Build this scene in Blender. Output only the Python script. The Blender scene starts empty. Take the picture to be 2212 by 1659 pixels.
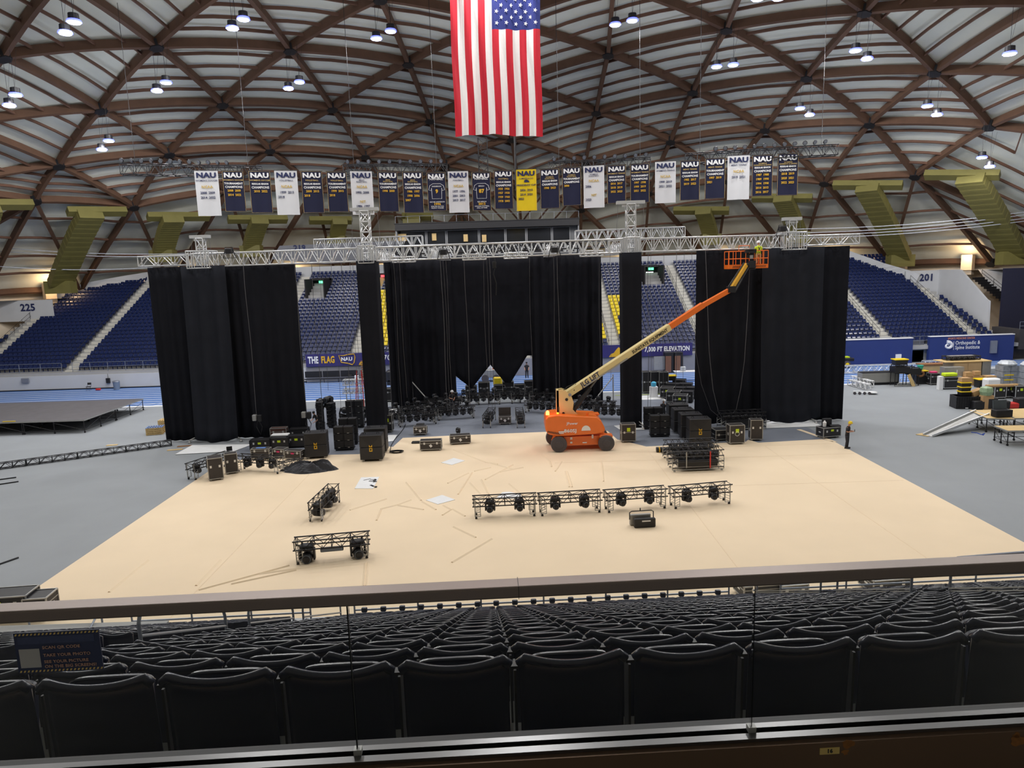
import bpy, math, random
import numpy as np
from mathutils import Vector, Matrix
random.seed(7)
PI = math.pi
SC = bpy.context.scene
COL = SC.collection
# ---------------------------------------------------------------- camera
IW, IH, FPX = 2212.0, 1659.0, 1534.0
EYE = np.array([0.0, 0.0, 12.0])
_p, _r = math.radians(9.25), math.radians(1.8)
_fw = np.array([0, math.cos(_p), -math.sin(_p)])
_r0 = np.array([1.0, 0, 0]); _u0 = np.cross(_r0, _fw)
_rt = _r0 * math.cos(_r) - _u0 * math.sin(_r)
_up = _u0 * math.cos(_r) + _r0 * math.sin(_r)
cd = bpy.data.cameras.new('camera')
cd.sensor_fit = 'HORIZONTAL'; cd.sensor_width = 36.0; cd.lens = FPX / IW * 36.0
cd.clip_start = 0.1; cd.clip_end = 600
cam = bpy.data.objects.new('camera', cd); COL.objects.link(cam)
cam.matrix_world = Matrix(((_rt[0], _up[0], -_fw[0], 0), (_rt[1], _up[1], -_fw[1], 0), (_rt[2], _up[2], -_fw[2], 12.0), (0, 0, 0, 1)))
SC.camera = cam
# ---------------------------------------------------------------- world, exposure
w = bpy.data.worlds.new('world'); SC.world = w; w.use_nodes = True
w.node_tree.nodes['Background'].inputs[0].default_value = (0.5, 0.55, 0.65, 1)
w.node_tree.nodes['Background'].inputs[1].default_value = 0.05
vs = SC.view_settings
SC.display_settings.display_device = 'sRGB'
vs.view_transform = 'Standard'; vs.look = 'None'; vs.gamma = 1.0; vs.use_curve_mapping = False
vs.exposure = 0.0
try:
    SC.cycles.use_denoising = True
    SC.cycles.max_bounces = 7; SC.cycles.diffuse_bounces = 5; SC.cycles.glossy_bounces = 3
    SC.cycles.transparent_max_bounces = 12; SC.cycles.caustics_reflective = False
    SC.cycles.caustics_refractive = False; SC.cycles.sample_clamp_indirect = 6
except Exception:
    pass
# ---------------------------------------------------------------- pixel helpers (frame 2212 x 1659)
def ray(x, y):
    d = _fw * FPX + _rt * (x - IW / 2) - _up * (y - IH / 2)
    return d / np.linalg.norm(d)
def G(x, y, z=0.0):
    d = ray(x, y); return EYE + d * ((z - 12) / d[2])
def V(x, y, Y):
    d = ray(x, y); return EYE + d * (Y / d[1])
def PR(P):
    v = np.asarray(P, float) - EYE; z = v @ _fw
    return (IW / 2 + FPX * (v @ _rt) / z, IH / 2 - FPX * (v @ _up) / z, z)
# dome: sphere cap over the arena
DC = np.array([0.0, 46.0]); DRB, DZ0, DAP = 80.0, 10.5, 37.0
DR = (DRB ** 2 + (DAP - DZ0) ** 2) / (2 * (DAP - DZ0)); DO = np.array([0, 46.0, DAP - DR])
def S(x, y, drop=0.0):
    d = ray(x, y); o = EYE - DO; R = DR - drop; b = o @ d
    return EYE + d * (-b + math.sqrt(b * b - (o @ o - R * R)))
def dome_z(x, y, drop=0.0):
    R = DR - drop
    q = R * R - x * x - (y - 46.0) ** 2
    return DO[2] + math.sqrt(max(q, 1))
# ---------------------------------------------------------------- materials
def s2l(c):
    c = c / 255.0
    return c / 12.92 if c <= 0.04045 else ((c + 0.055) / 1.055) ** 2.4
def rgb(r, g, b): return (s2l(r), s2l(g), s2l(b), 1)
MATS = {}
def mat(name, col, rough=0.6, metal=0.0, var=0.12, scale=3.0, bump=0.0, emit=None, es=0.0, spec=0.5, trans=0.0, dist=0.0, coat=0.0, alpha=1.0, detail=3.0):
    if name in MATS: return MATS[name]
    m = bpy.data.materials.new(name); m.use_nodes = True
    nt = m.node_tree; N = nt.nodes; L = nt.links; b = N['Principled BSDF']
    b.inputs['Roughness'].default_value = rough; b.inputs['Metallic'].default_value = metal
    b.inputs['Specular IOR Level'].default_value = spec
    b.inputs['Base Color'].default_value = col
    if coat: b.inputs['Coat Weight'].default_value = coat
    if trans: b.inputs['Transmission Weight'].default_value = trans
    if alpha < 1: b.inputs['Alpha'].default_value = alpha
    if emit:
        b.inputs['Emission Color'].default_value = emit; b.inputs['Emission Strength'].default_value = es
    if var > 0 or bump > 0:
        tc = N.new('ShaderNodeTexCoord'); nz = N.new('ShaderNodeTexNoise')
        nz.inputs['Scale'].default_value = scale; nz.inputs['Detail'].default_value = detail; nz.inputs['Distortion'].default_value = dist
        L.new(tc.outputs['Object'], nz.inputs['Vector'])
        if var > 0:
            mx = N.new('ShaderNodeMix'); mx.data_type = 'RGBA'
            lo = tuple(c * (1 - var) for c in col[:3]) + (1,); hi = tuple(min(1, c * (1 + var)) for c in col[:3]) + (1,)
            mx.inputs[6].default_value = lo; mx.inputs[7].default_value = hi
            L.new(nz.outputs['Fac'], mx.inputs[0]); L.new(mx.outputs[2], b.inputs['Base Color'])
        if bump > 0:
            bp = N.new('ShaderNodeBump'); bp.inputs['Strength'].default_value = bump; bp.inputs['Distance'].default_value = 0.05
            L.new(nz.outputs['Fac'], bp.inputs['Height']); L.new(bp.outputs['Normal'], b.inputs['Normal'])
    MATS[name] = m; return m
M = dict(
 grey_floor=mat('grey_floor', rgb(146, 151, 156), .75, var=.10, scale=.35, detail=6, dist=.6),
 tan=mat('tan_paper', rgb(240, 219, 188), .85, var=.05, scale=.5, detail=7, bump=.3),
 slate=mat('slate_floor', rgb(122, 128, 140), .6, var=.14, scale=.8, detail=6, dist=1),
 blue_track=mat('blue_track', rgb(88, 124, 184), .75, var=.08, scale=.6),
 line_white=mat('line_white', rgb(225, 228, 232), .7, var=.05),
 deck=mat('dome_deck', rgb(222, 226, 216), .9, var=.16, scale=.25, detail=7, dist=.5),
 glulam=mat('glulam_wood', rgb(92, 66, 50), .75, var=.3, scale=1.2, detail=5),
 purlin=mat('purlin_wood', rgb(96, 68, 54), .75, var=.25, scale=1.5, detail=5),
 steel_dark=mat('dark_steel', rgb(36, 36, 40), .5, metal=.3, var=.2),
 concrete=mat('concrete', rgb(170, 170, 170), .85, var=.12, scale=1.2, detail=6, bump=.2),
 stair=mat('stair_concrete', rgb(208, 206, 198), .85, var=.1, scale=2, detail=5),
 white_wall=mat('white_wall', rgb(196, 199, 204), .8, var=.06, scale=.6),
 cream=mat('cream_wall', rgb(214, 200, 180), .8, var=.08, scale=.4),
 navy_wall=mat('navy_wall', rgb(38, 56, 118), .6, var=.08, scale=.8),
 purple=mat('purple_vinyl', rgb(48, 44, 108), .55, var=.12, scale=1.2),
 duct=mat('olive_duct', rgb(112, 107, 58), .6, var=.2, scale=1.0, detail=5, bump=.2),
 rail=mat('rail_steel', rgb(150, 156, 168), .4, metal=.6, var=.1),
 alu=mat('aluminium', rgb(214, 216, 218), .35, metal=.55, var=.08, scale=6),
 alu_dull=mat('dull_aluminium', rgb(168, 168, 166), .45, metal=.5, var=.12, scale=6),
 black_paint=mat('black_paint', rgb(34, 34, 38), .45, metal=.2, var=.2, scale=5),
 black_plastic=mat('black_plastic', rgb(28, 28, 32), .5, var=.2, scale=5),
 drape=mat('black_drape', rgb(27, 28, 34), .95, var=.25, scale=1.0, spec=.15, bump=.3),
 drape2=mat('charcoal_drape', rgb(36, 38, 45), .95, var=.25, scale=1.0, spec=.15, bump=.3),
 cable=mat('grey_cable', rgb(96, 96, 100), .5, var=.1),
 cable_black=mat('black_cable', rgb(16, 16, 18), .5, var=.1),
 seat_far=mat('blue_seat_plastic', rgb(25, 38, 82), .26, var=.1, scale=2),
 seat_yel=mat('yellow_seat_plastic', rgb(232, 206, 20), .4, var=.06, scale=2),
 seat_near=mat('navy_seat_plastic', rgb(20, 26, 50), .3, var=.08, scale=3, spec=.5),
 white=mat('white', rgb(235, 236, 238), .7, var=.04),
 ply_white=mat('white_board', rgb(236, 238, 240), .7, var=.06, scale=2.5),
 wood=mat('plywood', rgb(214, 184, 128), .7, var=.14, scale=3, detail=5),
 wood_dark=mat('brown_wood', rgb(140, 98, 62), .65, var=.2, scale=3, detail=5),
 orange=mat('orange_paint', rgb(238, 116, 34), .4, var=.07, scale=2, coat=.3),
 lift_cream=mat('lift_cream', rgb(226, 206, 148), .45, var=.06, scale=2, coat=.2),
 lift_yellow=mat('lift_yellow', rgb(226, 170, 54), .45, var=.07, coat=.2),
 tyre=mat('tyre_rubber', rgb(80, 76, 80), .85, var=.15, scale=8),
 case_brown=mat('case_laminate', rgb(54, 50, 50), .5, var=.15, scale=6),
 case_black=mat('case_black', rgb(34, 34, 38), .5, var=.2, scale=6),
 yellow=mat('yellow_plastic', rgb(240, 206, 20), .4, var=.05),
 lime=mat('lime_tape', rgb(206, 232, 40), .5, var=.05),
 pink=mat('pink_tape', rgb(226, 60, 120), .5, var=.05),
 red=mat('red_paint', rgb(208, 50, 44), .45, var=.08),
 cardboard=mat('cardboard', rgb(196, 158, 112), .85, var=.1, scale=4),
 skin=mat('skin', rgb(196, 144, 116), .55, var=.06, scale=10),
 hivis=mat('hi_vis', rgb(206, 232, 30), .7, var=.08, scale=6),
 cloth_dark=mat('dark_cloth', rgb(44, 44, 50), .9, var=.15, scale=9),
 green=mat('green_paint', rgb(40, 110, 50), .45, var=.08),
 gold_text=mat('gold_text', rgb(224, 176, 40), .6, var=0),
 tan_text=mat('tan_text', rgb(206, 178, 106), .6, var=0),
 white_text=mat('white_text', rgb(232, 234, 238), .6, var=0),
 navy_text=mat('navy_text', rgb(24, 36, 84), .6, var=0),
 ban_navy=mat('banner_navy', rgb(13, 19, 56), .75, var=.12, scale=1.2),
 ban_white=mat('banner_white', rgb(222, 224, 230), .75, var=.04, scale=1.2),
 ban_yel=mat('banner_yellow', rgb(236, 206, 20), .75, var=.05, scale=1.2),
 flag_red=mat('flag_red', rgb(196, 26, 48), .8, var=.05, scale=4),
 flag_white=mat('flag_white', rgb(232, 230, 232), .8, var=.03, scale=4),
 flag_blue=mat('flag_blue', rgb(36, 48, 122), .8, var=.07, scale=4),
 lamp_glow=mat('lamp_glow', (.9, .92, 1, 1), .5, var=0, emit=(.45, .48, 1, 1), es=14),
 lamp_ring=mat('lamp_ring', (.2, .25, .9, 1), .4, var=0, emit=(.10, .12, 1, 1), es=3.0),
 glow_warm=mat('warm_glow', (1, .7, .4, 1), .5, var=0, emit=(1, .62, .3, 1), es=6),
 glow_green=mat('exit_green', (.1, 1, .4, 1), .5, var=0, emit=(.1, 1, .35, 1), es=2.2),
 glow_red=mat('exit_red', (1, .1, .1, 1), .5, var=0, emit=(1, .06, .08, 1), es=2.2),
 glow_door=mat('lit_doorway', (1, 1, 1, 1), .5, var=0, emit=(.95, 1, 1, 1), es=1.6),
 beacon=mat('beacon_red', (1, .1, .05, 1), .4, var=0, emit=(1, .12, .03, 1), es=9),
 amber=mat('amber_lamp', (1, .5, .05, 1), .4, var=0, emit=(1, .45, .03, 1), es=3),
 bronze_rail=mat('brushed_steel_rail', rgb(128, 116, 110), .45, metal=.85, var=.08, scale=2),
 chrome=mat('chrome', rgb(124, 124, 126), .3, metal=1.0, var=.03),
 ledge=mat('brown_metal_ledge', rgb(112, 88, 70), .42, metal=.6, var=.2, scale=2.2, detail=5),
 rubber=mat('black_rubber', rgb(14, 14, 16), .6, var=.1),
 lens=mat('lens_glass', rgb(90, 100, 116), .12, metal=.4, var=0),
 window=mat('dark_window', rgb(38, 40, 44), .15, metal=.1, var=.3, scale=.8),
)
def glass_mat():
    m = bpy.data.materials.new('clear_glass'); m.use_nodes = True
    nt = m.node_tree; N = nt.nodes; L = nt.links
    for n in list(N): N.remove(n)
    o = N.new('ShaderNodeOutputMaterial'); mx = N.new('ShaderNodeMixShader'); t = N.new('ShaderNodeBsdfTransparent'); g = N.new('ShaderNodeBsdfGlossy')
    t.inputs[0].default_value = (.975, .985, .98, 1); g.inputs['Roughness'].default_value = .02
    f = N.new('ShaderNodeFresnel'); f.inputs['IOR'].default_value = 1.28
    L.new(f.outputs[0], mx.inputs[0]); L.new(t.outputs[0], mx.inputs[1]); L.new(g.outputs[0], mx.inputs[2]); L.new(mx.outputs[0], o.inputs[0])
    return m
M['glass'] = glass_mat()
# ---------------------------------------------------------------- mesh builder
class MB:
    def __init__(s): s.v = []; s.f = []; s.mi = []; s.cur = 0
    def add(s, v, f):
        n = len(s.v); s.v += [tuple(map(float, q)) for q in v]; s.f += [tuple(i + n for i in q) for q in f]; s.mi += [s.cur] * len(f); return s
    def box(s, c, d, rz=0.0, R=None):
        hx, hy, hz = d[0] / 2, d[1] / 2, d[2] / 2
        P = [(x, y, z) for x in (-hx, hx) for y in (-hy, hy) for z in (-hz, hz)]
        if R is not None: P = [tuple(R @ Vector(q)) for q in P]
        elif rz: a, b = math.cos(rz), math.sin(rz); P = [(x * a - y * b, x * b + y * a, z) for x, y, z in P]
        P = [(x + c[0], y + c[1], z + c[2]) for x, y, z in P]
        return s.add(P, [(0, 1, 3, 2), (4, 6, 7, 5), (0, 4, 5, 1), (2, 3, 7, 6), (0, 2, 6, 4), (1, 5, 7, 3)])
    def bb(s, x0, x1, y0, y1, z0, z1): return s.box(((x0 + x1) / 2, (y0 + y1) / 2, (z0 + z1) / 2), (x1 - x0, y1 - y0, z1 - z0))
    def bev(s, c, d, b=.03, rz=0.0):
        """box with chamfered vertical and top edges"""
        hx, hy, hz = d[0] / 2, d[1] / 2, d[2] / 2
        def ring(i, z): return [(-hx + i, -hy + b, z), (-hx + b, -hy + i, z), (hx - b, -hy + i, z), (hx - i, -hy + b, z), (hx - i, hy - b, z), (hx - b, hy - i, z), (-hx + b, hy - i, z), (-hx + i, hy - b, z)]
        P = ring(b * .7, -hz) + ring(0, -hz + b * .7) + ring(0, hz - b * .7) + ring(b * .7, hz)
        a, e = math.cos(rz), math.sin(rz)
        P = [(x * a - y * e + c[0], x * e + y * a + c[1], z + c[2]) for x, y, z in P]
        F = [tuple(range(7, -1, -1)), tuple(range(24, 32))]
        for k in range(3):
            for i in range(8): F.append((k * 8 + i, k * 8 + (i + 1) % 8, k * 8 + 8 + (i + 1) % 8, k * 8 + 8 + i))
        return s.add(P, F)
    def bar(s, p, q, r, n=6, r2=None):
        p = Vector(p); q = Vector(q); d = q - p
        if d.length < 1e-6: return s
        z = d.normalized(); x = z.orthogonal().normalized(); y = z.cross(x); r2 = r if r2 is None else r2
        P = []
        for c, rr in ((p, r), (q, r2)):
            for i in range(n):
                a = 2 * PI * (i + .5) / n; P.append(c + x * math.cos(a) * rr + y * math.sin(a) * rr)
        F = [tuple(range(n - 1, -1, -1)), tuple(range(n, 2 * n))] + [(i, (i + 1) % n, n + (i + 1) % n, n + i) for i in range(n)]
        return s.add(P, F)
    def beam(s, p, q, w, h, up=(0, 0, 1)):
        """rectangular bar, w across, h along up"""
        p = Vector(p); q = Vector(q); d = (q - p).normalized(); u = Vector(up); x = d.cross(u)
        if x.length < 1e-4: x = d.orthogonal()
        x.normalize(); u = x.cross(d).normalized(); P = []
        for c in (p, q):
            for a, b in ((-1, -1), (1, -1), (1, 1), (-1, 1)): P.append(c + x * a * w / 2 + u * b * h / 2)
        return s.add(P, [(0, 3, 2, 1), (4, 5, 6, 7), (0, 1, 5, 4), (1, 2, 6, 5), (2, 3, 7, 6), (3, 0, 4, 7)])
    def tube(s, pts, r, n=6, closed=False):
        pts = [Vector(p) for p in pts]; m = len(pts); P = []; x = None
        for i, p in enumerate(pts):
            a = pts[(i - 1) % m] if (i or closed) else p; b = pts[(i + 1) % m] if (i < m - 1 or closed) else p
            d = (b - a).normalized()
            x = d.orthogonal().normalized() if x is None else (x - d * x.dot(d)).normalized()
            y = d.cross(x); rr = r[i] if isinstance(r, (list, tuple)) else r
            for k in range(n): t = 2 * PI * k / n; P.append(p + x * math.cos(t) * rr + y * math.sin(t) * rr)
        F = []
        for i in range(m if closed else m - 1):
            j = (i + 1) % m
            for k in range(n): F.append((i * n + k, i * n + (k + 1) % n, j * n + (k + 1) % n, j * n + k))
        if not closed: F += [tuple(range(n - 1, -1, -1)), tuple(range((m - 1) * n, m * n))]
        return s.add(P, F)
    def poly(s, pts, th, nrm):
        """flat polygon with thickness th along nrm"""
        nrm = Vector(nrm).normalized(); n = len(pts); A = [Vector(p) for p in pts]
        return s.add(A + [p + nrm * th for p in A], [tuple(range(n - 1, -1, -1)), tuple(range(n, 2 * n))] + [(i, (i + 1) % n, n + (i + 1) % n, n + i) for i in range(n)])
    def lathe(s, prof, c=(0, 0, 0), n=14, ax='z'):
        P = []
        for r, h in prof:
            for i in range(n):
                a = 2 * PI * i / n; x, y, z = r * math.cos(a), r * math.sin(a), h
                if ax == 'y': x, y, z = x, z, y
                if ax == 'x': x, y, z = z, x, y
                P.append((x + c[0], y + c[1], z + c[2]))
        m = len(prof); F = [(k * n + i, k * n + (i + 1) % n, (k + 1) * n + (i + 1) % n, (k + 1) * n + i) for k in range(m - 1) for i in range(n)]
        F += [tuple(range(n - 1, -1, -1)), tuple(range((m - 1) * n, m * n))]
        return s.add(P, F)
    def grid(s, f, nu, nv):
        P = [f(i / nu, j / nv) for j in range(nv + 1) for i in range(nu + 1)]
        return s.add(P, [(j * (nu + 1) + i, j * (nu + 1) + i + 1, (j + 1) * (nu + 1) + i + 1, (j + 1) * (nu + 1) + i) for j in range(nv) for i in range(nu)])
    def build(s, name, m, parent=None, org=None, smooth=False, label=None):
        me = bpy.data.meshes.new(name)
        v = s.v if org is None else [(x - org[0], y - org[1], z - org[2]) for x, y, z in s.v]
        me.from_pydata(v, [], s.f)
        ms = m if isinstance(m, (list, tuple)) else [m]
        for q in ms: me.materials.append(M[q] if isinstance(q, str) else q)
        if len(ms) > 1: me.polygons.foreach_set('material_index', s.mi)
        if smooth: me.polygons.foreach_set('use_smooth', [True] * len(me.polygons))
        me.update()
        o = bpy.data.objects.new(name, me); COL.objects.link(o)
        if parent is not None: o.parent = parent
        elif org is not None: o.location = org
        if label: o['label'] = label
        return o
def tag(o, label=None, cat=None, group=None, kind=None):
    if label: o['label'] = label
    if cat: o['category'] = cat
    if group: o['group'] = group
    if kind: o['kind'] = kind
    return o
def thing(name, label, cat, loc=(0, 0, 0), rz=0.0, group=None, kind=None):
    o = bpy.data.objects.new(name, None); COL.objects.link(o); o.empty_display_size = .1
    o.location = tuple(float(q) for q in loc); o.rotation_euler = (0, 0, rz)
    return tag(o, label, cat, group, kind)
def struct(name, mb, m, smooth=False): return tag(mb.build(name, m, smooth=smooth), kind='structure')
KIDS = {}
def dup(root, loc, rz=0.0, label=None, group=None):
    def cp(o, par):
        c = o.copy(); COL.objects.link(c)
        if par is not None: c.parent = par
        for ch in KIDS.setdefault(o.name, [k for k in o.children]): cp(ch, c)
        return c
    r = cp(root, None); r.location = tuple(float(q) for q in loc); r.rotation_euler = (0, 0, rz)
    if label: r['label'] = label
    if group: r['group'] = group
    return r
def text(name, s, m, parent, org, xd, yd, size, align='CENTER', bold=.02, sx=1.0, ext=.004, pin=None):
    """lettering lying in the plane of xd, yd"""
    c = bpy.data.curves.new(name, 'FONT'); c.body = s; c.size = size; c.align_x = align; c.align_y = 'CENTER'
    c.extrude = ext; c.offset = bold * size; c.resolution_u = 2; c.space_line = .92; c.space_character = 1.04
    c.materials.append(M[m] if isinstance(m, str) else m)
    o = bpy.data.objects.new(name, c); COL.objects.link(o)
    x = Vector(xd).normalized(); y = Vector(yd); y = (y - x * y.dot(x)).normalized(); z = x.cross(y)
    mt = Matrix(((x[0] * sx, y[0], z[0], org[0]), (x[1] * sx, y[1], z[1], org[1]), (x[2] * sx, y[2], z[2], org[2]), (0, 0, 0, 1)))
    if parent is not None: o.parent = parent
    o.matrix_local = mt
    return o
def truss(name, label, p, q, w, h, mname, bay=1.0, r=.035, rb=.018, group=None, cat='truss', up=(0, 0, 1), n=5):
    """box truss between p and q (centre line)"""
    p = Vector(p); q = Vector(q); d = (q - p); L = d.length; d.normalize(); u = Vector(up); x = d.cross(u).normalized(); u = x.cross(d)
    root = thing(name, label, cat, p, group=group)
    C = [x * a * w / 2 + u * b * h / 2 for a, b in ((-1, -1), (1, -1), (1, 1), (-1, 1))]
    a = MB()
    for c in C: a.bar(p + c, q + c, r, n)
    a.build('chords', mname, root, p)
    b = MB(); nb = max(1, int(round(L / bay)))
    for i in range(nb + 1):
        t = p + d * (L * i / nb)
        for k in range(4): b.bar(t + C[k], t + C[(k + 1) % 4], rb * 1.15, 4)
    for i in range(nb):
        t0 = p + d * (L * i / nb); t1 = p + d * (L * (i + .5) / nb); t2 = p + d * (L * (i + 1) / nb)
        for k in (0, 1, 2, 3):
            k2 = (k + 1) % 4
            if k in (1, 3): b.bar(t0 + C[k if k == 1 else k2], t1 + C[k2 if k == 1 else k], rb, 4); b.bar(t1 + C[k2 if k == 1 else k], t2 + C[k if k == 1 else k2], rb, 4)
            else: b.bar(t0 + C[k], t2 + C[k2], rb, 4)
    b.build('bracing', mname, root, p)
    return root
# ================================================================ lamps of the dome
LAMPS = [(160, 48), (141, 72), (20, 229), (34, 206), (235, 305), (220, 324), (339, 197), (359, 179), (502, 62), (526, 42), (623, 192), (647, 178), (813, 84), (844, 68),
 (1078, 130), (1107, 119), (1329, 54), (1366, 45), (1548, 145), (1584, 141), (1637, -2), (1682, -3), (1728, 235), (1749, 249), (1848, 110), (1873, 128), (2003, 230), (2024, 249), (2121, 341), (2138, 361), (2181, 117)]
def spot(name, loc, power, col=(1, .965, .93), size=.35, cone=178, blend=.12, rot=None):
    l = bpy.data.lights.new(name, 'SPOT'); l.energy = power; l.color = col; l.shadow_soft_size = size
    l.spot_size = math.radians(cone); l.spot_blend = blend
    o = bpy.data.objects.new(name, l); COL.objects.link(o); o.location = loc
    if rot: o.rotation_euler = rot
    return o
LP = 2500
def deck_fill(loc):  # added point fill below the lamps, brightens the dome deck from underneath
    l = bpy.data.lights.new('deck_fill_light', 'POINT'); l.energy = 330; l.color = (.96, .98, 1); l.shadow_soft_size = .6
    o = bpy.data.objects.new('deck_fill_light', l); COL.objects.link(o); o.location = loc
lamp0 = thing('pendant_lamp', 'x', 'lamp')
a = MB(); a.lathe([(.16, .62), (.34, .56), (.36, .2), (.3, .16)], n=12); a.build('housing', 'steel_dark', lamp0)
a = MB(); a.lathe([(.42, .16), (.46, .12), (.5, .0), (.44, -.01)], n=14); a.build('reflector', 'lamp_ring', lamp0)
a = MB(); a.lathe([(.40, -.015), (.40, -.07)], n=14); a.build('lens', 'lamp_glow', lamp0)
a = MB(); a.bar((0, 0, .6), (0, 0, 3.4), .016, 4); a.bar((0, 0, .6), (.5, 0, 3.4), .01, 4); a.build('suspension_wire', 'steel_dark', lamp0)
NTHIRD = ['in the pair at the far left edge of the roof', '', '']
for i, (x, y) in enumerate(LAMPS):
    p = S(x, y, 3.6)
    col = 'left' if x < 900 else ('behind the flag' if x < 1150 else 'right')
    row = 'top' if y < 135 else ('middle' if y < 260 else 'lowest')
    k = sum(1 for (u, v) in LAMPS if (u < 900) == (x < 900) and (u < 1150) == (x < 1150) and ('top' if v < 135 else ('middle' if v < 260 else 'lowest')) == row and u < x)
    ordn = ['first', 'second', 'third', 'fourth', 'fifth', 'sixth', 'seventh', 'eighth', 'ninth', 'tenth'][k]
    place = 'right behind the flag' if 900 < x < 1150 else 'in the %s row %s of the flag' % (row, col)
    lab = 'glowing bluish round high-bay lamp, %s from left %s' % (ordn, place)
    o = lamp0 if i == 0 else dup(lamp0, p)
    o.location = tuple(p); tag(o, lab, 'lamp', 'high-bay lamps hanging from the dome')
    spot('lamp_light', (p[0], p[1], p[2] - .15), LP)
    if i % 2 == 0: deck_fill((p[0], p[1], p[2] - .6))
# the rest of the roof's lamps, behind and above the camera
for (x, y) in [(-40, 32), (-28, 28), (-14, 36), (0, 30), (14, 36), (28, 28), (40, 32), (-48, 52), (48, 52), (0, 48), (-14, 48), (14, 48), (-30, 42), (30, 42)]:
    spot('lamp_light', (x, y, dome_z(x, y, 3.8)), LP); deck_fill((x, y, dome_z(x, y, 4.4)))
# warm wall washers on the concourse ring behind the far stand
for x in (-60, -48, -34, -20, -8, 6, 20, 34, 48, 60):
    yy = 46 + math.sqrt(77.0 ** 2 - x * x)
    l = bpy.data.lights.new('concourse_light', 'POINT'); l.energy = 300; l.color = (1, .66, .36); l.shadow_soft_size = .3
    o = bpy.data.objects.new('concourse_light', l); COL.objects.link(o); o.location = (x, yy, 11.7)
# ================================================================ dome
NODES = {(0, 0): (1102, 181), (1, 0): (1288, 239), (2, 0): (1449, 302), (-1, 0): (881, 133), (-2, 0): (625, 103), (-3, 0): (336, 95), (-4, 0): (5, 118), (0, 1): (928, 256), (0, 2): (788, 334), (0, -1): (1314, 113), (0, -2): (1570, 58), (0, -3): (1869, 20), (1, 1): (1105, 297), (-1, 1): (717, 231), (-2, 1): (479, 221), (-3, 1): (216, 233), (-1, 2): (582, 321), (-2, 2): (364, 329), (-3, 2): (125, 354), (1, -1): (1497, 194), (1, -2): (1743, 163), (1, -3): (2020, 151), (2, -1): (1653, 276), (2, -2): (1879, 264), (2, -3): (2138, 269), (3, -2): (1977, 377), (3, -1): (1781, 392), (-2, 3): (288, 444), (-3, 3): (75, 431), (1, 2): (961, 353)}
P3 = {k: S(*v) for k, v in NODES.items()}
A_ = []; BX = []; BY = []
def basis(a, b): return [1, a, b, a * a, a * b, b * b]
for (a, b), q in P3.items():
    A_.append(basis(a, b)); BX.append(q[0]); BY.append(q[1])
CXf = np.linalg.lstsq(np.array(A_), np.array(BX), rcond=None)[0]; CYf = np.linalg.lstsq(np.array(A_), np.array(BY), rcond=None)[0]
for a in range(-8, 9):
    for b in range(-8, 9):
        if (a, b) in P3: continue
        x = float(np.dot(basis(a, b), CXf)); y = float(np.dot(basis(a, b), CYf))
        if math.hypot(x, y - 46) > 76 or y < 8: continue
        rr = math.hypot(x, y - 46)
        if rr > 66.5: x *= 79.5 / rr; y = 46 + (y - 46) * 79.5 / rr
        P3[(a, b)] = np.array([x, y, dome_z(x, y)])
def outv(p): q = Vector(p) - Vector(DO); return q.normalized()
def arcbeam(mb, p, q, w, h, bow, n=4, drop=0.0):
    p = Vector(p); q = Vector(q)
    pts = []
    for i in range(n + 1):
        t = i / n; c = p.lerp(q, t); u = outv(c); pts.append((c + u * (bow * 4 * t * (1 - t) - drop), u))
    d = (q - p).normalized(); P = []
    for c, u in pts:
        x = d.cross(u).normalized()
        for a, b in ((-1, -1), (1, -1), (1, 1), (-1, 1)): P.append(c + x * a * w / 2 + u * b * h / 2)
    F = [(0, 3, 2, 1), (n * 4, n * 4 + 1, n * 4 + 2, n * 4 + 3)]
    for i in range(n):
        for k in range(4): F.append((i * 4 + k, i * 4 + (k + 1) % 4, i * 4 + 4 + (k + 1) % 4, i * 4 + 4 + k))
    mb.add(P, F)
lines = {}
for (a, b) in P3:
    for fam, (da, db) in enumerate(((1, 0), (0, 1), (1, 1))):
        n2 = (a + da, b + db)
        if n2 not in P3: continue
        L_ = (Vector(P3[n2]) - Vector(P3[(a, b)])).length
        if L_ < 1.5 or L_ > 27: continue
        key = (fam, b if fam == 0 else (a if fam == 1 else a - b))
        lines.setdefault(key, []).append((P3[(a, b)], P3[n2]))
for key, segs in sorted(lines.items()):
    mb = MB()
    for p, q in segs: arcbeam(mb, p, q, .38, .78, .24, 5)
    struct('ceiling_beam', mb, 'glulam')
hub = MB()
for k, p in P3.items():
    u = outv(p); hub.bar(Vector(p) - u * .46, Vector(p) + u * .2, .62, 6)
struct('ceiling_hubs', hub, 'steel_dark')
bands = {}
for (a, b) in P3:
    for tri in (((a, b), (a + 1, b), (a + 1, b + 1)), ((a, b), (a, b + 1), (a + 1, b + 1))):
        if not all(t in P3 for t in tri): continue
        ca = sum(t[0] for t in tri) / 3; cb = sum(t[1] for t in tri) / 3
        fam = 2 if (ca < -3 or cb < -3) else (0 if ca < cb else 1)
        v = [Vector(P3[t]) for t in tri]
        e = {(1, 0): None}
        # edge of the triangle along the family direction, and the opposite apex
        dirs = {0: (1, 0), 1: (0, 1), 2: (1, 1)}[fam]
        pr = None
        for i in range(3):
            for j in range(3):
                if (tri[j][0] - tri[i][0], tri[j][1] - tri[i][1]) == dirs: pr = (i, j)
        if pr is None: continue
        k = 3 - pr[0] - pr[1]
        mb = bands.setdefault((fam, b if fam == 0 else a), MB())
        for s_ in range(1, 5):
            t = s_ / 5
            arcbeam(mb, v[k].lerp(v[pr[0]], t), v[k].lerp(v[pr[1]], t), .13, .28, .26 * t, 3, drop=-.30)
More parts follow.
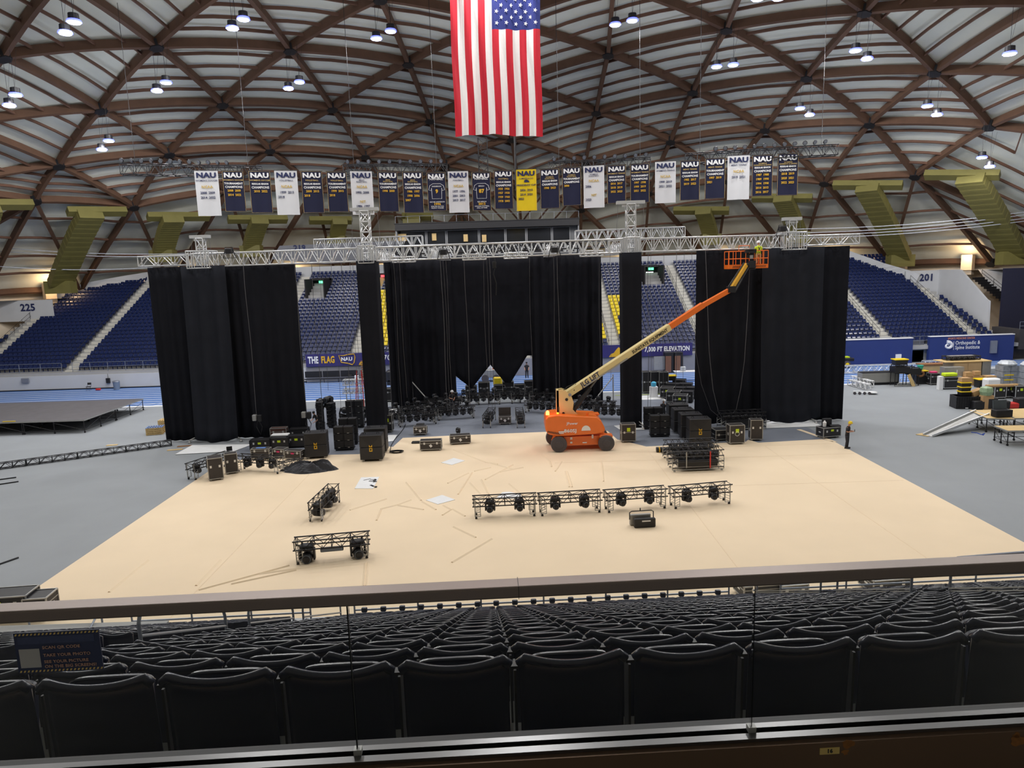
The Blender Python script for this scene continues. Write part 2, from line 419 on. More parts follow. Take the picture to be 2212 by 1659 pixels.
for kk, mb in sorted(bands.items()): struct('ceiling_purlins', mb, 'purlin')
dk = MB()
def deckf(u, v_):
    th = v_ * math.asin(min(1, (DRB + 1.5) / (DR + .62))); ph = u * 2 * PI; R = DR + .62
    return (R * math.sin(th) * math.cos(ph), 46 + R * math.sin(th) * math.sin(ph), DO[2] + R * math.cos(th))
dk.grid(deckf, 96, 24); struct('ceiling', dk, 'deck', smooth=True)
# rim wall and concourse ring
def ring(name, r0, z0, r1, z1, m, a0=0, a1=360, n=120):
    mb = MB()
    mb.grid(lambda u, v: ((r0 + (r1 - r0) * v) * math.cos(math.radians(a0 + (a1 - a0) * u)), 46 + (r0 + (r1 - r0) * v) * math.sin(math.radians(a0 + (a1 - a0) * u)), z0 + (z1 - z0) * v), n, 1)
    return struct(name, mb, m)
ring('wall_rim', 80.6, -1, 80.6, 12.6, 'cream')
ring('trim_concourse_slab', 77.8, 9.9, 80.6, 9.9, 'concrete', 20, 160)
ring('trim_rim_beam', 80.2, 10.9, 80.2, 11.5, 'glulam')
tc = MB()
for i in range(26):
    a = math.radians(15 + i * 6); x, y = 78.6 * math.cos(a), 46 + 78.6 * math.sin(a)
    tc.box((x, y, 10.6), (1.1, 1.3, 2.6), a)
struct('wall_buttresses', tc, 'cream')
# ================================================================ floor
fl = MB(); fl.bb(-84, 84, 16, 130, -.3, 0); struct('floor', fl, 'grey_floor')
tk = MB(); tk.bb(-70, 70, 67.5, 79.4, .0, .006)
struct('floor_running_track', tk, 'blue_track')
tl = MB()
for i in range(9):
    yy = 68.6 + i * 1.22
    tl.bb(-70, 70, yy - .08, yy + .08, .006, .011)
tl.bb(-70, 70, 66.9, 67.5, 0, .01)
for k in range(18):     # curved lane lines
    pass
arc = [Vector((-38 + 5 * math.sin(t), 71.5 + 5.5 * math.cos(t), .012)) for t in [i * PI / 12 for i in range(13)]]
for p, q in zip(arc, arc[1:]): tl.beam(p, q, .12, .004)
tl.beam((-38, 66.2, .012), (-30, 72.2, .012), .12, .004)
struct('trim_track_lines', tl, 'line_white')
# slate coloured stage area behind the tan sheet
sl = MB(); sl.bb(-19.3, 21.2, 46.2, 63.2, .0, .012)
struct('floor_stage_area', sl, 'slate')
# tan protective paper: real sheet with a ragged far edge
far = [(-19.2, 45.6), (-17.6, 45.9), (-16.9, 47.6), (-14.8, 47.4), (-13.6, 46.4), (-10.4, 46.3), (-9.2, 48.4), (-8.4, 48.0), (-8.1, 50.6), (-4, 50.9), (2.4, 51.1), (6.9, 50.8), (7.2, 48.1), (8.4, 46.5), (8.8, 45.9), (12, 46.1), (15.6, 46.4), (15.9, 46.9), (16.3, 46.0), (20.7, 46.4), (21.2, 45.6)]
tn = MB()
for (xa, ya), (xb, yb) in zip(far, far[1:]): tn.poly([(xa, 12, .014), (xb, 12, .014), (xb, yb, .014), (xa, ya, .014)], .012, (0, 0, 1))
tn.poly([(20.2, 49.4, .014), (20.5, 49.4, .014), (21.35, 45.6, .014), (21.05, 45.6, .014)][::-1], .012, (0, 0, 1))
tp = tag(tn.build('floor_paper', 'tan'), 'huge tan paper floor protection sheet spread over the grey arena floor', 'floor covering')
# folds and seams in the paper
def fold(pts, w=.08, h=.045, name='paper_crease'):
    P = [G(x, y, .03) for x, y in pts]; mb = MB()
    for p, q in zip(P, P[1:]):
        p = Vector((p[0], p[1], .027)); q = Vector((q[0], q[1], .027)); d = (q - p).normalized(); n = Vector((-d.y, d.x, 0))
        mb.add([p - n * w, q - n * w, q + Vector((0, 0, h)), p + Vector((0, 0, h)), p + n * w * .6, q + n * w * .6], [(0, 1, 2, 3), (3, 2, 5, 4), (0, 3, 4), (1, 5, 2)])
    return mb
FOLDS = [[(980, 972), (1050, 999), (1075, 1003)], [(1064, 1002), (1110, 1014)], [(1025, 1018), (1060, 1010)], [(967, 1044), (1012, 1022)], [(1020, 1021), (990, 1068)],
 [(878, 1042), (910, 1081)], [(912, 1083), (942, 1101)], [(822, 1100), (858, 1091), (888, 1080)], [(824, 1100), (814, 1124)], [(860, 1092), (915, 1101)], [(756, 1102), (835, 1078)],
 [(1172, 982), (1188, 996), (1192, 1008)], [(1016, 1043), (1046, 1075)], [(1040, 1036), (1056, 1068)], [(958, 1092), (975, 1101), (956, 1113)], [(978, 1100), (1005, 1115)],
 [(980, 1138), (1028, 1161)], [(1100, 1045), (1130, 1070)], [(1214, 997), (1200, 1018)], [(1222, 1018), (1230, 1052)], [(1225, 1018), (1236, 1052)], [(1048, 1036), (1108, 1004)],
 [(1300, 996), (1304, 1040)], [(640, 1232), (500, 1262)], [(625, 1222), (430, 1275)], [(790, 1216), (786, 1266)], [(795, 1216), (790, 1266)], [(976, 1215), (1062, 1164)], [(700, 1100), (668, 1118)],
 [(560, 1240), (690, 1222)], [(235, 1279), (320, 1210)], [(423, 1265), (476, 1210)], [(1080, 1020), (1130, 1010)]]
for f in FOLDS:
    m2 = fold(f).build('paper_crease', 'tan'); m2.parent = tp
sm = MB()
for x in (-12.5, 8.7, 16.4):
    sm.bb(x - .02, x + .02, 14, 45, .026, .032)
for y in (42.6, 37.0, 45.2):
    sm.bb(2.5, 21, y - .04, y + .04, .026, .030)
s_ = sm.build('seams', mat('paper_seam', rgb(234, 212, 181), .85, var=.1)); s_.parent = tp
# ================================================================ far grandstand
def rowy(i): return 80.3 + .82 * i
def rowz(i): return 1.95 + .385 * i
NR = 26
def xlim(Y):
    l = float(np.interp(Y, [80, 87.75, 96.5, 99.25, 101, 103], [-64.5, -63, -61.75, -57.5, -52.6, -46]))
    r = float(np.interp(Y, [80, 84, 91, 95, 97.5, 102, 106], [56.5, 56.4, 55.4, 53.2, 50.6, 47.2, 43]))
    return l, r
AISLES = [-61.0, -50.2, -39.0, -28.4, -17.9, -7.2, 1.6, 12.0, 22.5, 33.0, 43.4, 53.5]
st = MB(); sa = MB()
for i in range(NR):
    y, z = rowy(i), rowz(i); l, r = xlim(y)
    st.bb(l, r, y, y + .9, z - .6, z)
    for a in AISLES:
        if l < a - .6 and a + .6 < r:
            sa.bb(a - .62, a + .62, y - .02, y + .42, z - .2, z + .14); sa.bb(a - .62, a + .62, y + .4, y + .84, z - .1, z + .012)
st.bb(-68, 57.3, 79.6, 80.35, 1.55, 1.95)
struct('floor_far_stand', st, 'concrete'); struct('trim_far_stairs', sa, 'stair')
struct('wall_far_stand_underside', MB().bb(-68, 57.3, 80.4, 81, -1, 1.6), 'white_wall')
def far_seat(mb, x, y, z, w=.455):
    # folding seat facing the field: back shell, tipped-up pan and arm standard
    t = .12
    P = [(x - w / 2, y, z + .42), (x + w / 2, y, z + .42), (x + w / 2, y + t, z + .84), (x - w / 2, y + t, z + .84),
         (x - w / 2, y + .07, z + .40), (x + w / 2, y + .07, z + .40), (x + w / 2, y + t + .07, z + .82), (x - w / 2, y + t + .07, z + .82)]
    mb.add(P, [(0, 1, 2, 3), (3, 2, 6, 7), (0, 3, 7, 4), (1, 5, 6, 2), (0, 4, 5, 1)])
    h = w * .4; P = [(x - h, y - .06, z + .32), (x + h, y - .06, z + .32), (x + h, y - .20, z + .50), (x - h, y - .20, z + .50), (x + h * .9, y - .10, z + .64), (x - h * .9, y - .10, z + .64), (x + h * .9, y + .02, z + .60), (x - h * .9, y + .02, z + .60)]
    mb.add(P, [(0, 1, 2, 3), (3, 2, 4, 5), (5, 4, 6, 7), (0, 3, 5, 7), (1, 6, 4, 2)])
    mb.add([(x - w / 2 - .03, y - .1, z), (x - w / 2 - .03, y + .1, z), (x - w / 2 - .03, y + .1, z + .55), (x - w / 2 - .03, y - .1, z + .5)], [(0, 1, 2, 3)])
def is_yellow(x, y, z):
    u, v, _ = PR((x, y, z + .5))
    if 806 < u < 856 and 630 < v < 749: return u < np.interp(v, [630, 680, 749], [856, 851, 836])
    if 1296 < u < 1340 and 640 < v < 733: return True
    return False
VOM = [(-26.9, -24.6, 95, 99.5), (18.2, 20.6, 95.5, 100)]
blue = MB(); ysm = MB(); far_seat(ysm, 0, 0, 0); yme = None; yn = 0
for i in range(NR):
    y, z = rowy(i) + .55, rowz(i); l, r = xlim(y)
    edges = [l] + AISLES + [r]
    for e0, e1 in zip(edges, edges[1:]):
        a, b = e0 + .72, e1 - .72
        n = int((b - a) / .535)
        if n < 1: continue
        for k in range(n):
            x = a + (b - a) * (k + .5) / n
            if any(v[0] - .3 < x < v[1] + .3 and v[2] - .3 < y < v[3] for v in VOM): continue
            if is_yellow(x, y, z):
                if yme is None:
                    o = ysm.build('stadium_seat', 'seat_yel'); yme = o.data
                else:
                    o = bpy.data.objects.new('stadium_seat', yme); COL.objects.link(o)
                o.location = (x, y, z)
                side = 'left' if x < 0 else 'right'
                tag(o, 'yellow folding stadium seat in the far stand %s of the black back drape' % side, 'seat', 'yellow seats %s of the back drape' % side)
            else: far_seat(blue, x, y, z)
tag(blue.build('stadium_seating', 'seat_far'), 'thousands of blue folding seats filling the far grandstand behind the stage', 'seating', kind='stuff')
# vomitory portals
for n_, (x0, x1, y0, y1) in enumerate(VOM):
    zf = rowz(int((y0 - 80.3) / .82)); mb = MB()
    mb.bb(x0 - .15, x0, y0, y1, zf - .3, zf + 2.9); mb.bb(x1, x1 + .15, y0, y1, zf - .3, zf + 2.9); mb.bb(x0, x1, y1 - .2, y1, zf - .3, zf + 3); mb.bb(x0 - .15, x1 + .15, y1 - 1.4, y1, zf + 2.7, zf + 2.95)
    mb.bb(x0, x1, y0, y1, zf - .1, zf + .05)
    struct('wall_portal', mb, mat('portal_dark', rgb(34, 32, 36), .8, var=.1))
    d = MB().bb(x0 + .9, x0 + 1.9, y1 - .24, y1 - .2, zf + .05, zf + 2.05); tag(d.build('door_%d' % (n_ + 1), 'glow_door'), kind='structure')
    s_ = MB().bb(x0 + 1.0, x0 + 1.7, y1 - 1.5, y1 - 1.42, zf + 2.3, zf + 2.62)
    o = s_.build('exit_sign', 'glow_green'); tag(o, 'small green lit exit sign over the portal in the stand %s of the back drape' % ('left' if x0 < 0 else 'right'), 'sign')
    text('lettering', 'EXIT', 'white_text', o, (x0 + 1.35, y1 - 1.51, zf + 2.46), (1, 0, 0), (0, 0, 1), .24)
zf = 10.2
mb = MB(); mb.bb(-18.8, -18.6, 96, 100, 8.8, 12); mb.bb(-15.2, -15, 96, 100, 8.8, 12); mb.bb(-18.8, -15, 99.8, 100, 8.8, 12); mb.bb(-18.8, -15, 98, 100, 11.9, 12.2)
struct('wall_portal', mb, 'white_wall')
o = MB().bb(-17.4, -16.8, 98.0, 98.1, 11.35, 11.65).build('exit_sign', 'glow_red'); tag(o, 'small red lit exit sign above the yellow seats left of the back drape', 'sign')
tag(MB().bb(-17.9, -16.2, 98.3, 98.4, 9.3, 11.3).build('door_3', 'wood'), kind='structure')
# handrails
def railing(name, label, pts, h=1.05, post=2.2, rails=(1.0, .55), r=.03, m='rail', group=None, cat='railing'):
    """pts: base line; posts at least at every point"""
    root = thing(name, label, cat, pts[0], group=group); a = MB(); b = MB(); o = pts[0]
    for p, q in zip(pts, pts[1:]):
        p = Vector(p); q = Vector(q); n = max(1, int(round((q - p).length / post)))
        for f in rails: a.bar(p + Vector((0, 0, h * f)), q + Vector((0, 0, h * f)), r, 5)
        for i in range(n + 1): c = p.lerp(q, i / n); b.bar(c, c + Vector((0, 0, h)), r, 5)
    a.build('rails', m, root, o); b.build('posts', m, root, o); return root
ae = [-68] + AISLES + [57.3]
nm = ['at the far left edge', 'beneath section 225', 'beneath section 223', 'behind the left drape', 'left of the flag banner', 'left of the back drape', 'behind the back drape', 'behind the back drape, right part', 'below the unlit right seats', 'behind the right drape', 'left of the orthopedic wall sign', 'above the orthopedic wall sign', 'beside section 201 wall']
for k, (e0, e1) in enumerate(zip(ae, ae[1:])):
    railing('guard_railing', 'grey pipe railing along the front of the far stand, ' + nm[min(k, 12)], [(e0 + .6, 79.75, 1.95), (e1 - .6, 79.75, 1.95)], rails=(1, .55, .15), r=.028, group='railings along the far stand front')
am = ['at far left edge', 'left of the left drape', 'behind the left drape', 'behind left drape edge', 'left of the slim left drape', 'behind the back drape', 'behind the back drape centre', 'right of the back drape', 'left of the right drape', 'behind the right drape', 'just right of the right drape', 'below section 201']
for k, a in enumerate(AISLES):
    i1 = NR - 3
    while i1 > 2 and not (xlim(rowy(i1))[0] < a < xlim(rowy(i1))[1]): i1 -= 1
    railing('aisle_handrail', 'thin sloping handrail beside the stair aisle ' + am[k], [(a - .62, rowy(2), rowz(2)), (a - .62, rowy(i1), rowz(i1))], h=.95, post=1.9, rails=(1, .5), r=.022, m='steel_dark', group='aisle handrails of the far stand')
# parapets on the curved ends
pp = MB()
for i in range(8, NR):
    for sgn in (0, 1):
        if (sgn and i < 17) or (not sgn and i < 20): continue
        x = xlim(rowy(i))[sgn]; xn = xlim(rowy(i) + .82)[sgn]
        pp.beam((x + (.25 if sgn else -.25), rowy(i), rowz(i) + .45), (xn + (.25 if sgn else -.25), rowy(i) + .84, rowz(i) + .85), .2, 1.3)
struct('wall_parapet', pp, 'white_wall')
struct('wall_stand_back', MB().bb(-44, 44, rowy(NR) + .6, rowy(NR) + .9, 8, 13.1), 'white_wall')
# lower wall of the far side
struct('wall_far_left', MB().bb(-68, -23.2, 79.5, 79.8, 0, 1.62), 'white_wall')
struct('wall_far_middle', MB().bb(-23.2, 24, 79.5, 79.8, 0, 1.9), mat('grey_wall', rgb(140, 142, 152), .8, var=.1, scale=.8))
nv = MB(); nv.bb(24, 45.2, 79.3, 79.8, 0, 2.84); nv.bb(47.1, 56.6, 79.3, 79.8, 0, 2.92)
struct('wall_far_navy', nv, 'navy_wall')
struct('door_4', MB().bb(45.2, 47.1, 80.4, 80.5, 0, 2.5), mat('door_grey', rgb(92, 94, 104), .6, var=.1))
struct('trim_navy_wall_cap', MB().bb(24, 45.2, 79.25, 79.85, 2.84, 2.93).bb(47.1, 56.6, 79.25, 79.85, 2.92, 3.01), 'white')
for z_, o_ in ((1.2, 0),): struct('trim_wall_base', MB().bb(-68, -23.2, 79.4, 79.5, 0, .12), 'steel_dark')
# concourse end walls with section numbers
def wall_px(name, pts, th, m, nrm=(0, 1, 0)):
    """wall panel: pts = (px, py, Y) corners"""
    mb = MB(); P = [V(*p) for p in pts]; mb.poly(P, th, nrm); return struct(name, mb, m)
def num(s, x, y, Y, size, par, m='navy_text'):
    p = V(x, y, Y); return text('section_number', s, m, par, (p[0], p[1], p[2]), (1, 0, 0), (0, 0, 1), size, bold=.03)
p0, p1 = V(-70, 652, 92.0), V(112, 647, 92.0); mb = MB().bb(p0[0], p1[0], 91.9, 92.1, 7.2, float(p1[2]))
a = struct('wall_section_225', mb, 'white_wall'); num('225', 60, 665, 91.85, 1.25, a)
a = wall_px('wall_section_223', [(262, 596, 102.6), (318, 590, 102.6), (318, 612, 102.6), (262, 612, 102.6)], .3, 'white_wall'); num('223', 309, 600, 102.5, 1.05, a)
a = wall_px('wall_section_219', [(586, 560, 101.8), (604, 531, 101.8), (860, 520, 101.8), (860, 560, 101.8), (700, 570, 101.8)], .3, mat('grey_panel', rgb(120, 122, 130), .8, var=.1)); num('219', 647, 563 - 27, 101.7, 1.1, a)
a = wall_px('wall_section_201', [(1957, 586, 94.6), (2052, 582, 94.6), (2052, 650, 94.6), (1957, 622, 94.6)], .3, 'white_wall'); num('201', 2002, 600, 94.5, 1.25, a)
zt_ = float(V(2057, 582, 93)[2]); mb = MB(); mb.poly([(56.8, 94.7, zt_), (56.8, 90.2, zt_), (56.8, 84.9, float(V(2150, 646, 84.9)[2])), (56.8, 84.4, float(V(2152, 646, 84.4)[2]) - .2), (56.8, 84.2, 1.5), (56.8, 94.7, 6)], .25, (1, 0, 0)); struct('wall_stair_side', mb, 'white_wall')
mb = MB(); mb.poly([V(2116, 582, 93), V(2196, 579, 93), V(2200, 660, 88), V(2170, 655, 88)], .3, (0, 1, 0)); a = struct('wall_stair_back', mb, 'white_wall')
p = V(2171, 598, 92.6); tag(MB().box(p, (.5, .12, .55)).build('fire_alarm_box', 'red'), 'small red box mounted on the white stair wall at far right', 'box')
p = V(2210, 600, 84); struct('wall_far_right', MB().bb(58.2, 70, 84, 84.4, 0, 10.2), mat('night_navy', rgb(26, 28, 52), .7, var=.1))
struct('wall_corner', MB().bb(57.3, 58.2, 79.5, 84.2, 1.2, 3.4).bb(56.6, 70, 80.5, 80.9, -.2, 2.6), mat('dark_grey_wall', rgb(60, 58, 60), .8, var=.25))
mb = MB(); q0, q1 = V(2114, 598, 92), V(2192, 660, 87)
for i in range(12):
    f = i / 12; mb.box((q0[0] + (q1[0] - q0[0]) * f, q0[1] + (q1[1] - q0[1]) * f, q0[2] + (q1[2] - q0[2]) * f - .2), (1.3, .5, .3))
struct('floor_corner_stairs', mb, 'steel_dark')
railing('stair_handrail', 'sloping handrail on the corner stair beside the red alarm box', [tuple(q0 + np.array([.4, 0, 0])), tuple(q1 + np.array([.4, 0, 0]))], h=.9, m='steel_dark', r=.03)
railing('guard_railing', 'grey railing at the right edge above the dark corner opening', [(57.6, 80.0, 3.2), (64, 80.0, 3.2)], r=.03)
# ---- writing on the far wall
navyw = thing('wall_mural', 'white orthopedic institute lettering and shell logo on the navy wall', 'wall lettering', (50, 79.28, 1.9))
text('lettering', 'Orthopedic &', 'white_text', navyw, (-.05, -.02, .26), (1, 0, 0), (0, 0, 1), .58, 'LEFT', bold=.012, sx=.82)
text('lettering', 'Spine Institute', 'white_text', navyw, (-.05, -.02, -.26), (1, 0, 0), (0, 0, 1), .56, 'LEFT', bold=.012, sx=.82)
text('lettering', 'SPORTS MEDICINE CENTER', mat('peach_text', rgb(210, 140, 110), .6, var=0), navyw, (.6, -.02, .78), (1, 0, 0), (0, 0, 1), .3, sx=.8)
mb = MB(); sp = []
for i in range(30):
    t = i / 29 * 2.6 * PI; rr = .06 + .055 * t; sp.append((-.85 + rr * math.cos(t), 0, rr * math.sin(t) * .8))
mb.tube(sp, [.03 + .0065 * i for i in range(30)], 6); mb.bar((-.2, 0, -.5), (-.2, 0, .45), .02, 4)
mb.build('shell_logo', 'white_text', navyw)
tag(MB().bb(53.9, 54.6, 79.1, 79.3, .9, 2.3).build('electrical_cabinet', 'rail'), 'grey electrical cabinet on the navy wall right of the orthopedic lettering', 'cabinet')
tag(MB().bb(43.3, 43.9, 79.15, 79.3, .5, 1.1).build('wall_outlet_box', 'white'), 'small white box low on the navy wall left of the doorway', 'box')
def mountain(par, x, z, w, h):
    mb = MB(); pr = [(0, 0), (.1, .3), (.25, .42), (.38, .75), (.5, 1), (.62, .8), (.72, .62), (.85, .5), (1, 0)]
    mb.poly([(x + a * w, -.03, z + b * h) for a, b in pr], .02, (0, 1, 0)); return mb.build('mountain_emblem', 'gold_text', par)
vb = thing('vinyl_banner', 'purple vinyl banner reading THE FLAG with shield emblem on the far wall', 'banner', (-23.1, 79.35, 1.75))
MB().bb(0, 14.6, 0, .05, 0, 1.42).build('sheet', 'purple', vb)
text('lettering', 'THE', 'white_text', vb, (.85, -.03, .72), (1, 0, 0), (0.18, 0, 1), 1.05, bold=.04, sx=.6)
text('lettering', 'FLAG', 'gold_text', vb, (2.5, -.03, .72), (1, 0, 0), (0.18, 0, 1), 1.05, bold=.04, sx=.6)
mb = MB(); sh = [(5.55, 1.2), (6.3, 1.15), (7.2, 1.28), (8.1, 1.3), (8.2, .9), (8.0, .3), (7.7, .1), (6.9, .28), (5.9, .4)]
mb.tube([(3.75 + (x - 5.55) * .68, -.03, z) for x, z in sh], .05, 4, closed=True); mb.build('shield_outline', 'gold_text', vb)
text('lettering', 'NAU', 'white_text', vb, (4.62, -.03, .75), (1, 0, 0), (0.08, 0, 1), .55, bold=.04, sx=1.05)
mountain(vb, 5.9, .05, 2.0, 1.1)
text('lettering', '7000 ft', 'white_text', vb, (10.0, -.03, .75), (1, 0.0, 0), (0.3, 0, 1), .85, bold=.01)
vb = thing('vinyl_banner', 'purple vinyl banner reading 7,000 FT ELEVATION on the far wall', 'banner', (8.6, 79.35, 1.75))
MB().bb(0, 11.8, 0, .05, 0, 1.4).build('sheet', 'purple', vb)
mountain(vb, 2.4, .05, 2.2, 1.1); MB().bb(1.1, 1.3, -.04, 0, .1, 1.3).build('mountain_emblem', 'gold_text', vb)
text('lettering', 'FLAG', 'tan_text', vb, (5.2, -.03, .72), (1, 0, 0), (0, 0, 1), .8, bold=.05, sx=.75)
text('lettering', '7,000 FT ELEVATION', 'white_text', vb, (8.95, -.03, .76), (1, 0, 0), (0, 0, 1), .72, bold=.04, sx=.75)
# ---- press box above the far stand
pb = MB(); pb.bb(-14.2, 9.1, 92, 98, 17.15, 17.95); pb.bb(-14.2, 9.1, 92.6, 98, 13.4, 15.2)
struct('wall_press_box_fascia', pb, 'black_paint')
struct('wall_press_box', MB().bb(-14.0, 9.0, 93.6, 98, 13.4, 17.2).bb(-14.2, -14.0, 92.2, 98, 12, 18).bb(9.0, 9.15, 92.2, 98, 12, 18), mat('press_grey', rgb(128, 130, 134), .7, var=.1))
struct('ceiling_press_box', MB().bb(-14.3, 9.2, 91.9, 98.1, 17.95, 18.05), 'black_paint')
struct('trim_press_posts', MB().bb(-13.5, -12.9, 97, 97.6, 10, 13.5).bb(8, 8.6, 97, 97.6, 10, 13.5), 'concrete')
k = 1; x = -13.7
for wd in (3.3, 2.6, 4.2, 3.4, 2.7, 3.3, 2.4):
    f = MB(); f.bb(x, x + wd - .1, 93.42, 93.6, 15.3, 17.1)
    o = struct('window_%d' % k, f, mat('mullion', rgb(170, 172, 176), .5, var=0))
    g = MB().bb(x + .1, x + wd - .2, 93.36, 93.43, 15.42, 17.0).build('pane', 'window'); g.parent = o; k += 1; x += wd
railing('guard_railing', 'thin grey railing along the roof of the black press box', [(-14.1, 92.1, 18.1), (9.1, 92.1, 18.1)], h=.8, post=1.6, rails=(1,), r=.025)
for k, (x, y) in enumerate([(866, 513), (938, 512), (1006, 514), (1046, 515)]):
    p = V(x, y, 93.2); tag(MB().box(p, (.55 if k else 1.4, .3, .9)).build('timber_panel', 'wood'), 'pale timber %s standing in front of the press box windows' % ['board, widest and leftmost', 'post, second from left', 'post, third from left', 'post, rightmost'][k], 'board')
# ---- olive ducts
def duct(lab, hx0, hx1, hy, tx, ty, bx, by, w, tap=True):
    root = thing('air_duct', lab, 'duct', S(hx0, hy, 1.2))
    o = S(hx0, hy, 1.2)
    a = MB(); p = S(hx0, hy, 1.2); q = S(hx1, hy, 1.2); a.beam(p, q, 1.1, .7, outv(p)); a.build('header_duct', 'duct', root, o)
    b = MB(); p = Vector(S(tx, ty, 1.9)); r_ = 76.5; d = ray(bx, by)
    t = 80.0
    for _ in range(400):
        c = EYE + d * t
        if math.hypot(c[0], c[1] - 46) > r_: break
        t += .2
    q = Vector(c); zz = dome_z(q.x, q.y, 1.9)
    if q.z > zz: q = Vector(S(bx, by, 2.2))
    pts = []
    for i in range(31):
        f = i / 30; c = p.lerp(q, f); pts.append(c + Vector((0, 0, 1)) * .3 * 4 * f * (1 - f))
    for i in range(30): b.beam(pts[i], pts[i + 1], w * (1 if i % 2 else .985), w * .42 * (1 if i % 2 else .97), outv(pts[i]))
    b.build('trunk_duct', 'duct', root, o)
    c = MB(); c.box(q - Vector((0, 0, .5)), (w * 1.25, 1.5, 1.6)); c.build('outlet_box', 'duct', root, o)
duct('olive insulated roof duct at far left, above section 225', 145, 272, 457, 197, 462, 130, 612, 2.7)
duct('olive insulated roof duct above the left end of the silver truss', 318, 452, 468, 375, 472, 352, 545, 2.5)
duct('olive insulated roof duct behind the second and third banners', 492, 620, 474, 562, 476, 543, 535, 2.3)
duct('olive insulated roof duct left of the press box', 668, 760, 476, 735, 478, 728, 515, 2.1)
duct('olive insulated duct behind the banners over the press box', 868, 935, 468, 892, 466, 890, 478, 2.0)
duct('olive insulated roof duct right of the press box', 1455, 1575, 455, 1518, 456, 1535, 510, 2.2)
duct('olive insulated roof duct below the rightmost white banner', 1625, 1755, 428, 1690, 428, 1722, 505, 2.4)
duct('olive insulated roof duct right of the last banner', 1800, 1950, 400, 1872, 405, 1945, 555, 2.6)
duct('olive insulated roof duct at far right edge', 1998, 2160, 378, 2095, 385, 2190, 548, 2.8)
duct('olive insulated roof duct cut by the left frame edge', -60, 70, 442, -30, 450, -60, 600, 2.7)
# ================================================================ flag
fx0, fx1, fz0, fz1, fY = -3.30, 2.60, 20.85, 32.0, 50.0
def fwave(u, v): return .16 * math.sin(u * 17 + v * 3) * (.35 + .65 * v) + .09 * math.sin(u * 41 - v * 7)
fm = MB(); NV = 40
can_v = 1 - .4 * (fz1 - fz0) / (fz1 - fz0)
zc = 27.55; vc = (fz1 - zc) / (fz1 - fz0)
W_ = fx1 - fx0
for s_ in range(13):
    for h in range(3):
        for j in range(NV):
            u0, u1 = (s_ * 3 + h) / 39, (s_ * 3 + h + 1) / 39; v0, v1 = j / NV, (j + 1) / NV
            zm = fz1 - (v0 + v1) / 2 * (fz1 - fz0)
            fm.cur = 2 if (s_ >= 6 and zm > zc) else (0 if s_ % 2 == 0 else 1)
            def pt(u, v): 
                z = fz1 - v * (fz1 - fz0); return (fx0 + u * W_ + .03 * math.sin(v * 9), fY + fwave(u, v), z + .12 * math.sin(u * 5) * v)
            fm.add([pt(u0, v0), pt(u1, v0), pt(u1, v1), pt(u0, v1)], [(0, 3, 2, 1)])
fm.cur = 1
ca0, ca1 = fx0 + W_ * 6 / 13, fx1
for r_ in range(11):          # stars: 11 columns across the height of the canton, 9 rows turned sideways
    for c_ in range(9):
        if (r_ + c_) % 2: continue
        cx = ca1 - (c_ + 1) / 10 * (ca1 - ca0); cz = fz1 - (r_ + 1) / 12 * (fz1 - zc)
        u = (cx - fx0) / W_; v = (fz1 - cz) / (fz1 - fz0); P = []
        for i in range(10):
            a = i * PI / 5; rr = .15 if i % 2 == 0 else .06; P.append((cx + rr * math.cos(a), fY + fwave(u, v) - .05, cz + .12 * math.sin(u * 5) * v + rr * math.sin(a)))
        P.append((cx, fY + fwave(u, v) - .055, cz + .12 * math.sin(u * 5) * v))
        fm.add(P, [(10, i, (i + 1) % 10) for i in range(10)])
fo = fm.build('american_flag', ['flag_red', 'flag_white', 'flag_blue'], org=(0, 50, 32))
tag(fo, 'giant American flag hanging vertically from the dome, stars at upper right', 'flag')
tag(MB().bar((-3.5, 50, 32.05), (2.8, 50, 32.05), .07).bar((-2, 50, 32), (-2, 50, dome_z(-2, 50)), .02, 4).bar((1.4, 50, 32), (1.4, 50, dome_z(1.4, 50)), .02, 4).build('flag_pole', 'steel_dark'), 'dark horizontal pole holding the top edge of the giant flag', 'pole')
p = V(1112, 300, 63.5); tag(MB().bar((p[0], 63.5, 18.6), (p[0], 63.5, dome_z(p[0], 63.5)), .09, 6).build('hanging_mast', 'steel_dark'), 'thin dark vertical mast hanging behind the bottom of the flag', 'mast')
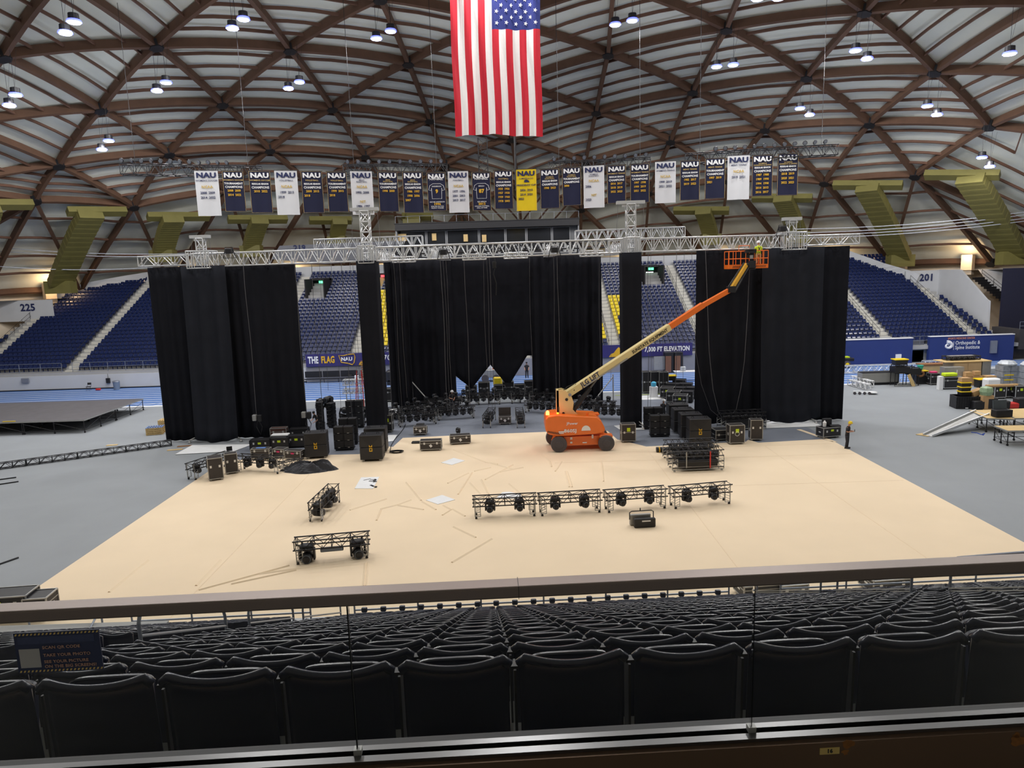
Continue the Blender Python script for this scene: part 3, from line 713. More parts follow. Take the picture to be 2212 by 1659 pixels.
# ================================================================ championship banners
BAN = [(419, 470, 369, 'w', "WOMEN'S SOCCER", ['NCAA'], ['2008 2009', '2014 2022']), (479, 525, 370, 'n', "WOMEN'S SOCCER", ['TOURNAMENT', 'CHAMPIONS'], ['2008 2009', '2014 2022']),
 (536, 583, 370, 'n', "WOMEN'S SOCCER", ['REGULAR SEASON', 'CHAMPIONS'], ['2010 2022']), (592, 641, 369, 'w', 'VOLLEYBALL', ['NCAA'], ['1999 2015', '2018']),
 (649, 695, 370, 'n', 'VOLLEYBALL', ['REGULAR SEASON', 'CHAMPIONS'], ['2000 2015', '2018']), (704, 748, 371, 'n', 'VOLLEYBALL', ['TOURNAMENT', 'CHAMPIONS'], ['1999 2015', '2018']),
 (756, 803, 370, 'w', "MEN'S\nBASKETBALL", ['NCAA'], ['1998 2000', '', 'NIT', '1986 1997']), (815, 858, 371, 'n', "MEN'S\nBASKETBALL", ['TOURNAMENT', 'CHAMPIONS'], ['1998 2000']),
 (868, 912, 371, 'n', "MEN'S\nBASKETBALL", ['REGULAR SEASON', 'CHAMPIONS'], ['1986 1997', '1998 2006', '2007']), (921, 962, 373, 'j', 'ANDERSON', ['9', '1996'], ['ARCHIE ANDERSON', 'WALTER PAYTON', 'TROPHY WINNER']),
 (967, 1011, 370, 'w', 'FOOTBALL', ['NCAA'], ['1977 1996', '2001 2003', '2013 2017']), (1018, 1059, 372, 'j', 'MIRICH', ['87', '2012'], ['REX MIRICH', 'COLLEGE FOOTBALL', 'HALL OF FAME']),
 (1066, 1107, 368, 'n', 'FOOTBALL', ['REGULAR SEASON', 'CHAMPIONS'], ['1933 1956', '1957 1958', '1959 1960', '1978 2003']), (1114, 1158, 366, 'y', 'LUMBERJACKS', ["PRESIDENTS' CUP"], ['2006 2013', '2014 2021', '2022']),
 (1166, 1208, 365, 'n', "WOMEN'S\nBASKETBALL", ['REGULAR SEASON', 'CHAMPIONS'], ['1998 2023']), (1214, 1255, 361, 'n', "WOMEN'S\nBASKETBALL", ['TOURNAMENT', 'CHAMPIONS'], ['2006']),
 (1260, 1305, 358, 'w', "WOMEN'S\nBASKETBALL", ['NCAA'], ['2006', '', 'NIT', '2023']), (1311, 1352, 357, 'n', "WOMEN'S TENNIS", ['REGULAR SEASON', 'CHAMPIONS'], ['2016 2017', '2018 2019', '2022 2023']),
 (1361, 1403, 354, 'n', "WOMEN'S TENNIS", ['TOURNAMENT', 'CHAMPIONS'], ['1997 1998', '1999 2019', '2021 2022']), (1415, 1460, 349, 'w', "WOMEN'S TENNIS", ['NCAA'], ['1999 2019', '2021 2022']),
 (1469, 1512, 347, 'n', "MEN'S TENNIS", ['REGULAR SEASON', 'CHAMPIONS'], ['1982 2017', '2019 2023']), (1523, 1567, 342, 'n', "MEN'S TENNIS", ['TOURNAMENT', 'CHAMPIONS'], ['1997 2019', '2021']),
 (1572, 1620, 336, 'w', "MEN'S TENNIS", ['NCAA'], ['2019 2021']), (1625, 1670, 335, 'n', "WOMEN'S\nSWIMMING & DIVING", ['REGULAR SEASON', 'CHAMPIONS'], ['1987 1988', '1989 1990', '1994 1998', '2014 2015', '2016 2017']),
 (1680, 1725, 332, 'n', "WOMEN'S\nSWIMMING & DIVING", ['REGULAR SEASON', 'CHAMPIONS'], ['2018 2019', '2020 2021', '2022 2023'])]
def banY(x): return float(np.interp(x, [440, 900, 1130, 1450, 1700], [57.5, 62.5, 63.5, 61.5, 60.5]))
for bi, (x0, x1, yt, ty, sport, hd, yrs) in enumerate(BAN):
    Y0, Y1 = banY(x0), banY(x1); p = Vector(V(x0, yt, Y0)); q = Vector(V(x1, yt, Y1)); q.z = p.z = (p.z + q.z) / 2
    xd = (q - p); W = xd.length; xd.normalize(); H = W * 1.98; n = Vector((0, 0, 1)).cross(xd) * -1   # n points to the camera side
    n = xd.cross(Vector((0, 0, 1)))
    desc = {'w': 'white', 'n': 'navy', 'y': 'yellow', 'j': 'navy jersey'}[ty]
    yy = [s for s in yrs if s and s[0].isdigit()]
    if ty == 'j': lab = 'dark navy hanging banner with a football jersey numbered %s' % hd[0]
    else: lab = '%s hanging %s banner, %s, listing %s%s' % (desc, sport.replace('\n', ' ').lower(), ' '.join(hd).lower(), yy[0] if yy else '', '' if len(yy) < 2 else ' to ' + yy[-1].split()[-1])
    lw = lab.split(); lab = ' '.join(lw[:16])
    root = thing('championship_banner', lab, 'banner', p, group='championship banners in the row')
    cl = MB(); cl.grid(lambda u, v: tuple(xd * (u * W) + Vector((0, 0, -v * H)) + n * (.05 * math.sin(u * 9 + bi) * v)), 10, 8)
    c = cl.build('cloth', {'w': 'ban_white', 'n': 'ban_navy', 'y': 'ban_yel', 'j': 'ban_navy'}[ty], root, smooth=True)
    MB().tube([tuple(xd * a + Vector((0, 0, b)) + n * .06) for a, b in ((.03, -.03), (W - .03, -.03), (W - .03, -H + .03), (.03, -H + .03))], .012 if ty != 'w' else .008, 4, closed=True).build('border', 'tan_text' if ty != 'w' else 'white', root)
    MB().bar(xd * -.05 + Vector((0, 0, .03)), xd * (W + .05) + Vector((0, 0, .03)), .03, 6).build('hanging_bar', 'steel_dark', root)
    def T(s, fy, size, m, bold=.015, sx=1.0, al='CENTER', fx=.5):
        o = xd * (W * fx) + Vector((0, 0, -H * fy)) + n * .075
        return text('lettering', s, m, root, o, xd, (0, 0, 1), size * W, al, bold, sx)
    T('NAU', .105, .30, {'w': 'navy_text', 'n': 'white_text', 'y': 'navy_text', 'j': 'white_text'}[ty], .05, 1.3)
    if ty == 'j':
        T('FOOTBALL', .175, .12, 'white_text', .03, 1.15)
        a = [(.5 - .2, .29), (.5 - .36, .34), (.5 - .42, .45), (.5 - .30, .47), (.5 - .27, .40), (.5 - .25, .68), (.75, .68), (.77, .40), (.80, .47), (.92, .45), (.86, .34), (.70, .29)]
        MB().tube([tuple(xd * (W * u) + Vector((0, 0, -H * v)) + n * .07) for u, v in a], .017, 4, closed=True).build('jersey_outline', 'white_text', root)
        T(sport, .36, .09, 'white_text'); T(hd[0], .49, .26, 'gold_text', .05); T(yrs[0], .765, .085, 'white_text'); T(hd[1], .82, .15, 'gold_text', .04, 1.2); T(yrs[1], .88, .08, 'white_text'); T(yrs[2], .925, .08, 'white_text')
        continue
    two = '\n' in sport
    T(sport, .225 if two else .22, .085 if two else .105, {'w': 'navy_text', 'n': 'tan_text', 'y': 'navy_text'}[ty], .01)
    y0 = .36
    if ty == 'w': T('NCAA', y0, .165, 'tan_text', .04, 1.0); y0 = .49
    elif ty == 'y':
        MB().poly([tuple(xd * (W * u) + Vector((0, 0, -H * v)) + n * .07) for u, v in ((.4, .27), (.5, .24), (.62, .27), (.66, .31), (.4, .31))], .01, -n).build('axe_emblem', 'navy_text', root)
        T(hd[0], .38, .115, 'navy_text', .03); y0 = .50
    else:
        T(hd[0], .305, .115 if len(hd[0]) > 11 else .13, 'white_text', .04, .78 if len(hd[0]) > 11 else .95); T(hd[1], .39, .15, 'white_text', .03, .92); y0 = .48
    yc = {'w': 'navy_text', 'n': 'gold_text', 'y': 'navy_text'}[ty]
    for k, s in enumerate(yrs):
        if not s: continue
        if s == 'NIT': T('NIT', y0 + k * .105, .15, 'tan_text', .04)
        elif ' ' in s: T(s.replace(' ', '  '), y0 + k * .105, .145, yc, .03, .9)
        else: T(s, y0 + k * .105, .145, yc, .03, .9, 'LEFT', .1)
# rigging trusses with floodlights above the banners
RIG = [((262, 366), (566, 372), 58.5, 61.5, 12, 'at the left end of the banner row'), ((742, 368), (965, 366), 63.5, 65, 10, 'above the basketball banners'), ((1186, 362), (1405, 352), 65, 63.5, 10, 'right of the yellow banner'), ((1480, 344), (1808, 324), 62.5, 60, 12, 'above the right end of the banner row')]
fld = None
for (a, b, Ya, Yb, nf, wh) in RIG:
    p = Vector(V(a[0], a[1], Ya)); q = Vector(V(b[0], b[1], Yb))
    truss('lighting_truss', 'long black rigging truss with floodlights, ' + wh, p, q, 1.0, .8, 'steel_dark', 1.0, .045, .025, group='black trusses hung behind the banners')
    for t in (.1, .9):
        c = p.lerp(q, t); tag(MB().bar(c + Vector((0, 0, .4)), (c.x, c.y, dome_z(c.x, c.y)), .02, 4).build('hanging_chain', 'steel_dark'), '%s suspension chain of the black rigging truss %s' % ('left' if t < .5 else 'right', wh), 'chain')
    for k in range(nf):
        c = p.lerp(q, (k + .5) / nf if nf == 10 else .15 + (k / nf) * (.45 if a[0] < 300 or True else 1)) if nf == 10 else p.lerp(q, (.02 + k / nf * .8) if a[0] < 500 else (.2 + k / nf * .78))
        lab = 'small round floodlight %s along the black truss %s' % (['first', 'second', 'third', 'fourth', 'fifth', 'sixth', 'seventh', 'eighth', 'ninth', 'tenth', 'eleventh', 'twelfth'][k], wh)
        if fld is None:
            fld = thing('floodlight', lab, 'floodlight', (0, 0, 0))
            MB().lathe([(.1, .18), (.22, .1), (.24, 0), (.2, -.02)], n=10, ax='y').build('housing', 'steel_dark', fld)
            MB().lathe([(.19, -.03), (.19, -.05)], n=10, ax='y').build('lens', 'rail', fld)
            MB().bar((0, .1, 0), (0, .1, -.3), .03, 4).build('yoke', 'steel_dark', fld)
            o = fld
        else: o = dup(fld, (0, 0, 0))
        o.scale = (.8, .8, .8); o.location = (c.x, c.y - .3, c.z + .66); o.rotation_euler = (.5, 0, random.uniform(-.6, .6)); tag(o, lab, 'floodlight', 'floodlights on the rigging trusses')
MB_ = MB()
p = V(1045, 385, 66)
truss('hanging_truss', 'small dark vertical lattice mast hanging behind the centre banners', (p[0], 66, 19.5), (p[0], 66, 23.5), .8, .8, 'steel_dark', .8, .04, .02, up=(0, 1, 0))
# arena cable bundle along the rim
cb = thing('cable_bundle', 'bundle of thin pale cables strung along the dome rim at right', 'cables', V(1830, 500, 90))
for i, (a, b) in enumerate([((1700, 504), (2260, 458)), ((1700, 509), (2260, 466)), ((1700, 515), (2260, 472)), ((1720, 495), (2260, 452))]):
    P, Q = Vector(V(a[0], a[1], 92)), Vector(V(b[0], b[1], 82)); pts = [P.lerp(Q, t / 8) - Vector((0, 0, .5 * math.sin(t / 8 * PI))) for t in range(9)]
    MB().tube(pts, .05, 4).build('cable', 'rail', cb, cb.location)
cb = thing('cable_bundle', 'bundle of thin pale cables strung along the dome rim at left', 'cables', V(0, 530, 90))
for i, (a, b) in enumerate([((-40, 532), (430, 548)), ((-40, 540), (430, 552)), ((-40, 573), (330, 578))]):
    P, Q = Vector(V(a[0], a[1], 86)), Vector(V(b[0], b[1], 95)); pts = [P.lerp(Q, t / 8) - Vector((0, 0, .4 * math.sin(t / 8 * PI))) for t in range(9)]
    MB().tube(pts, .05, 4).build('cable', 'rail', cb, cb.location)
# ================================================================ stage roof structure
TY = 52.0; XT = [-22.0, -10.13, 8.85, 20.6]
def tr(lab, p, q, w, h, m='alu', bay=.95, g='silver stage roof trusses', r=.052, rb=.03, name='stage_truss', **k): return truss(name, lab, p, q, w, h, m, bay, r, rb, group=g, **k)
tr('silver outrigger truss sticking out at the left end of the stage roof', (-26.5, TY, 13.3), (-22.9, TY, 13.3), .55, .68, bay=1.2)
tr('silver front truss between the left outer tower and the left inner tower', (-22.9, TY, 13.25), (-10.8, TY, 13.3), .8, .92)
tr('silver front truss spanning the centre opening of the stage', (-9.4, TY, 13.3), (8.2, TY, 13.35), .8, .95)
tr('silver front truss between the right inner tower and the right outer tower', (9.5, TY, 13.35), (19.9, TY, 13.3), .8, .92)
tr('silver outrigger truss sticking out at the right end of the stage roof', (21.4, TY, 13.3), (25.2, TY, 13.3), .55, .68, bay=1.2)
tr('silver rear roof truss seen above the front truss, left part', (-17.0, 64, 14.55), (-7.5, 64, 14.6), .8, .95)
tr('silver rear roof truss seen above the front truss, right part', (6.0, 64, 14.6), (15.6, 64, 14.65), .8, .95)
tr('silver rear roof truss over the back drape, centre part', (-7.5, 63.6, 13.7), (6.0, 63.6, 13.7), .8, .9)
tr('black lighting truss lying behind the centre front truss', (-9, 58, 13.65), (8, 58, 13.7), .5, .55, 'black_paint', g='black lighting trusses above the stage')
for x, wh in ((-10.13, 'at the left inner tower'), (-5.3, 'left of the stage centre'), (3.4, 'right of the stage centre'), (8.85, 'at the right inner tower')):
    tr('silver roof truss running front to back ' + wh, (x, TY + .6, 13.25), (x, 63.2, 13.25), .6, .75)
for x, wh in ((-8.3, 'leftmost'), (-2.6, 'second from left'), (.6, 'second from right'), (6.6, 'rightmost')):
    tr('short silver cross truss under the stage roof, ' + wh, (x - .9, 55 + abs(x) * .3, 12.95), (x + .9, 55 + abs(x) * .3, 12.95), .4, .4, bay=.5)
towers = [(-22.0, 14.8, 1.35, 'left outer'), (-10.13, 16.35, 2.0, 'left inner'), (8.85, 16.25, 2.0, 'right inner'), (20.4, 14.75, 1.3, 'right outer')]
for x, zt, cw, wh in towers:
    inner = 'inner' in wh; w_ = .62 if inner else .5
    root = truss('stage_tower', 'silver %s tower of the stage roof with a beam cap' % wh, (x, TY, .15), (x, TY, zt), w_, w_, 'alu', .75, .045, .026, group='four towers of the stage roof', up=(0, 1, 0))
    h = Vector((0, 0, -.15)); z0 = root.location.z
    MB().box((0, 0, zt - z0 + .12), (cw, .5, .22)).box((0, 0, zt - z0 - .08), (cw * .6, .35, .2)).build('head_beam', 'alu', root)
    MB().bar((-cw * .45, 0, zt - z0), (-cw * .52, 0, 13.6), .012, 4).bar((cw * .45, 0, zt - z0), (cw * .52, 0, 13.6), .012, 4).build('lifting_chain', 'cable', root)
    sl = MB()
    s2 = .55 if inner else .8
    for a in (-1, 1):
        for b in (-1, 1):
            sl.bar((a * s2, b * s2, 12.55), (a * s2, b * s2, 13.75), .04, 5)
            for k in range(1, 4): sl.bar((a * s2 * (1 - k * .22), b * s2, 12.6), (a * s2 * (1 - k * .22), b * s2, 13.7), .028, 4)
    for z in (12.55, 13.75):
        for a in (-1, 1): sl.bar((a * s2, -s2, z), (a * s2, s2, z), .045, 5); sl.bar((-s2, a * s2, z), (s2, a * s2, z), .045, 5)
    sl.build('sleeve_block', 'alu', root)
    og = MB()
    for a in (-1, 1):
        oq = .75 if inner else 1.9; og.bar((0, 0, .9), (a * oq, -.9, .08), .035, 5); og.bar((0, 0, .12), (a * oq, -.9, .08), .03, 5); og.lathe([(.12, -.15), (.12, -.08), (.04, 0)], (a * oq, -.9, .02), 8)
        og.bar((0, 0, .9), (a * oq * .9, 1.0, .08), .035, 5)
    og.build('outrigger', 'alu_dull', root)
# chain hoists clamped on the front truss
for px, py, wh in ((495, 545, 'beside the left outer tower'), (958, 548, 'above the stage centre left'), (1198, 543, 'above the stage centre right'), (1690, 497, 'beside the right outer tower')):
    p = V(px, py, TY - .5); t = thing('chain_hoist', 'dark chain hoist in a cable cradle ' + wh, 'hoist', p, group='hoists on the front truss')
    MB().bev((0, 0, .1), (.55, .4, .38), .08).build('motor', 'black_paint', t); MB().tube([(-.45, 0, -.4), (-.25, 0, .35), (.25, 0, .35), (.45, 0, -.4)], .03, 5).bar((-.45, 0, -.4), (.45, 0, -.4), .02, 4).build('cradle', 'black_paint', t)
# ================================================================ drapes
def drape(lab, pts, ztop, zbot, m='drape', folds=9, amp=.13, zb=None, nu=70, seed=0, name='stage_drape', group='black stage drapes', flare=0.0):
    rs = random.Random(seed); P = [Vector((a, b, 0)) for a, b in pts]; L = [0]
    for a, b in zip(P, P[1:]): L.append(L[-1] + (b - a).length)
    ph = [rs.uniform(0, 6.28) for _ in range(6)]; tot = L[-1]
    def base(u):
        d = u * tot
        for i in range(len(P) - 1):
            if d <= L[i + 1] + 1e-6:
                t = (d - L[i]) / (L[i + 1] - L[i]); c = P[i].lerp(P[i + 1], t); dr = (P[i + 1] - P[i]).normalized(); return c, Vector((dr.y, -dr.x, 0))
        return P[-1], Vector((0, -1, 0))
    def f(u, v):
        c, n = base(u); s = u * tot
        w = math.sin(s * folds / tot * 6.28 + ph[0] + .4 * math.sin(v * 3)) * .5 + .3 * math.sin(s * 2.1 + ph[1]) + .10 * math.sin(s * 5.7 + ph[2] + v)
        w += .05 * math.sin(s * 11.0 + ph[3])
        z0 = zbot if zb is None else zb(u)
        z = ztop + (z0 - ztop) * v
        return tuple(c + n * (w * amp * (.45 + .75 * v) + flare * v * v) + Vector((0, 0, z)))
    mb = MB(); mb.grid(f, nu, 14); o = mb.build(name, m, smooth=True, org=(pts[0][0], pts[0][1], zbot))
    sd = o.modifiers.new('thick', 'SOLIDIFY'); sd.thickness = .02
    return tag(o, lab, 'drape', group)
ts = 12.85
drape('black drape at the far left end of the stage, outer panel', [(-26.0, 52.0), (-22.8, 52.0)], ts, .05, 'drape', 5, seed=1)
drape('charcoal drape hanging in front of the left outer tower, slightly lighter', [(-23.4, 51.5), (-20.2, 51.4)], ts, .25, 'drape2', 3, .2, seed=2, flare=.5, zb=lambda u: .35 - .3 * math.sin(u * PI))
drape('wide black drape between the left outer tower and the left opening', [(-20.9, 52.1), (-15.3, 51.9)], ts, .08, 'drape', 7, .16, seed=3, nu=90)
drape('slim black drape wrapped around the left inner tower', [(-10.85, 52.9), (-10.85, 51.45), (-9.5, 51.45), (-9.5, 52.9)], ts, .05, 'drape', 7, .05, seed=4)
drape('slim black drape wrapped around the right inner tower', [(8.15, 52.9), (8.15, 51.4), (9.5, 51.4), (9.5, 52.9)], ts, .05, 'drape', 7, .05, seed=5)
drape('wide black drape right of the right opening', [(13.6, 52.0), (19.0, 52.1)], ts, .05, 'drape', 6, .18, seed=6, nu=90)
drape('charcoal drape billowing over the right outer tower base', [(18.2, 51.6), (22.6, 51.5)], ts, .3, 'drape2', 4, .2, seed=7, flare=.4, zb=lambda u: .55 - .45 * math.sin(u * PI), nu=80)
drape('narrow black drape at the far right end of the stage', [(22.0, 52.2), (24.7, 52.1)], ts, .05, 'drape', 4, .1, seed=8)
# back wall of drapes: three panels with slanted hems
BYY = 62.5
def xz(px, py): p = V(px, py, BYY); return p[0], p[2]
xa = xz(845, 700)[0] + .2
drape('black back drape, left panel', [(-10.6, 61.2), (-10.3, BYY), (float(V(983, 811, BYY)[0]) + .06, BYY)], 12.95, .2, 'drape', 8, .2, seed=9, nu=90, group='drapes at the back of the stage')
drape('black curtain strip hanging left of the back drape', [(-9.6, 59.3), (-8.4, 59.3)], 12.95, .1, 'drape', 3, .12, seed=14, group='drapes at the back of the stage')
def hem(pts):
    q = [xz(a, b) for a, b in pts]; xs = [a for a, _ in q]; zs = [b for _, b in q]
    return lambda u, xs=xs, zs=zs: float(np.interp(xs[0] + u * (xs[-1] - xs[0]), xs, zs)), xs[0], xs[-1]
f_, x0, x1 = hem([(983, 811), (1019, 840), (1059, 788)])
drape('black back drape with pointed hem left of the triangular gap', [(x0, BYY), (x1, BYY)], 12.95, 1, 'drape', 4, .08, zb=f_, seed=10, group='drapes at the back of the stage')
f_, x0, x1 = hem([(1059, 788), (1090, 826), (1103, 827), (1139, 768), (1149, 768)])
drape('black back drape with pointed hem right of the triangular gap', [(x0, BYY), (x1, BYY)], 12.95, 1, 'drape', 4, .08, zb=f_, seed=11, group='drapes at the back of the stage')
drape('wide black back drape, right panel behind the lift boom', [(x1, BYY), (7.1, BYY), (7.9, 61.5)], 12.95, .2, 'drape', 9, .25, seed=12, nu=110, group='drapes at the back of the stage')
# ---- hanging cables and hoist motors
def hang(px, py, Y, zb, lab, r=.018, m='cable', motor=0):
    p = V(px, py, Y); t = thing('hanging_cable', lab, 'cable', (p[0], Y, zb), group='cables hanging from the stage roof')
    n = 6; top = 12.9; pts = [(.04 * math.sin(i * 1.3 + px), 0, (top - zb) * i / n) for i in range(n + 1)]
    MB().tube(pts, r, 4).build('cable', m, t)
    if motor:
        MB().bev((-.18, 0, -.3), (.3, .34, .45), .05).build('hoist_motor', 'alu_dull', t); MB().bev((.2, 0, -.35), (.3, .3, .5), .05).build('chain_bag', 'black_plastic', t)
        MB().tube([(.1, 0, -.5), (.3, .05, -1.0), (.15, 0, -1.6), (-.1, 0, -1.0), (.05, 0, -.5)], .03, 4).build('chain_loop', 'black_plastic', t)
hang(526, 575, 51.0, 2.1, 'pale cable with a hoist motor hanging before the wide left drape', motor=1)
hang(636, 573, 51.0, 2.2, 'pale cable with a hoist motor at the right edge of the left drape', motor=1)
for k, (px, Y, zb) in enumerate([(672, 53, 1), (690, 55, 3), (715, 54, 1), (738, 54, 1), (756, 56, .6), (762, 53, .5), (828, 55, .6), (850, 54, .5), (862, 54, 2.4), (952, 56, 1), (958, 56, 1), (963, 55, .8), (1003, 57, .6), (1043, 56, .6), (1051, 56, .6), (1057, 56, .6), (1143, 57, 1.0), (1195, 56, 1.4), (1204, 56, 1.2), (1294, 57, 1.2), (1318, 55, 3), (1400, 55, .6), (1406, 54, .6), (1433, 53, .5), (1462, 56, .6), (1477, 53, .5)]):
    wh = 'in the left opening' if px < 780 else ('beside the slim left drape' if px < 870 else ('in front of the back drape' if px < 1300 else 'in the right opening'))
    kk = {0: 'first', 1: 'second', 2: 'third', 3: 'fourth', 4: 'fifth', 5: 'sixth', 6: 'seventh', 7: 'eighth', 8: 'ninth', 9: 'tenth', 10: 'eleventh', 11: 'twelfth'}
    j = sum(1 for q in [672, 690, 715, 738, 756, 762, 828, 850, 862, 952, 958, 963, 1003, 1043, 1051, 1057, 1143, 1195, 1204, 1294, 1318, 1400, 1406, 1433, 1462, 1477][:k] if (wh == 'in the left opening') == (q < 780) and (wh == 'beside the slim left drape') == (780 <= q < 870) and (wh == 'in front of the back drape') == (870 <= q < 1300))
    hang(px, 575 - (px - 600) * .035, Y, zb, 'thin vertical cable, %s from left, %s' % (kk[j], wh), .014 if k % 3 else .022)
o = V(1068, 575, 55); t = MB().tube([(o[0], 55, 12.9), (o[0] + .1, 55, 12.2), (o[0] - .1, 55, 11.6), (o[0] + .1, 55, 10.9), (o[0] + .05, 55, 10.0)], .04, 5).bev((o[0], 55, 12.3), (.3, .2, .5), .04).build('cable_tangle', 'cable_black')
tag(t, 'short dark cable tangle dangling below the truss centre', 'cable')
def slack(lab, pts, r=.02, m='cable'):
    tag(MB().tube(pts, r, 5).build('slack_cable', m), lab, 'cable', 'slack cables on the right drape')
def sp(pxs, Y): return [tuple(V(a, b, Y)) for a, b in pxs]
slack('pale slack cable hanging in a long curve down the right drape, rightmost', sp([(1619, 583), (1614, 690), (1608, 780), (1600, 840), (1590, 885), (1578, 898)], 50.9))
slack('pale slack cable hanging in a long curve down the right drape, middle', sp([(1524, 541), (1528, 650), (1532, 760), (1540, 840), (1552, 890), (1560, 903)], 51.0))
slack('dark slack cable hanging down the right drape, leftmost', sp([(1494, 543), (1498, 650), (1503, 760), (1515, 830), (1535, 885), (1556, 903)], 51.0), .012)
# floor boards below towers
def board(name, lab, pts, m='ply_white', th=.02, cat='board', z=.03, group=None):
    P = [G(x, y, z) for x, y in pts]; c = P[0]; mb = MB(); mb.poly([tuple(q) for q in P], th, (0, 0, 1)); o = mb.build(name, m, org=(c[0], c[1], 0)); return tag(o, lab, cat, group)
board('floor_board', 'white board sheet under the left outer tower', [(378, 982), (506, 975), (545, 960), (415, 962)])
board('floor_board', 'white board sheet under the right outer tower', [(1655, 925), (1776, 921), (1745, 905), (1700, 903), (1650, 910)])
board('floor_board', 'white board left of the lift beside the right inner tower', [(1326, 920), (1342, 930), (1392, 928), (1388, 912)])
board('floor_board', 'white board on the slate floor beside the left inner tower', [(832, 955), (850, 953), (858, 940), (838, 940)])
# ================================================================ people
def skinmesh(name, V_, E_, R_, m, parent, sub=1):
    me = bpy.data.meshes.new(name); me.from_pydata([tuple(v) for v in V_], E_, []); me.materials.append(M[m])
    o = bpy.data.objects.new(name, me); COL.objects.link(o); o.parent = parent
    s = o.modifiers.new('skin', 'SKIN'); s.use_smooth_shade = True
    lay = me.skin_vertices[0].data if len(me.skin_vertices) else None
    for i, r in enumerate(R_):
        lay[i].radius = (r, r) if not isinstance(r, tuple) else r
    lay[0].use_root = True
    b = o.modifiers.new('sub', 'SUBSURF'); b.levels = sub; b.render_levels = sub
    return o
def person(label, loc, rz, arms, legs, top='cloth_dark', bottom='cloth_dark', helmet=None, vest=False, lean=0.0, look=0.0, sleeves=.5, k=1.0):
    """arms/legs: [(elbow, wrist)]*2, [(knee, ankle)]*2 local coords; the figure faces -y"""
    root = thing('person', label, 'person', loc, rz); root.scale = (k, k, k)
    P = Vector; pel = P((0, 0, .94)); wst = P((0, -lean * .1, 1.10)); ch = P((0, -lean * .35, 1.32)); nk = P((0, -lean * .5, 1.47)); hd = P((0, -lean * .6 - .02 - look * .03, 1.60)); ht = P((0, -lean * .62 - .03 - look * .07, 1.69))
    v = [pel, wst, ch, nk, hd, ht]; e = [(0, 1), (1, 2), (2, 3), (3, 4), (4, 5)]; r = [.095, .09, .095, .052, .088, .078]
    for s, (el, wr) in zip((-1, 1), arms):
        sh = P((s * .175, ch.y, 1.39)); el = P(el); wr = P(wr); d = (wr - el).normalized(); n = len(v)
        v += [sh, el, wr, wr + d * .08]; e += [(2, n), (n, n + 1), (n + 1, n + 2), (n + 2, n + 3)]; r += [.05, .04, .028, .028]
        sd = d.cross(P((0, 0, 1))); sd = sd.normalized() if sd.length > .1 else P((1, 0, 0)); up = sd.cross(d)
        for q in range(4):
            a = wr + d * .085 + sd * (.027 - .018 * q); m_ = len(v); ln = (.07, .08, .075, .058)[q]
            v += [a + d * ln * .5, a + d * ln - up * .018]; e += [(n + 3, m_), (m_, m_ + 1)]; r += [.009, .007]
        m_ = len(v); v += [wr + d * .04 + sd * .045, wr + d * .085 + sd * .06]; e += [(n + 2, m_), (m_, m_ + 1)]; r += [.011, .008]
    for s, (kn, an) in zip((-1, 1), legs):
        hp = P((s * .09, 0, .88)); n = len(v); kn = P(kn); an = P(an)
        v += [hp, kn, an, an + P((0, -.14, -.05))]; e += [(0, n), (n, n + 1), (n + 1, n + 2), (n + 2, n + 3)]; r += [.07, .05, .038, .035]
    skinmesh('body', v, e, r, 'skin', root)
    # clothing: lofted shells over the body
    def loft(mb, rings, n=14):
        P_ = [(c[0] + rx * math.cos(2 * PI * i / n), c[1] + ry * math.sin(2 * PI * i / n), c[2]) for c, rx, ry in rings for i in range(n)]; m_ = len(rings)
        mb.add(P_, [(k_ * n + i, k_ * n + (i + 1) % n, (k_ + 1) * n + (i + 1) % n, (k_ + 1) * n + i) for k_ in range(m_ - 1) for i in range(n)] + [tuple(range(n - 1, -1, -1)), tuple(range((m_ - 1) * n, m_ * n))])
    t_ = MB(); loft(t_, [((0, 0, .90), .175, .125), ((0, 0, .96), .172, .125), (wst, .158, .115), (wst.lerp(ch, .6), .175, .125), (ch, .195, .13), (P((0, ch.y, 1.40)), .175, .11), (P((0, nk.y, 1.455)), .085, .08), (P((0, nk.y, 1.475)), .06, .06)])
    for s, (el, wr) in zip((-1, 1), arms):
        sh = P((s * .165, ch.y, 1.385)); el = P(el); wr = P(wr)
        t_.tube([sh, sh.lerp(el, .5), sh.lerp(el, .75)] + ([el, el.lerp(wr, .8)] if sleeves > .6 else []), [.072, .062, .056] + ([.052, .042] if sleeves > .6 else []), 10)
    t_.build('shirt', top, root, smooth=True)
    t_ = MB(); loft(t_, [((0, 0, .80), .16, .12), ((0, 0, .86), .178, .13), ((0, 0, .94), .168, .122), ((0, 0, 1.0), .158, .116)])
    for s, (kn, an) in zip((-1, 1), legs):
        hp = P((s * .092, 0, .87)); kn = P(kn); an = P(an); t_.tube([hp, hp.lerp(kn, .35), kn, kn.lerp(an, .4), an + (kn - an) * .04], [.1, .092, .07, .068, .058], 10)
    t_.build('trousers', bottom, root, smooth=True)
    sh = MB()
    for s, (kn, an) in zip((-1, 1), legs): sh.bev((an[0], an[1] - .06, .05), (.1, .28, .1), .03)
    sh.build('shoes', 'black_plastic', root)
    if helmet:
        MB().lathe([(.15, -.01), (.155, .0), (.128, .01), (.128, .05), (.11, .10), (.07, .135), (.02, .15)], (ht.x, ht.y, ht.z - .02), 14).build('hard_hat', helmet, root, smooth=True)
    else: MB().lathe([(.09, -.06), (.105, 0), (.1, .05), (.06, .09), (.01, .1)], (ht.x, ht.y + .015, ht.z - .02), 12).build('hair', 'black_plastic', root, smooth=True)
    f = MB(); fy = hd.y - .1
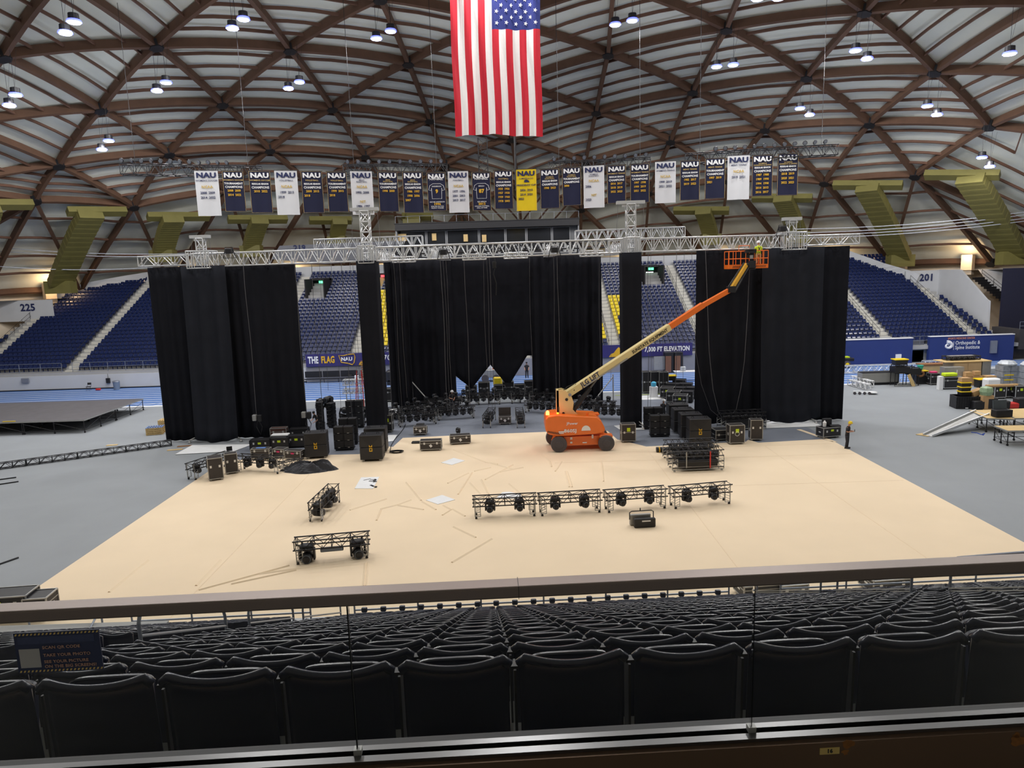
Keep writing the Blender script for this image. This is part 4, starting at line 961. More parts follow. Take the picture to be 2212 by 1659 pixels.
    f.add([(-.014, fy, 1.565), (.014, fy, 1.565), (0, fy - .025, 1.57), (0, fy + .005, 1.61)], [(0, 1, 2), (0, 2, 3), (2, 1, 3)]); f.build('nose', 'skin', root)
    f = MB(); f.bb(-.045, -.022, fy - .004, fy + .01, 1.603, 1.613); f.bb(.022, .045, fy - .004, fy + .01, 1.603, 1.613); f.bb(-.024, .024, fy - .004, fy + .01, 1.533, 1.541); f.build('face_features', 'cloth_dark', root)
    if vest:
        MB().bar((-.1, .14, 1.05), (.09, .14, 1.40), .018, 4).bar((.1, .14, 1.05), (-.09, .14, 1.40), .018, 4).tube([(-.16, .1, .98), (0, .145, .98), (.16, .1, .98)], .022, 4).build('harness_straps', 'black_plastic', root)
        MB().tube([(.1, .16, .98), (.14, .18, .6), (.2, .16, .55), (.2, .16, .95)], .018, 5).build('lanyard_rope', 'cardboard', root)
    return root
g = G(1829, 969); man = person('person in dark shirt and trousers wearing a yellow hard hat, looking at a phone', g, .8, [((-.26, -.06, 1.13), (-.05, -.30, 1.16)), ((.27, -.04, 1.13), (.08, -.30, 1.17))], [((-.12, -.03, .5), (-.13, .02, .09)), ((.10, -.02, .5), (.12, .02, .09))], 'cloth_dark', 'cloth_dark', 'yellow', look=.9, lean=.10)
ph = MB().box((0.0, -.43, 1.24), (.075, .02, .14)).build('phone', 'black_plastic', None); ph.parent = man; ph['label'] = 'small dark phone held in both hands'
g = G(1433, 905, 0); person('person in dark shirt and white helmet standing behind the speaker stacks', G(1433, 912), 2.6, [((-.25, -.1, 1.12), (-.2, -.28, 1.0)), ((.25, -.1, 1.12), (.2, -.28, 1.0))], [((-.1, -.02, .5), (-.12, .02, .09)), ((.1, -.02, .5), (.12, .02, .09))], 'cloth_dark', 'cloth_dark', 'white')
person('person in black clothes bending by the speaker column at left opening', G(688, 935), -.6, [((-.24, -.25, 1.10), (-.12, -.46, 1.08)), ((.24, -.22, 1.05), (.1, -.42, .92))], [((-.11, -.06, .5), (-.14, .04, .09)), ((.11, -.02, .5), (.13, .04, .09))], 'black_plastic', 'black_plastic', None, lean=.5)
person('person in black with a white cap working behind the lights on stage', G(976, 886), .4, [((-.24, -.2, 1.12), (-.12, -.42, 1.1)), ((.24, -.2, 1.1), (.1, -.42, 1.0))], [((-.11, -.03, .5), (-.12, .04, .09)), ((.11, -.02, .5), (.12, .04, .09))], 'black_plastic', 'black_plastic', 'white', lean=.4)
person('distant person in dark shirt seen through the gap right of the pointed drape', V(1138, 805, 75.5) * np.array([1, 1, 0]) + np.array([0, 0, .3]), 0, [((-.24, -.1, 1.12), (-.2, -.3, 1.0)), ((.24, -.1, 1.12), (.2, -.3, 1.0))], [((-.1, -.02, .5), (-.12, .02, .09)), ((.1, -.02, .5), (.12, .02, .09))], 'cloth_dark', 'cloth_dark', None)
# ================================================================ boom lift
LO = Vector((4.45, 46.25, 0)); lf = thing('boom_lift', 'orange and cream telescopic boom lift raised towards the right, standing on the tan sheet', 'boom lift', LO)
ch = MB(); ch.poly([(2.55, 45.55, .42), (2.75, 45.55, .95), (5.9, 45.55, .95), (6.5, 45.55, .62), (6.45, 45.55, .40), (5.7, 45.55, .36), (3.2, 45.55, .36)], 1.5, (0, 1, 0))
ch.bb(2.75, 3.15, 45.2, 47.4, .42, .62); ch.bb(5.85, 6.25, 45.2, 47.4, .42, .62); ch.bev((6.05, 45.45, .98), (.85, .5, .2), .06)
ch.build('chassis', 'orange', lf, LO)
for i, (wx, wy) in enumerate(((2.95, 45.28), (6.05, 45.25), (2.72, 47.25), (5.9, 47.25))):
    o = MB().lathe([(.30, -.22), (.5, -.2), (.53, -.12), (.53, .12), (.5, .2), (.30, .22)], (wx, wy, .53), 28, 'y').build('wheel', 'tyre', lf, LO, smooth=False)
    MB().lathe([(.28, -.235), (.22, -.25), (.05, -.25)], (wx, wy, .53), 16, 'y').build('hub', 'tyre', o, LO)
    o2 = o
tt = MB(); B = [(1178, 906), (1184, 899), (1200, 897), (1290, 901), (1299, 909), (1308, 927), (1306, 935), (1290, 938), (1245, 941), (1205, 944), (1184, 939), (1178, 930)]
P = [tuple(V(a, b, 45.2)) for a, b in B]; tt.poly(P, 2.1, (0, 1, 0)); o = tt.build('turntable_body', 'orange', lf, LO)
bv = o.modifiers.new('bevel', 'BEVEL'); bv.width = .12; bv.segments = 3; bv.limit_method = 'ANGLE'
text('lettering', '860SJ', 'white_text', o, Vector(V(1232, 931, 45.17)) - LO, (1, 0, 0), (.12, 0, 1), .3, bold=.03, sx=1.2)
text('lettering', 'JPower', 'white_text', o, Vector(V(1236, 915, 45.17)) - LO, (1, 0, 0), (.2, 0, 1), .24, bold=.02)
c = V(1266, 927, 45.17); MB().poly([(c[0] + .3 * math.cos(a * PI / 10), 45.17, c[2] - .1 + .34 * math.sin(a * PI / 10)) for a in range(11)], .02, (0, 1, 0)).build('round_decal', 'white', o, LO)
hz = MB()
for i in range(9):
    q = V(1182 + i * 3.2, 935 + i * .55, 45.17); hz.poly([(q[0], 45.16, q[2]), (q[0] + .05, 45.16, q[2]), (q[0] + .1, 45.16, q[2] + .12), (q[0] + .05, 45.16, q[2] + .12)], .01, (0, 1, 0))
hz.build('hazard_stripes', 'black_plastic', o, LO)
for (a, b, w_, h_) in ((1213, 933, .38, .07), (1213, 936, .3, .05), (1234, 947, .14, .16), (1280, 943, .12, .24), (1234, 956, .14, .12), (1263, 956, .28, .07)):
    q = V(a, b, 45.16 if b < 940 else 45.52); MB().box((q[0], q[1], q[2]), (w_, .02, h_)).build('decal', 'white', o, LO)
q = V(1270, 897, 46.2); MB().bev((q[0], 46.4, q[2] + .05), (1.5, .6, .12), .04).bar((q[0] - .1, 45.6, q[2]), (q[0] - .1, 45.6, q[2] + .32), .09, 8).build('engine_cover', 'orange', lf, LO)
tw = MB(); B = [(1202, 843), (1214, 841), (1222, 844), (1234, 855), (1239, 869), (1237, 884), (1246, 893), (1262, 900), (1202, 901)]
for yy in (45.85, 46.5): tw.poly([tuple(V(a, b, 46.0) * np.array([1, 0, 1]) + np.array([0, yy, 0])) for a, b in B], .09, (0, 1, 0))
q0, q1 = V(1203, 900, 46), V(1203, 843, 46); tw.bb(q0[0], q0[0] + .14, 45.85, 46.59, q0[2], q1[2])
o = tw.build('tower', 'lift_cream', lf, LO)
for a, b, r in ((1224, 863, .1), (1217, 893, .09), (1231, 853, .11)):
    q = V(a, b, 45.84); MB().lathe([(r, -.02), (r, .0)], (q[0], 45.84, q[2]), 12, 'y').build('pin_hole', 'black_plastic' if b != 853 else 'rail', o, LO)
q = V(1206, 887, 45.84); MB().bb(q[0] - .03, q[0] + .05, 45.82, 45.84, q[2] - .25, q[2] + .25).build('tower_slot', 'black_plastic', o, LO)
q = V(1205, 896, 45.8); MB().box((q[0], 45.8, q[2]), (.13, .05, .3)).build('amber_light', 'amber', lf, LO)
q = V(1183, 893, 45.4); MB().lathe([(.12, -.12), (.11, .1), (.04, .17)], (q[0], 45.5, q[2]), 10).build('beacon', 'beacon', lf, LO)
l = bpy.data.lights.new('beacon_light', 'POINT'); l.energy = 25; l.color = (1, .15, .04); l.shadow_soft_size = .1
ob = bpy.data.objects.new('beacon_light', l); COL.objects.link(ob); ob.location = (q[0], 45.3, q[2] + .3)
# boom
b0 = Vector(V(1216, 857, 46.2)); b1 = Vector(V(1446, 706, 47.75)); b2 = Vector(V(1510, 664, 48.25)); b3 = Vector(V(1579, 625, 48.8)); b4 = Vector(V(1612, 571, 49.55))
dd = (b1 - b0).normalized()
bm_ = MB(); bm_.beam(b0, b1, .46, .46); bo = bm_.build('main_boom', 'lift_cream', lf, LO); bv = bo.modifiers.new('bevel', 'BEVEL'); bv.width = .04; bv.segments = 2
MB().beam(b1 - dd * .2, b2 + dd * .3, .36, .37).build('mid_boom', 'orange', lf, LO); MB().beam(b2, b3, .30, .30).build('fly_boom', 'orange', lf, LO)
side = dd.cross(Vector((0, 0, 1))).normalized(); up = side.cross(dd)
if side.y > 0: side = -side
off = side * .245
def btext(s, t, size, m, dn=0.0, sx=1.0):
    o = b0.lerp(b1, t) + off + up * dn; return text('lettering', s, m, bo, o - LO, dd, up, size, bold=.02, sx=sx)
btext('JLG LIFT', .245, .46, 'navy_text', .03, .85); btext('SUNSTATE EQUIPMENT', .80, .30, 'black_plastic', -.02, .88)
MB().beam(b0.lerp(b1, .18) + off - up * .17, b0.lerp(b1, .58) + off - up * .17, .05, .09).build('hose_tray', 'alu_dull', bo, LO)
MB().tube([b0 + up * .3, b0 + up * .42 + dd * .6, b0 + up * .3 + dd * 1.2, b0 + off + dd * .8], .03, 5).box(b0 + up * .3, (.5, .3, .12)).build('hoses', 'black_plastic', lf, LO)
c0 = Vector(V(1236, 890, 46.1)); c1 = Vector(V(1275, 838, 46.5)); c2 = Vector(V(1291, 817, 46.7))
cy = MB().bar(c0, c1, .15, 10).bar(c0 - Vector((.0, 0, .0)), c1.lerp(c0, .9), .19, 10).build('lift_cylinder', 'black_plastic', lf, LO); MB().bar(c1, c2, .07, 10).build('piston_rod', 'chrome', cy, LO)
MB().poly([tuple(Vector(V(a, b, 46.62))) for a, b in ((1280, 815), (1305, 800), (1300, 812), (1292, 820))], .2, (0, 1, 0)).build('boom_bracket', 'lift_cream', lf, LO)
jb = MB(); jb.beam(b3, b4, .2, .26); jo = jb.build('jib', 'lift_yellow', lf, LO)
jd = (b4 - b3).normalized(); ju = Vector((0, -1, 0)).cross(jd).normalized()
MB().bar(b3 + ju * .25, b4 + ju * .2, .05, 6).bar(b3 - ju * .28, b4 - ju * .26, .06, 6).box(b3, (.5, .5, .42)).bar(b3 - ju * .3, b3.lerp(b4, .5) - ju * .27, .09, 8).build('jib_linkage', 'black_plastic', jo, LO)
# basket
bz = 11.56; bx0, bx1, by0, by1 = 15.25, 17.95, 49.7, 50.75
bk = MB().bb(bx0, bx1, by0, by1, bz - .06, bz); bko = bk.build('basket_floor', 'orange', lf, LO)
MB().bb(bx0, bx1, by0 - .02, by0, bz - .08, bz + .2).bb(bx0, bx1, by1, by1 + .02, bz - .08, bz + .2).bb(bx0 - .02, bx0, by0, by1, bz - .08, bz + .2).bb(bx1, bx1 + .02, by0, by1, bz - .08, bz + .2).build('toe_board', 'orange', lf, LO)
rl = MB()
for z in (bz + .6, bz + 1.12):
    rl.tube([(bx0, by0, z), (bx1, by0, z), (bx1, by1, z), (bx0, by1, z)], .03, 6, closed=True)
for x in (bx0, bx0 + .28, bx0 + .8, bx0 + 1.15, bx0 + 1.75, bx1 - .3, bx1):
    for y in (by0, by1): rl.bar((x, y, bz), (x, y, bz + 1.12), .026, 6)
rl.tube([(bx0 + 1.0, by1, bz + 1.12), (bx0 + 1.0, by1, bz + 1.5), (bx0 + 1.75, by1, bz + 1.5), (bx0 + 1.75, by1, bz + 1.12)], .03, 6)
rl.build('basket_rails', 'orange', lf, LO)
MB().box((bx0 + 1.45, by0 - .02, bz + 1.1), (.75, .35, .25)).box((bx0 + 1.45, by0 + .05, bz + .78), (.6, .12, .35)).build('control_box', 'black_plastic', lf, LO); MB().box((bx0 + 1.5, by0 - .1, bz + .7), (.2, .1, .24)).box((bx0 + 1.5, by0 - .2, bz + 1.28), (.3, .2, .12)).build('control_panel', 'alu_dull', lf, LO)
MB().box((bx0 + 1.55, by0 - .12, bz + .2), (.45, .25, .5)).bar(b4, (bx0 + 1.55, by0 - .1, bz + .2), .12, 8).bar((bx0 + 1.2, by0 - .1, bz - .1), (bx0 + 1.8, by0 - .1, bz - .1), .07, 6).build('basket_rotator', 'black_plastic', lf, LO)
hz = MB()
for i in range(9):
    for xx in (bx0 + .25 + i * .09, bx1 - .95 + i * .09):
        hz.poly([(xx, by0 - .03, bz - .02), (xx + .035, by0 - .03, bz - .02), (xx + .08, by0 - .03, bz + .13), (xx + .045, by0 - .03, bz + .13)], .005, (0, 1, 0))
hz.build('warning_stripes', 'black_plastic', lf, LO)
hb = hang(1613, 590, 49.9, .05, 'pale rope hanging from the lift basket down to the floor', .018) if False else None
person('worker in lime hi-vis shirt, harness and white hard hat in lift basket, seen from behind', (17.45, 50.2, bz), PI, [((-.3, -.12, 1.15), (-.28, -.34, 1.12)), ((.3, -.12, 1.15), (.28, -.34, 1.12))], [((-.12, -.02, .5), (-.14, .02, .09)), ((.12, -.02, .5), (.14, .02, .09))], 'hivis', 'cardboard', 'white', vest=True, sleeves=.5)
# ================================================================ stage gear
ORD = ['first', 'second', 'third', 'fourth', 'fifth', 'sixth', 'seventh', 'eighth', 'ninth', 'tenth', 'eleventh', 'twelfth', 'thirteenth', 'fourteenth', 'fifteenth', 'sixteenth', 'seventeenth', 'eighteenth', 'nineteenth', 'twentieth', 'twenty-first', 'twenty-second', 'twenty-third', 'twenty-fourth', 'twenty-fifth', 'twenty-sixth', 'twenty-seventh', 'twenty-eighth', 'twenty-ninth', 'thirtieth']
def flight_case(label, px, py, w, d, h, rz=0.0, m='case_brown', trim='alu_dull', split=.68, tag_=None, open_=False, logo=False, group=None, z=0.0, wheels=True, loc=None):
    if loc is None: g = G(px, py); a = Vector((0, d / 2, 0)); a.rotate(Matrix.Rotation(rz, 3, 'Z')); loc = (g[0] + a.x, g[1] + a.y, z)
    t = thing('flight_case', label, 'flight case', loc, rz, group); b = .14 if wheels else 0; e = .022
    MB().bb(-w / 2, w / 2, -d / 2, d / 2, b, b + h).build('body', m, t)
    f = MB()
    for z_ in (b, b + h):
        for s in (-1, 1): f.bb(-w / 2 - .008, w / 2 + .008, s * d / 2 - e, s * d / 2 + e, z_ - e, z_ + e); f.bb(s * w / 2 - e, s * w / 2 + e, -d / 2, d / 2, z_ - e, z_ + e)
    for sx in (-1, 1):
        for sy in (-1, 1): f.bb(sx * w / 2 - e, sx * w / 2 + e, sy * d / 2 - e, sy * d / 2 + e, b, b + h)
    if split: zz = b + h * split; f.bb(-w / 2 - .01, w / 2 + .01, -d / 2 - .01, d / 2 + .01, zz - .016, zz + .016)
    f.build('edge_trim', trim, t)
    for sx in (-.3, .3):
        zz = b + h * (split or .6); MB().bb(sx * w - .055, sx * w + .055, -d / 2 - .02, -d / 2, zz - .07, zz + .07).build('latch', 'alu', t)
    for sx in (-1, 1): MB().bb(sx * w / 2 - .01, sx * w / 2 + .01, -.1, .1, b + h * .4, b + h * .55).build('handle', 'alu', t)
    if wheels:
        for sx in (-1, 1):
            for sy in (-1, 1):
                c = MB().lathe([(.055, -.02), (.055, .02)], (sx * (w / 2 - .1), sy * (d / 2 - .1), .055), 10, 'y'); c.bb(sx * (w / 2 - .1) - .03, sx * (w / 2 - .1) + .03, sy * (d / 2 - .1) - .03, sy * (d / 2 - .1) + .03, .08, .14); c.build('caster', 'alu_dull' if trim == 'alu_dull' else 'black_plastic', t)
    if tag_: MB().bb(-.11, .11, -d / 2 - .028, -d / 2 - .02, b + h * .58, b + h * .8).build('tape_label', tag_, t)
    if logo:
        MB().poly([(x, -d / 2 - .026, b + h * .38 + z_) for x, z_ in ((-.12, .05), (0, -.1), (.12, 0), (.02, .14))], .006, (0, 1, 0)).build('logo_panel', 'white', t)
    if open_: MB().box((0, d / 2 + .05, b + h + .32), (w, .12, .62)).build('open_lid', m, t)
    return t
def speaker_block(name, label, px, py, cols, rows, cw, chh, d, rz=0.0, group=None, cart=True):
    g = G(px, py); a = Vector((0, d / 2, 0)); a.rotate(Matrix.Rotation(rz, 3, 'Z')); t = thing(name, label, 'speaker', (g[0] + a.x, g[1] + a.y, 0), rz, group)
    W = cols * cw; b = .2
    c = MB().bb(-W / 2, W / 2, -d / 2, d / 2, .12, .18)
    for s in (-1, 1):
        for q in (-1, 1): c.lathe([(.07, -.025), (.07, .025)], (s * (W / 2 - .12), q * (d / 2 - .1), .07), 10, 'y')
    c.build('dolly', 'black_plastic', t)
    for i in range(cols):
        for j in range(rows):
            x = -W / 2 + cw * (i + .5); z = b + chh * (j + .5)
            o = MB().bev((x, 0, z), (cw - .03, d, chh - .025), .03).build('cabinet', 'black_paint', t)
            MB().bb(x - cw * .42, x + cw * .42, -d / 2 - .015, -d / 2, z - chh * .38, z + chh * .38).build('grille', 'black_plastic', o)
            MB().bb(x - .07, x + .07, -d / 2 - .025, -d / 2 - .01, z - chh * .45, z - chh * .36).build('badge', 'alu_dull', o)
    f = MB()
    for s in (-1, 0, 1): f.bb(s * (W / 2 - .02) - .025, s * (W / 2 - .02) + .025, -d / 2 - .03, -d / 2 - .01, .15, b + chh * rows)
    f.build('rigging_bars', 'steel_dark', t)
    return t
def subwoofer(label, px, py, rz=0.0, w=1.45, d=1.05, h=1.62, group='covered subwoofer stacks'):
    g = G(px, py); a = Vector((0, d / 2, 0)); a.rotate(Matrix.Rotation(rz, 3, 'Z')); t = thing('subwoofer', label, 'speaker', (g[0] + a.x, g[1] + a.y, 0), rz, group)
    MB().bev((0, 0, .14 + h * .25), (w, d, h * .49), .04).build('lower_cabinet', 'case_black', t); MB().bev((0, 0, .14 + h * .75), (w, d, h * .49), .04).build('upper_cabinet', 'case_black', t)
    for k, z in enumerate((.14 + h * .42, .14 + h * .60)):
        o = MB().bb(-.11, .09, -d / 2 - .02, -d / 2, z - .13, z + .1).build('yellow_tag', 'gold_text', t); MB().bb(-.06, .04, -d / 2 - .03, -d / 2 - .02, z - .06, z + .05).build('tag_centre', 'black_plastic', o)
    MB().add([(w * -.45, -d / 2 - .012, .14 + h * .95), (w * .4, -d / 2 - .012, .14 + h * .95), (0, -d / 2 - .03, .14 + h * .55)], [(0, 2, 1)]).build('cover_crease', 'black_paint', t)
    for s in (-1, 1):
        MB().tube([(s * w * .3 - .08, -.1, .14 + h), (s * w * .3 - .06, -.1, .24 + h), (s * w * .3 + .06, -.1, .24 + h), (s * w * .3 + .08, -.1, .14 + h)], .02, 5).build('lifting_eye', 'steel_dark', t)
        for q in (-1, 1): MB().lathe([(.07, -.03), (.07, .03)], (s * (w / 2 - .2), q * (d / 2 - .15), .07), 10, 'y').build('caster', 'alu_dull', t)
    return t
# ---- moving head lamp hanging upside down
def mk_head(name='moving_head', upright=False):
    t = thing(name, 'x', 'stage light')
    s = 1 if upright else -1
    MB().bev((0, 0, s * .08), (.46, .36, .16), .05).build('base', 'black_paint', t)
    y = MB(); y.bev((-.23, 0, s * .34), (.07, .2, .4), .02); y.bev((.23, 0, s * .34), (.07, .2, .4), .02); y.bb(-.25, .25, -.1, .1, s * .18 - .03, s * .18 + .03); yo = y.build('yoke', 'black_paint', t)
    h = MB().lathe([(.08, -.30), (.16, -.26), (.19, -.1), (.19, .16), (.13, .28), (.05, .3)], (0, 0, s * .44), 14, 'y').build('lamp_head', 'black_plastic', t, smooth=True)
    MB().lathe([(.15, -.275), (.15, -.265)], (0, 0, s * .44), 14, 'y').build('lens', 'lens', h)
    MB().bar((-.15, 0, -s * .02), (-.15, 0, -s * .12), .03, 6).bar((.15, 0, -s * .02), (.15, 0, -s * .12), .03, 6).build('clamp', 'steel_dark', t)
    return t
HEAD = None
def head(loc, rz, label, group, s=1.0):
    global HEAD
    if HEAD is None: HEAD = mk_head(); o = HEAD
    else: o = dup(HEAD, (0, 0, 0))
    o.location = tuple(loc); o.rotation_euler = (0, 0, rz); o.scale = (s, s, s); tag(o, label, 'stage light', group); return o
UPH = None
def uhead(loc, rz, label, s=1.0, g='upright moving head lamps', tilt=0.0):
    global UPH
    if UPH is None: UPH = mk_head('moving_head', True); o = UPH
    else: o = dup(UPH, (0, 0, 0))
    o.location = tuple(loc); o.rotation_euler = (0, tilt, rz); o.scale = (s, s, s); tag(o, label, 'stage light', g); return o
# ---- pre-rig truss on legs
def mk_cart(L=3.05, W=.58, z0=.64, z1=1.02, horns=.0, m='black_paint'):
    t = thing('truss_cart', 'x', 'truss')
    c = MB()
    for y in (-W / 2, W / 2):
        for z in (z0, z1): c.bar((-L / 2 - .06, y, z), (L / 2 + .06, y, z), .03, 6)
    c.build('chords', m, t)
    b = MB(); n = 4
    for y in (-W / 2, W / 2):
        for i in range(n):
            x0 = -L / 2 + L * i / n; x1 = x0 + L / n; xm = (x0 + x1) / 2
            b.bar((x0, y, z1), (xm, y, z0), .016, 4); b.bar((xm, y, z0), (x1, y, z1), .016, 4); b.bar((x0, y, z0), (x0, y, z1), .018, 4)
    for i in range(n + 1):
        x = -L / 2 + L * i / n
        for z in (z0, z1): b.bar((x, -W / 2, z), (x, W / 2, z), .018, 4)
        if i < n: b.bar((x, -W / 2, z1), (x + L / n, W / 2, z1), .014, 4)
    b.build('braces', m, t)
    for sx in (-1, 1):
        for sy in (-1, 1):
            x, y = sx * (L / 2 - .06), sy * W / 2; l = MB(); l.bar((x, y, .12), (x, y, z1 + horns), .028, 5); xi = x - sx * .26; l.bar((xi, y, .14), (xi, y, z0), .02, 5)
            for k in range(4): za = .16 + k * .13; l.bar((x, y, za), (xi, y, za + .11), .012, 4)
            l.bar((x, y, .14), (xi, y, .14), .018, 4)
            o = l.build('leg', 'alu_dull', t); MB().lathe([(.06, -.025), (.06, .025)], (x - sx * .05, y, .06), 10, 'y').bb(x - sx * .05 - .04, x - sx * .05 + .04, y - .04, y + .04, .09, .14).build('caster', 'black_plastic', o)
    return t
CART = mk_cart(); used = [False]
def cart(loc, rz, label, group, heads=(), hz=.62, hs=.95, hg='moving heads hung in the row of truss carts', hl='moving head'):
    o = CART if not used[0] else dup(CART, (0, 0, 0)); used[0] = True
    o.location = tuple(loc); o.rotation_euler = (0, 0, rz); tag(o, label, 'truss', group)
    for x, lab in heads:
        c = Vector((x, 0, hz + .22)); c.rotate(Matrix.Rotation(rz, 3, 'Z')); head((loc[0] + c.x, loc[1] + c.y, c.z), rz + random.uniform(-.3, .3), lab, hg, hs)
    return o
row = [((1030, 1122), (1152, 1116)), ((1170, 1116), (1294, 1108)), ((1312, 1109), (1436, 1099)), ((1452, 1101), (1578, 1089))]
nmr = ['leftmost', 'second from left', 'third from left', 'rightmost']
for i, (a, b) in enumerate(row):
    p, q = G(*a), G(*b); c = (p + q) / 2; rz = math.atan2(q[1] - p[1], q[0] - p[0])
    cart((c[0], c[1] + .29, 0), rz, 'black truss cart with two hanging lamps, %s in the row of four' % nmr[i], 'row of four truss carts', [(-.72, 'black moving head hanging in the %s cart of the row, left one' % nmr[i]), (.72, 'black moving head hanging in the %s cart of the row, right one' % nmr[i])])
p, q = G(640, 1221), G(792, 1207); c = (p + q) / 2; rz = math.atan2(q[1] - p[1], q[0] - p[0])
cart((c[0], c[1] + .29, 0), rz, 'black truss cart standing alone nearest the handrail, left foreground', None, [(-1.05, 'large moving head in the nearest truss cart, left one'), (1.05, 'large moving head in the nearest truss cart, right one')], hs=1.25, hz=.55, hg='lamps in the nearest truss cart')
t = thing('led_batten', 'dark rectangular batten light hanging in the middle of the nearest truss cart', 'stage light', (c[0] + .0, c[1] + .2, .5), rz); MB().bev((0, 0, 0), (.95, .22, .16), .03).build('housing', 'black_plastic', t); MB().bb(-.45, .45, -.12, -.11, -.06, .06).build('lens_strip', 'lens', t); MB().bar((-.4, 0, .08), (-.4, 0, .2), .02, 4).bar((.4, 0, .08), (.4, 0, .2), .02, 4).build('bracket', 'alu_dull', t)
p, q = G(690, 1128), G(715, 1086); c = (p + q) / 2
cart((c[0], c[1] + .0, 0), 1.50, 'black truss cart seen end-on, standing alone left of the taped boards', None, [(-1.0, 'moving head in the end-on truss cart, near one'), (.2, 'moving head in the end-on truss cart, middle one'), (1.0, 'moving head in the end-on truss cart, far one')], hs=1.1, hg='lamps in the end-on truss cart')
# soft light on the floor
g = G(1391, 1142); t = thing('floor_light', 'black twin-panel soft light with yoke handle standing alone on the tan sheet', 'stage light', (g[0], g[1] + .25, 0), .08)
MB().bev((0.05, -.12, .24), (1.0, .2, .42), .04).build('front_panel', 'black_plastic', t); MB().bev((-.08, .2, .3), (1.0, .16, .5), .04).build('rear_panel', 'alu_dull', t)
MB().tube([(-.6, .1, .35), (-.6, .1, .68), (-.5, .1, .74), (.42, .1, .74), (.52, .1, .68), (.52, .1, .35)], .025, 6).bar((-.1, .1, .74), (-.1, .1, .88), .03, 6).build('yoke_handle', 'black_paint', t)
MB().bb(-.1, .3, -.235, -.222, .32, .38).build('lettering_strip', 'white', t)
# rubber tyred truss rack near right
def rack(label, x0, x1, py, H, m='steel_dark', n=3, d=1.0, strap=False, group='stacked truss racks'):
    p, q = G(x0, py), G(x1, py - (x1 - x0) * .04); L = abs(q[0] - p[0]); c = (p + q) / 2; t = thing('truss_rack', label, 'truss', (c[0], c[1] + d / 2, 0), math.atan2(q[1] - p[1], q[0] - p[0]))
    f = MB()
    for y in (-d / 2, d / 2):
        for z in [.25 + (H - .3) * k / n for k in range(n + 1)]: f.bar((-L / 2, y, z), (L / 2, y, z), .032, 5)
    f.build('chords', 'black_paint', t); b = MB()
    for y in (-d / 2, d / 2):
        for i in range(8):
            xa = -L / 2 + L * i / 8; xb = xa + L / 8; z0 = H * .62; b.bar((xa, y, z0), ((xa + xb) / 2, y, H - .05), .016, 4); b.bar(((xa + xb) / 2, y, H - .05), (xb, y, z0), .016, 4)
    for i in range(9): x = -L / 2 + L * i / 8; b.bar((x, -d / 2, H - .05), (x, d / 2, H - .05), .018, 4)
    b.build('braces', 'steel_dark', t)
    MB().bb(-L / 2 + .35, L / 2 - .35, -d / 2 + .02, d / 2 - .02, .3, H * .52).build('cover_panel', 'black_plastic', t)
    g_ = MB()
    for s in (-1, 1):
        for y in (-d / 2, d / 2):
            for xx in (s * L / 2, s * (L / 2 - .3)): g_.bar((xx, y, .14), (xx, y, H * .6), .025, 5)
            for k in range(3): g_.bar((s * L / 2, y, .2 + k * .2), (s * (L / 2 - .3), y, .38 + k * .2), .014, 4)
            g_.lathe([(.065, -.03), (.065, .03)], (s * (L / 2 - .12), y, .065), 10, 'y')
    g_.bar((-L / 2, -d / 2, .14), (L / 2, -d / 2, .14), .02, 4); g_.build('leg_frames', 'alu_dull', t)
    lm = MB()
    for i in range(9): lm.bev((-L / 2 + .35 + i * (L - .7) / 8, -.1 + .15 * (i % 2), H * .68), (.26, .3, .26), .05)
    lm.build('packed_lamps', 'black_paint', t)
    if strap: MB().bb(L * .22, L * .22 + .07, -d / 2 - .04, -d / 2, .2, H - .1).build('red_strap', 'red', t); MB().bb(-L * .24, -L * .24 + .06, -d / 2 - .04, -d / 2, .25, H - .1).build('grey_strap', 'alu_dull', t)
    return t
rack('black truss rack with a red strap at the right of the tan sheet', 1452, 1563, 1021, 1.3, strap=True)
rack('black truss rack standing just behind the red-strapped rack', 1440, 1552, 1000, 1.25)
rack('black truss rack with lamps behind the tall narrow cases at right', 1558, 1654, 932, 1.35, n=4)
t = thing('rolled_cover', 'two dark rolled covers with yellow straps lying behind the truss racks', 'roll', G(1450, 979)); t['group'] = 'x'; del t['group']
MB().bar((-.9, .3, .18), (1.2, .2, .18), .18, 10).bar((-.6, -.1, .14), (1.7, -.1, .14), .14, 10).build('roll', 'black_plastic', t); MB().bar((-.75, .29, .18), (-.68, .29, .18), .19, 10).bar((.9, .2, .18), (.97, .2, .18), .19, 10).build('strap', 'gold_text', t)
# right-hand cases, speakers
flight_case('brown flight case stacked of two units right of the lift wheels', 1358, 957, .95, .6, 1.15, split=.52, tag_='lime', group='flight cases right of the lift')
speaker_block('line_array', 'black line array dolly right of the brown two-unit case, front one', 1426, 945, 2, 3, .68, .46, .55, group='line array dollies')
speaker_block('line_array', 'black line array dolly partly hidden behind the front dolly, right side', 1412, 928, 2, 3, .68, .48, .55, group='line array dollies')
for (x, y, wh) in ((1513, 961, 'front one'), (1494, 949, 'second'), (1478, 937, 'third'), (1466, 925, 'rearmost')):
    subwoofer('covered black subwoofer stack in the diagonal row at right, %s' % wh, x, y)
flight_case('low black flight case with timber top behind the brown tall cases', 1563, 953, 1.1, .9, .62, .1, 'case_black', split=.5)
RC = flight_case('tall brown flight case with a round emblem and lime label at right', 1592, 961, .98, .65, 1.18, .05, 'case_brown', split=.0, tag_='lime', logo=False)
MB().tube([(.14 * math.cos(a * PI / 6), -.345, .75 + .14 * math.sin(a * PI / 6)) for a in range(12)], .015, 4, closed=True).build('ring_emblem', 'white', RC)
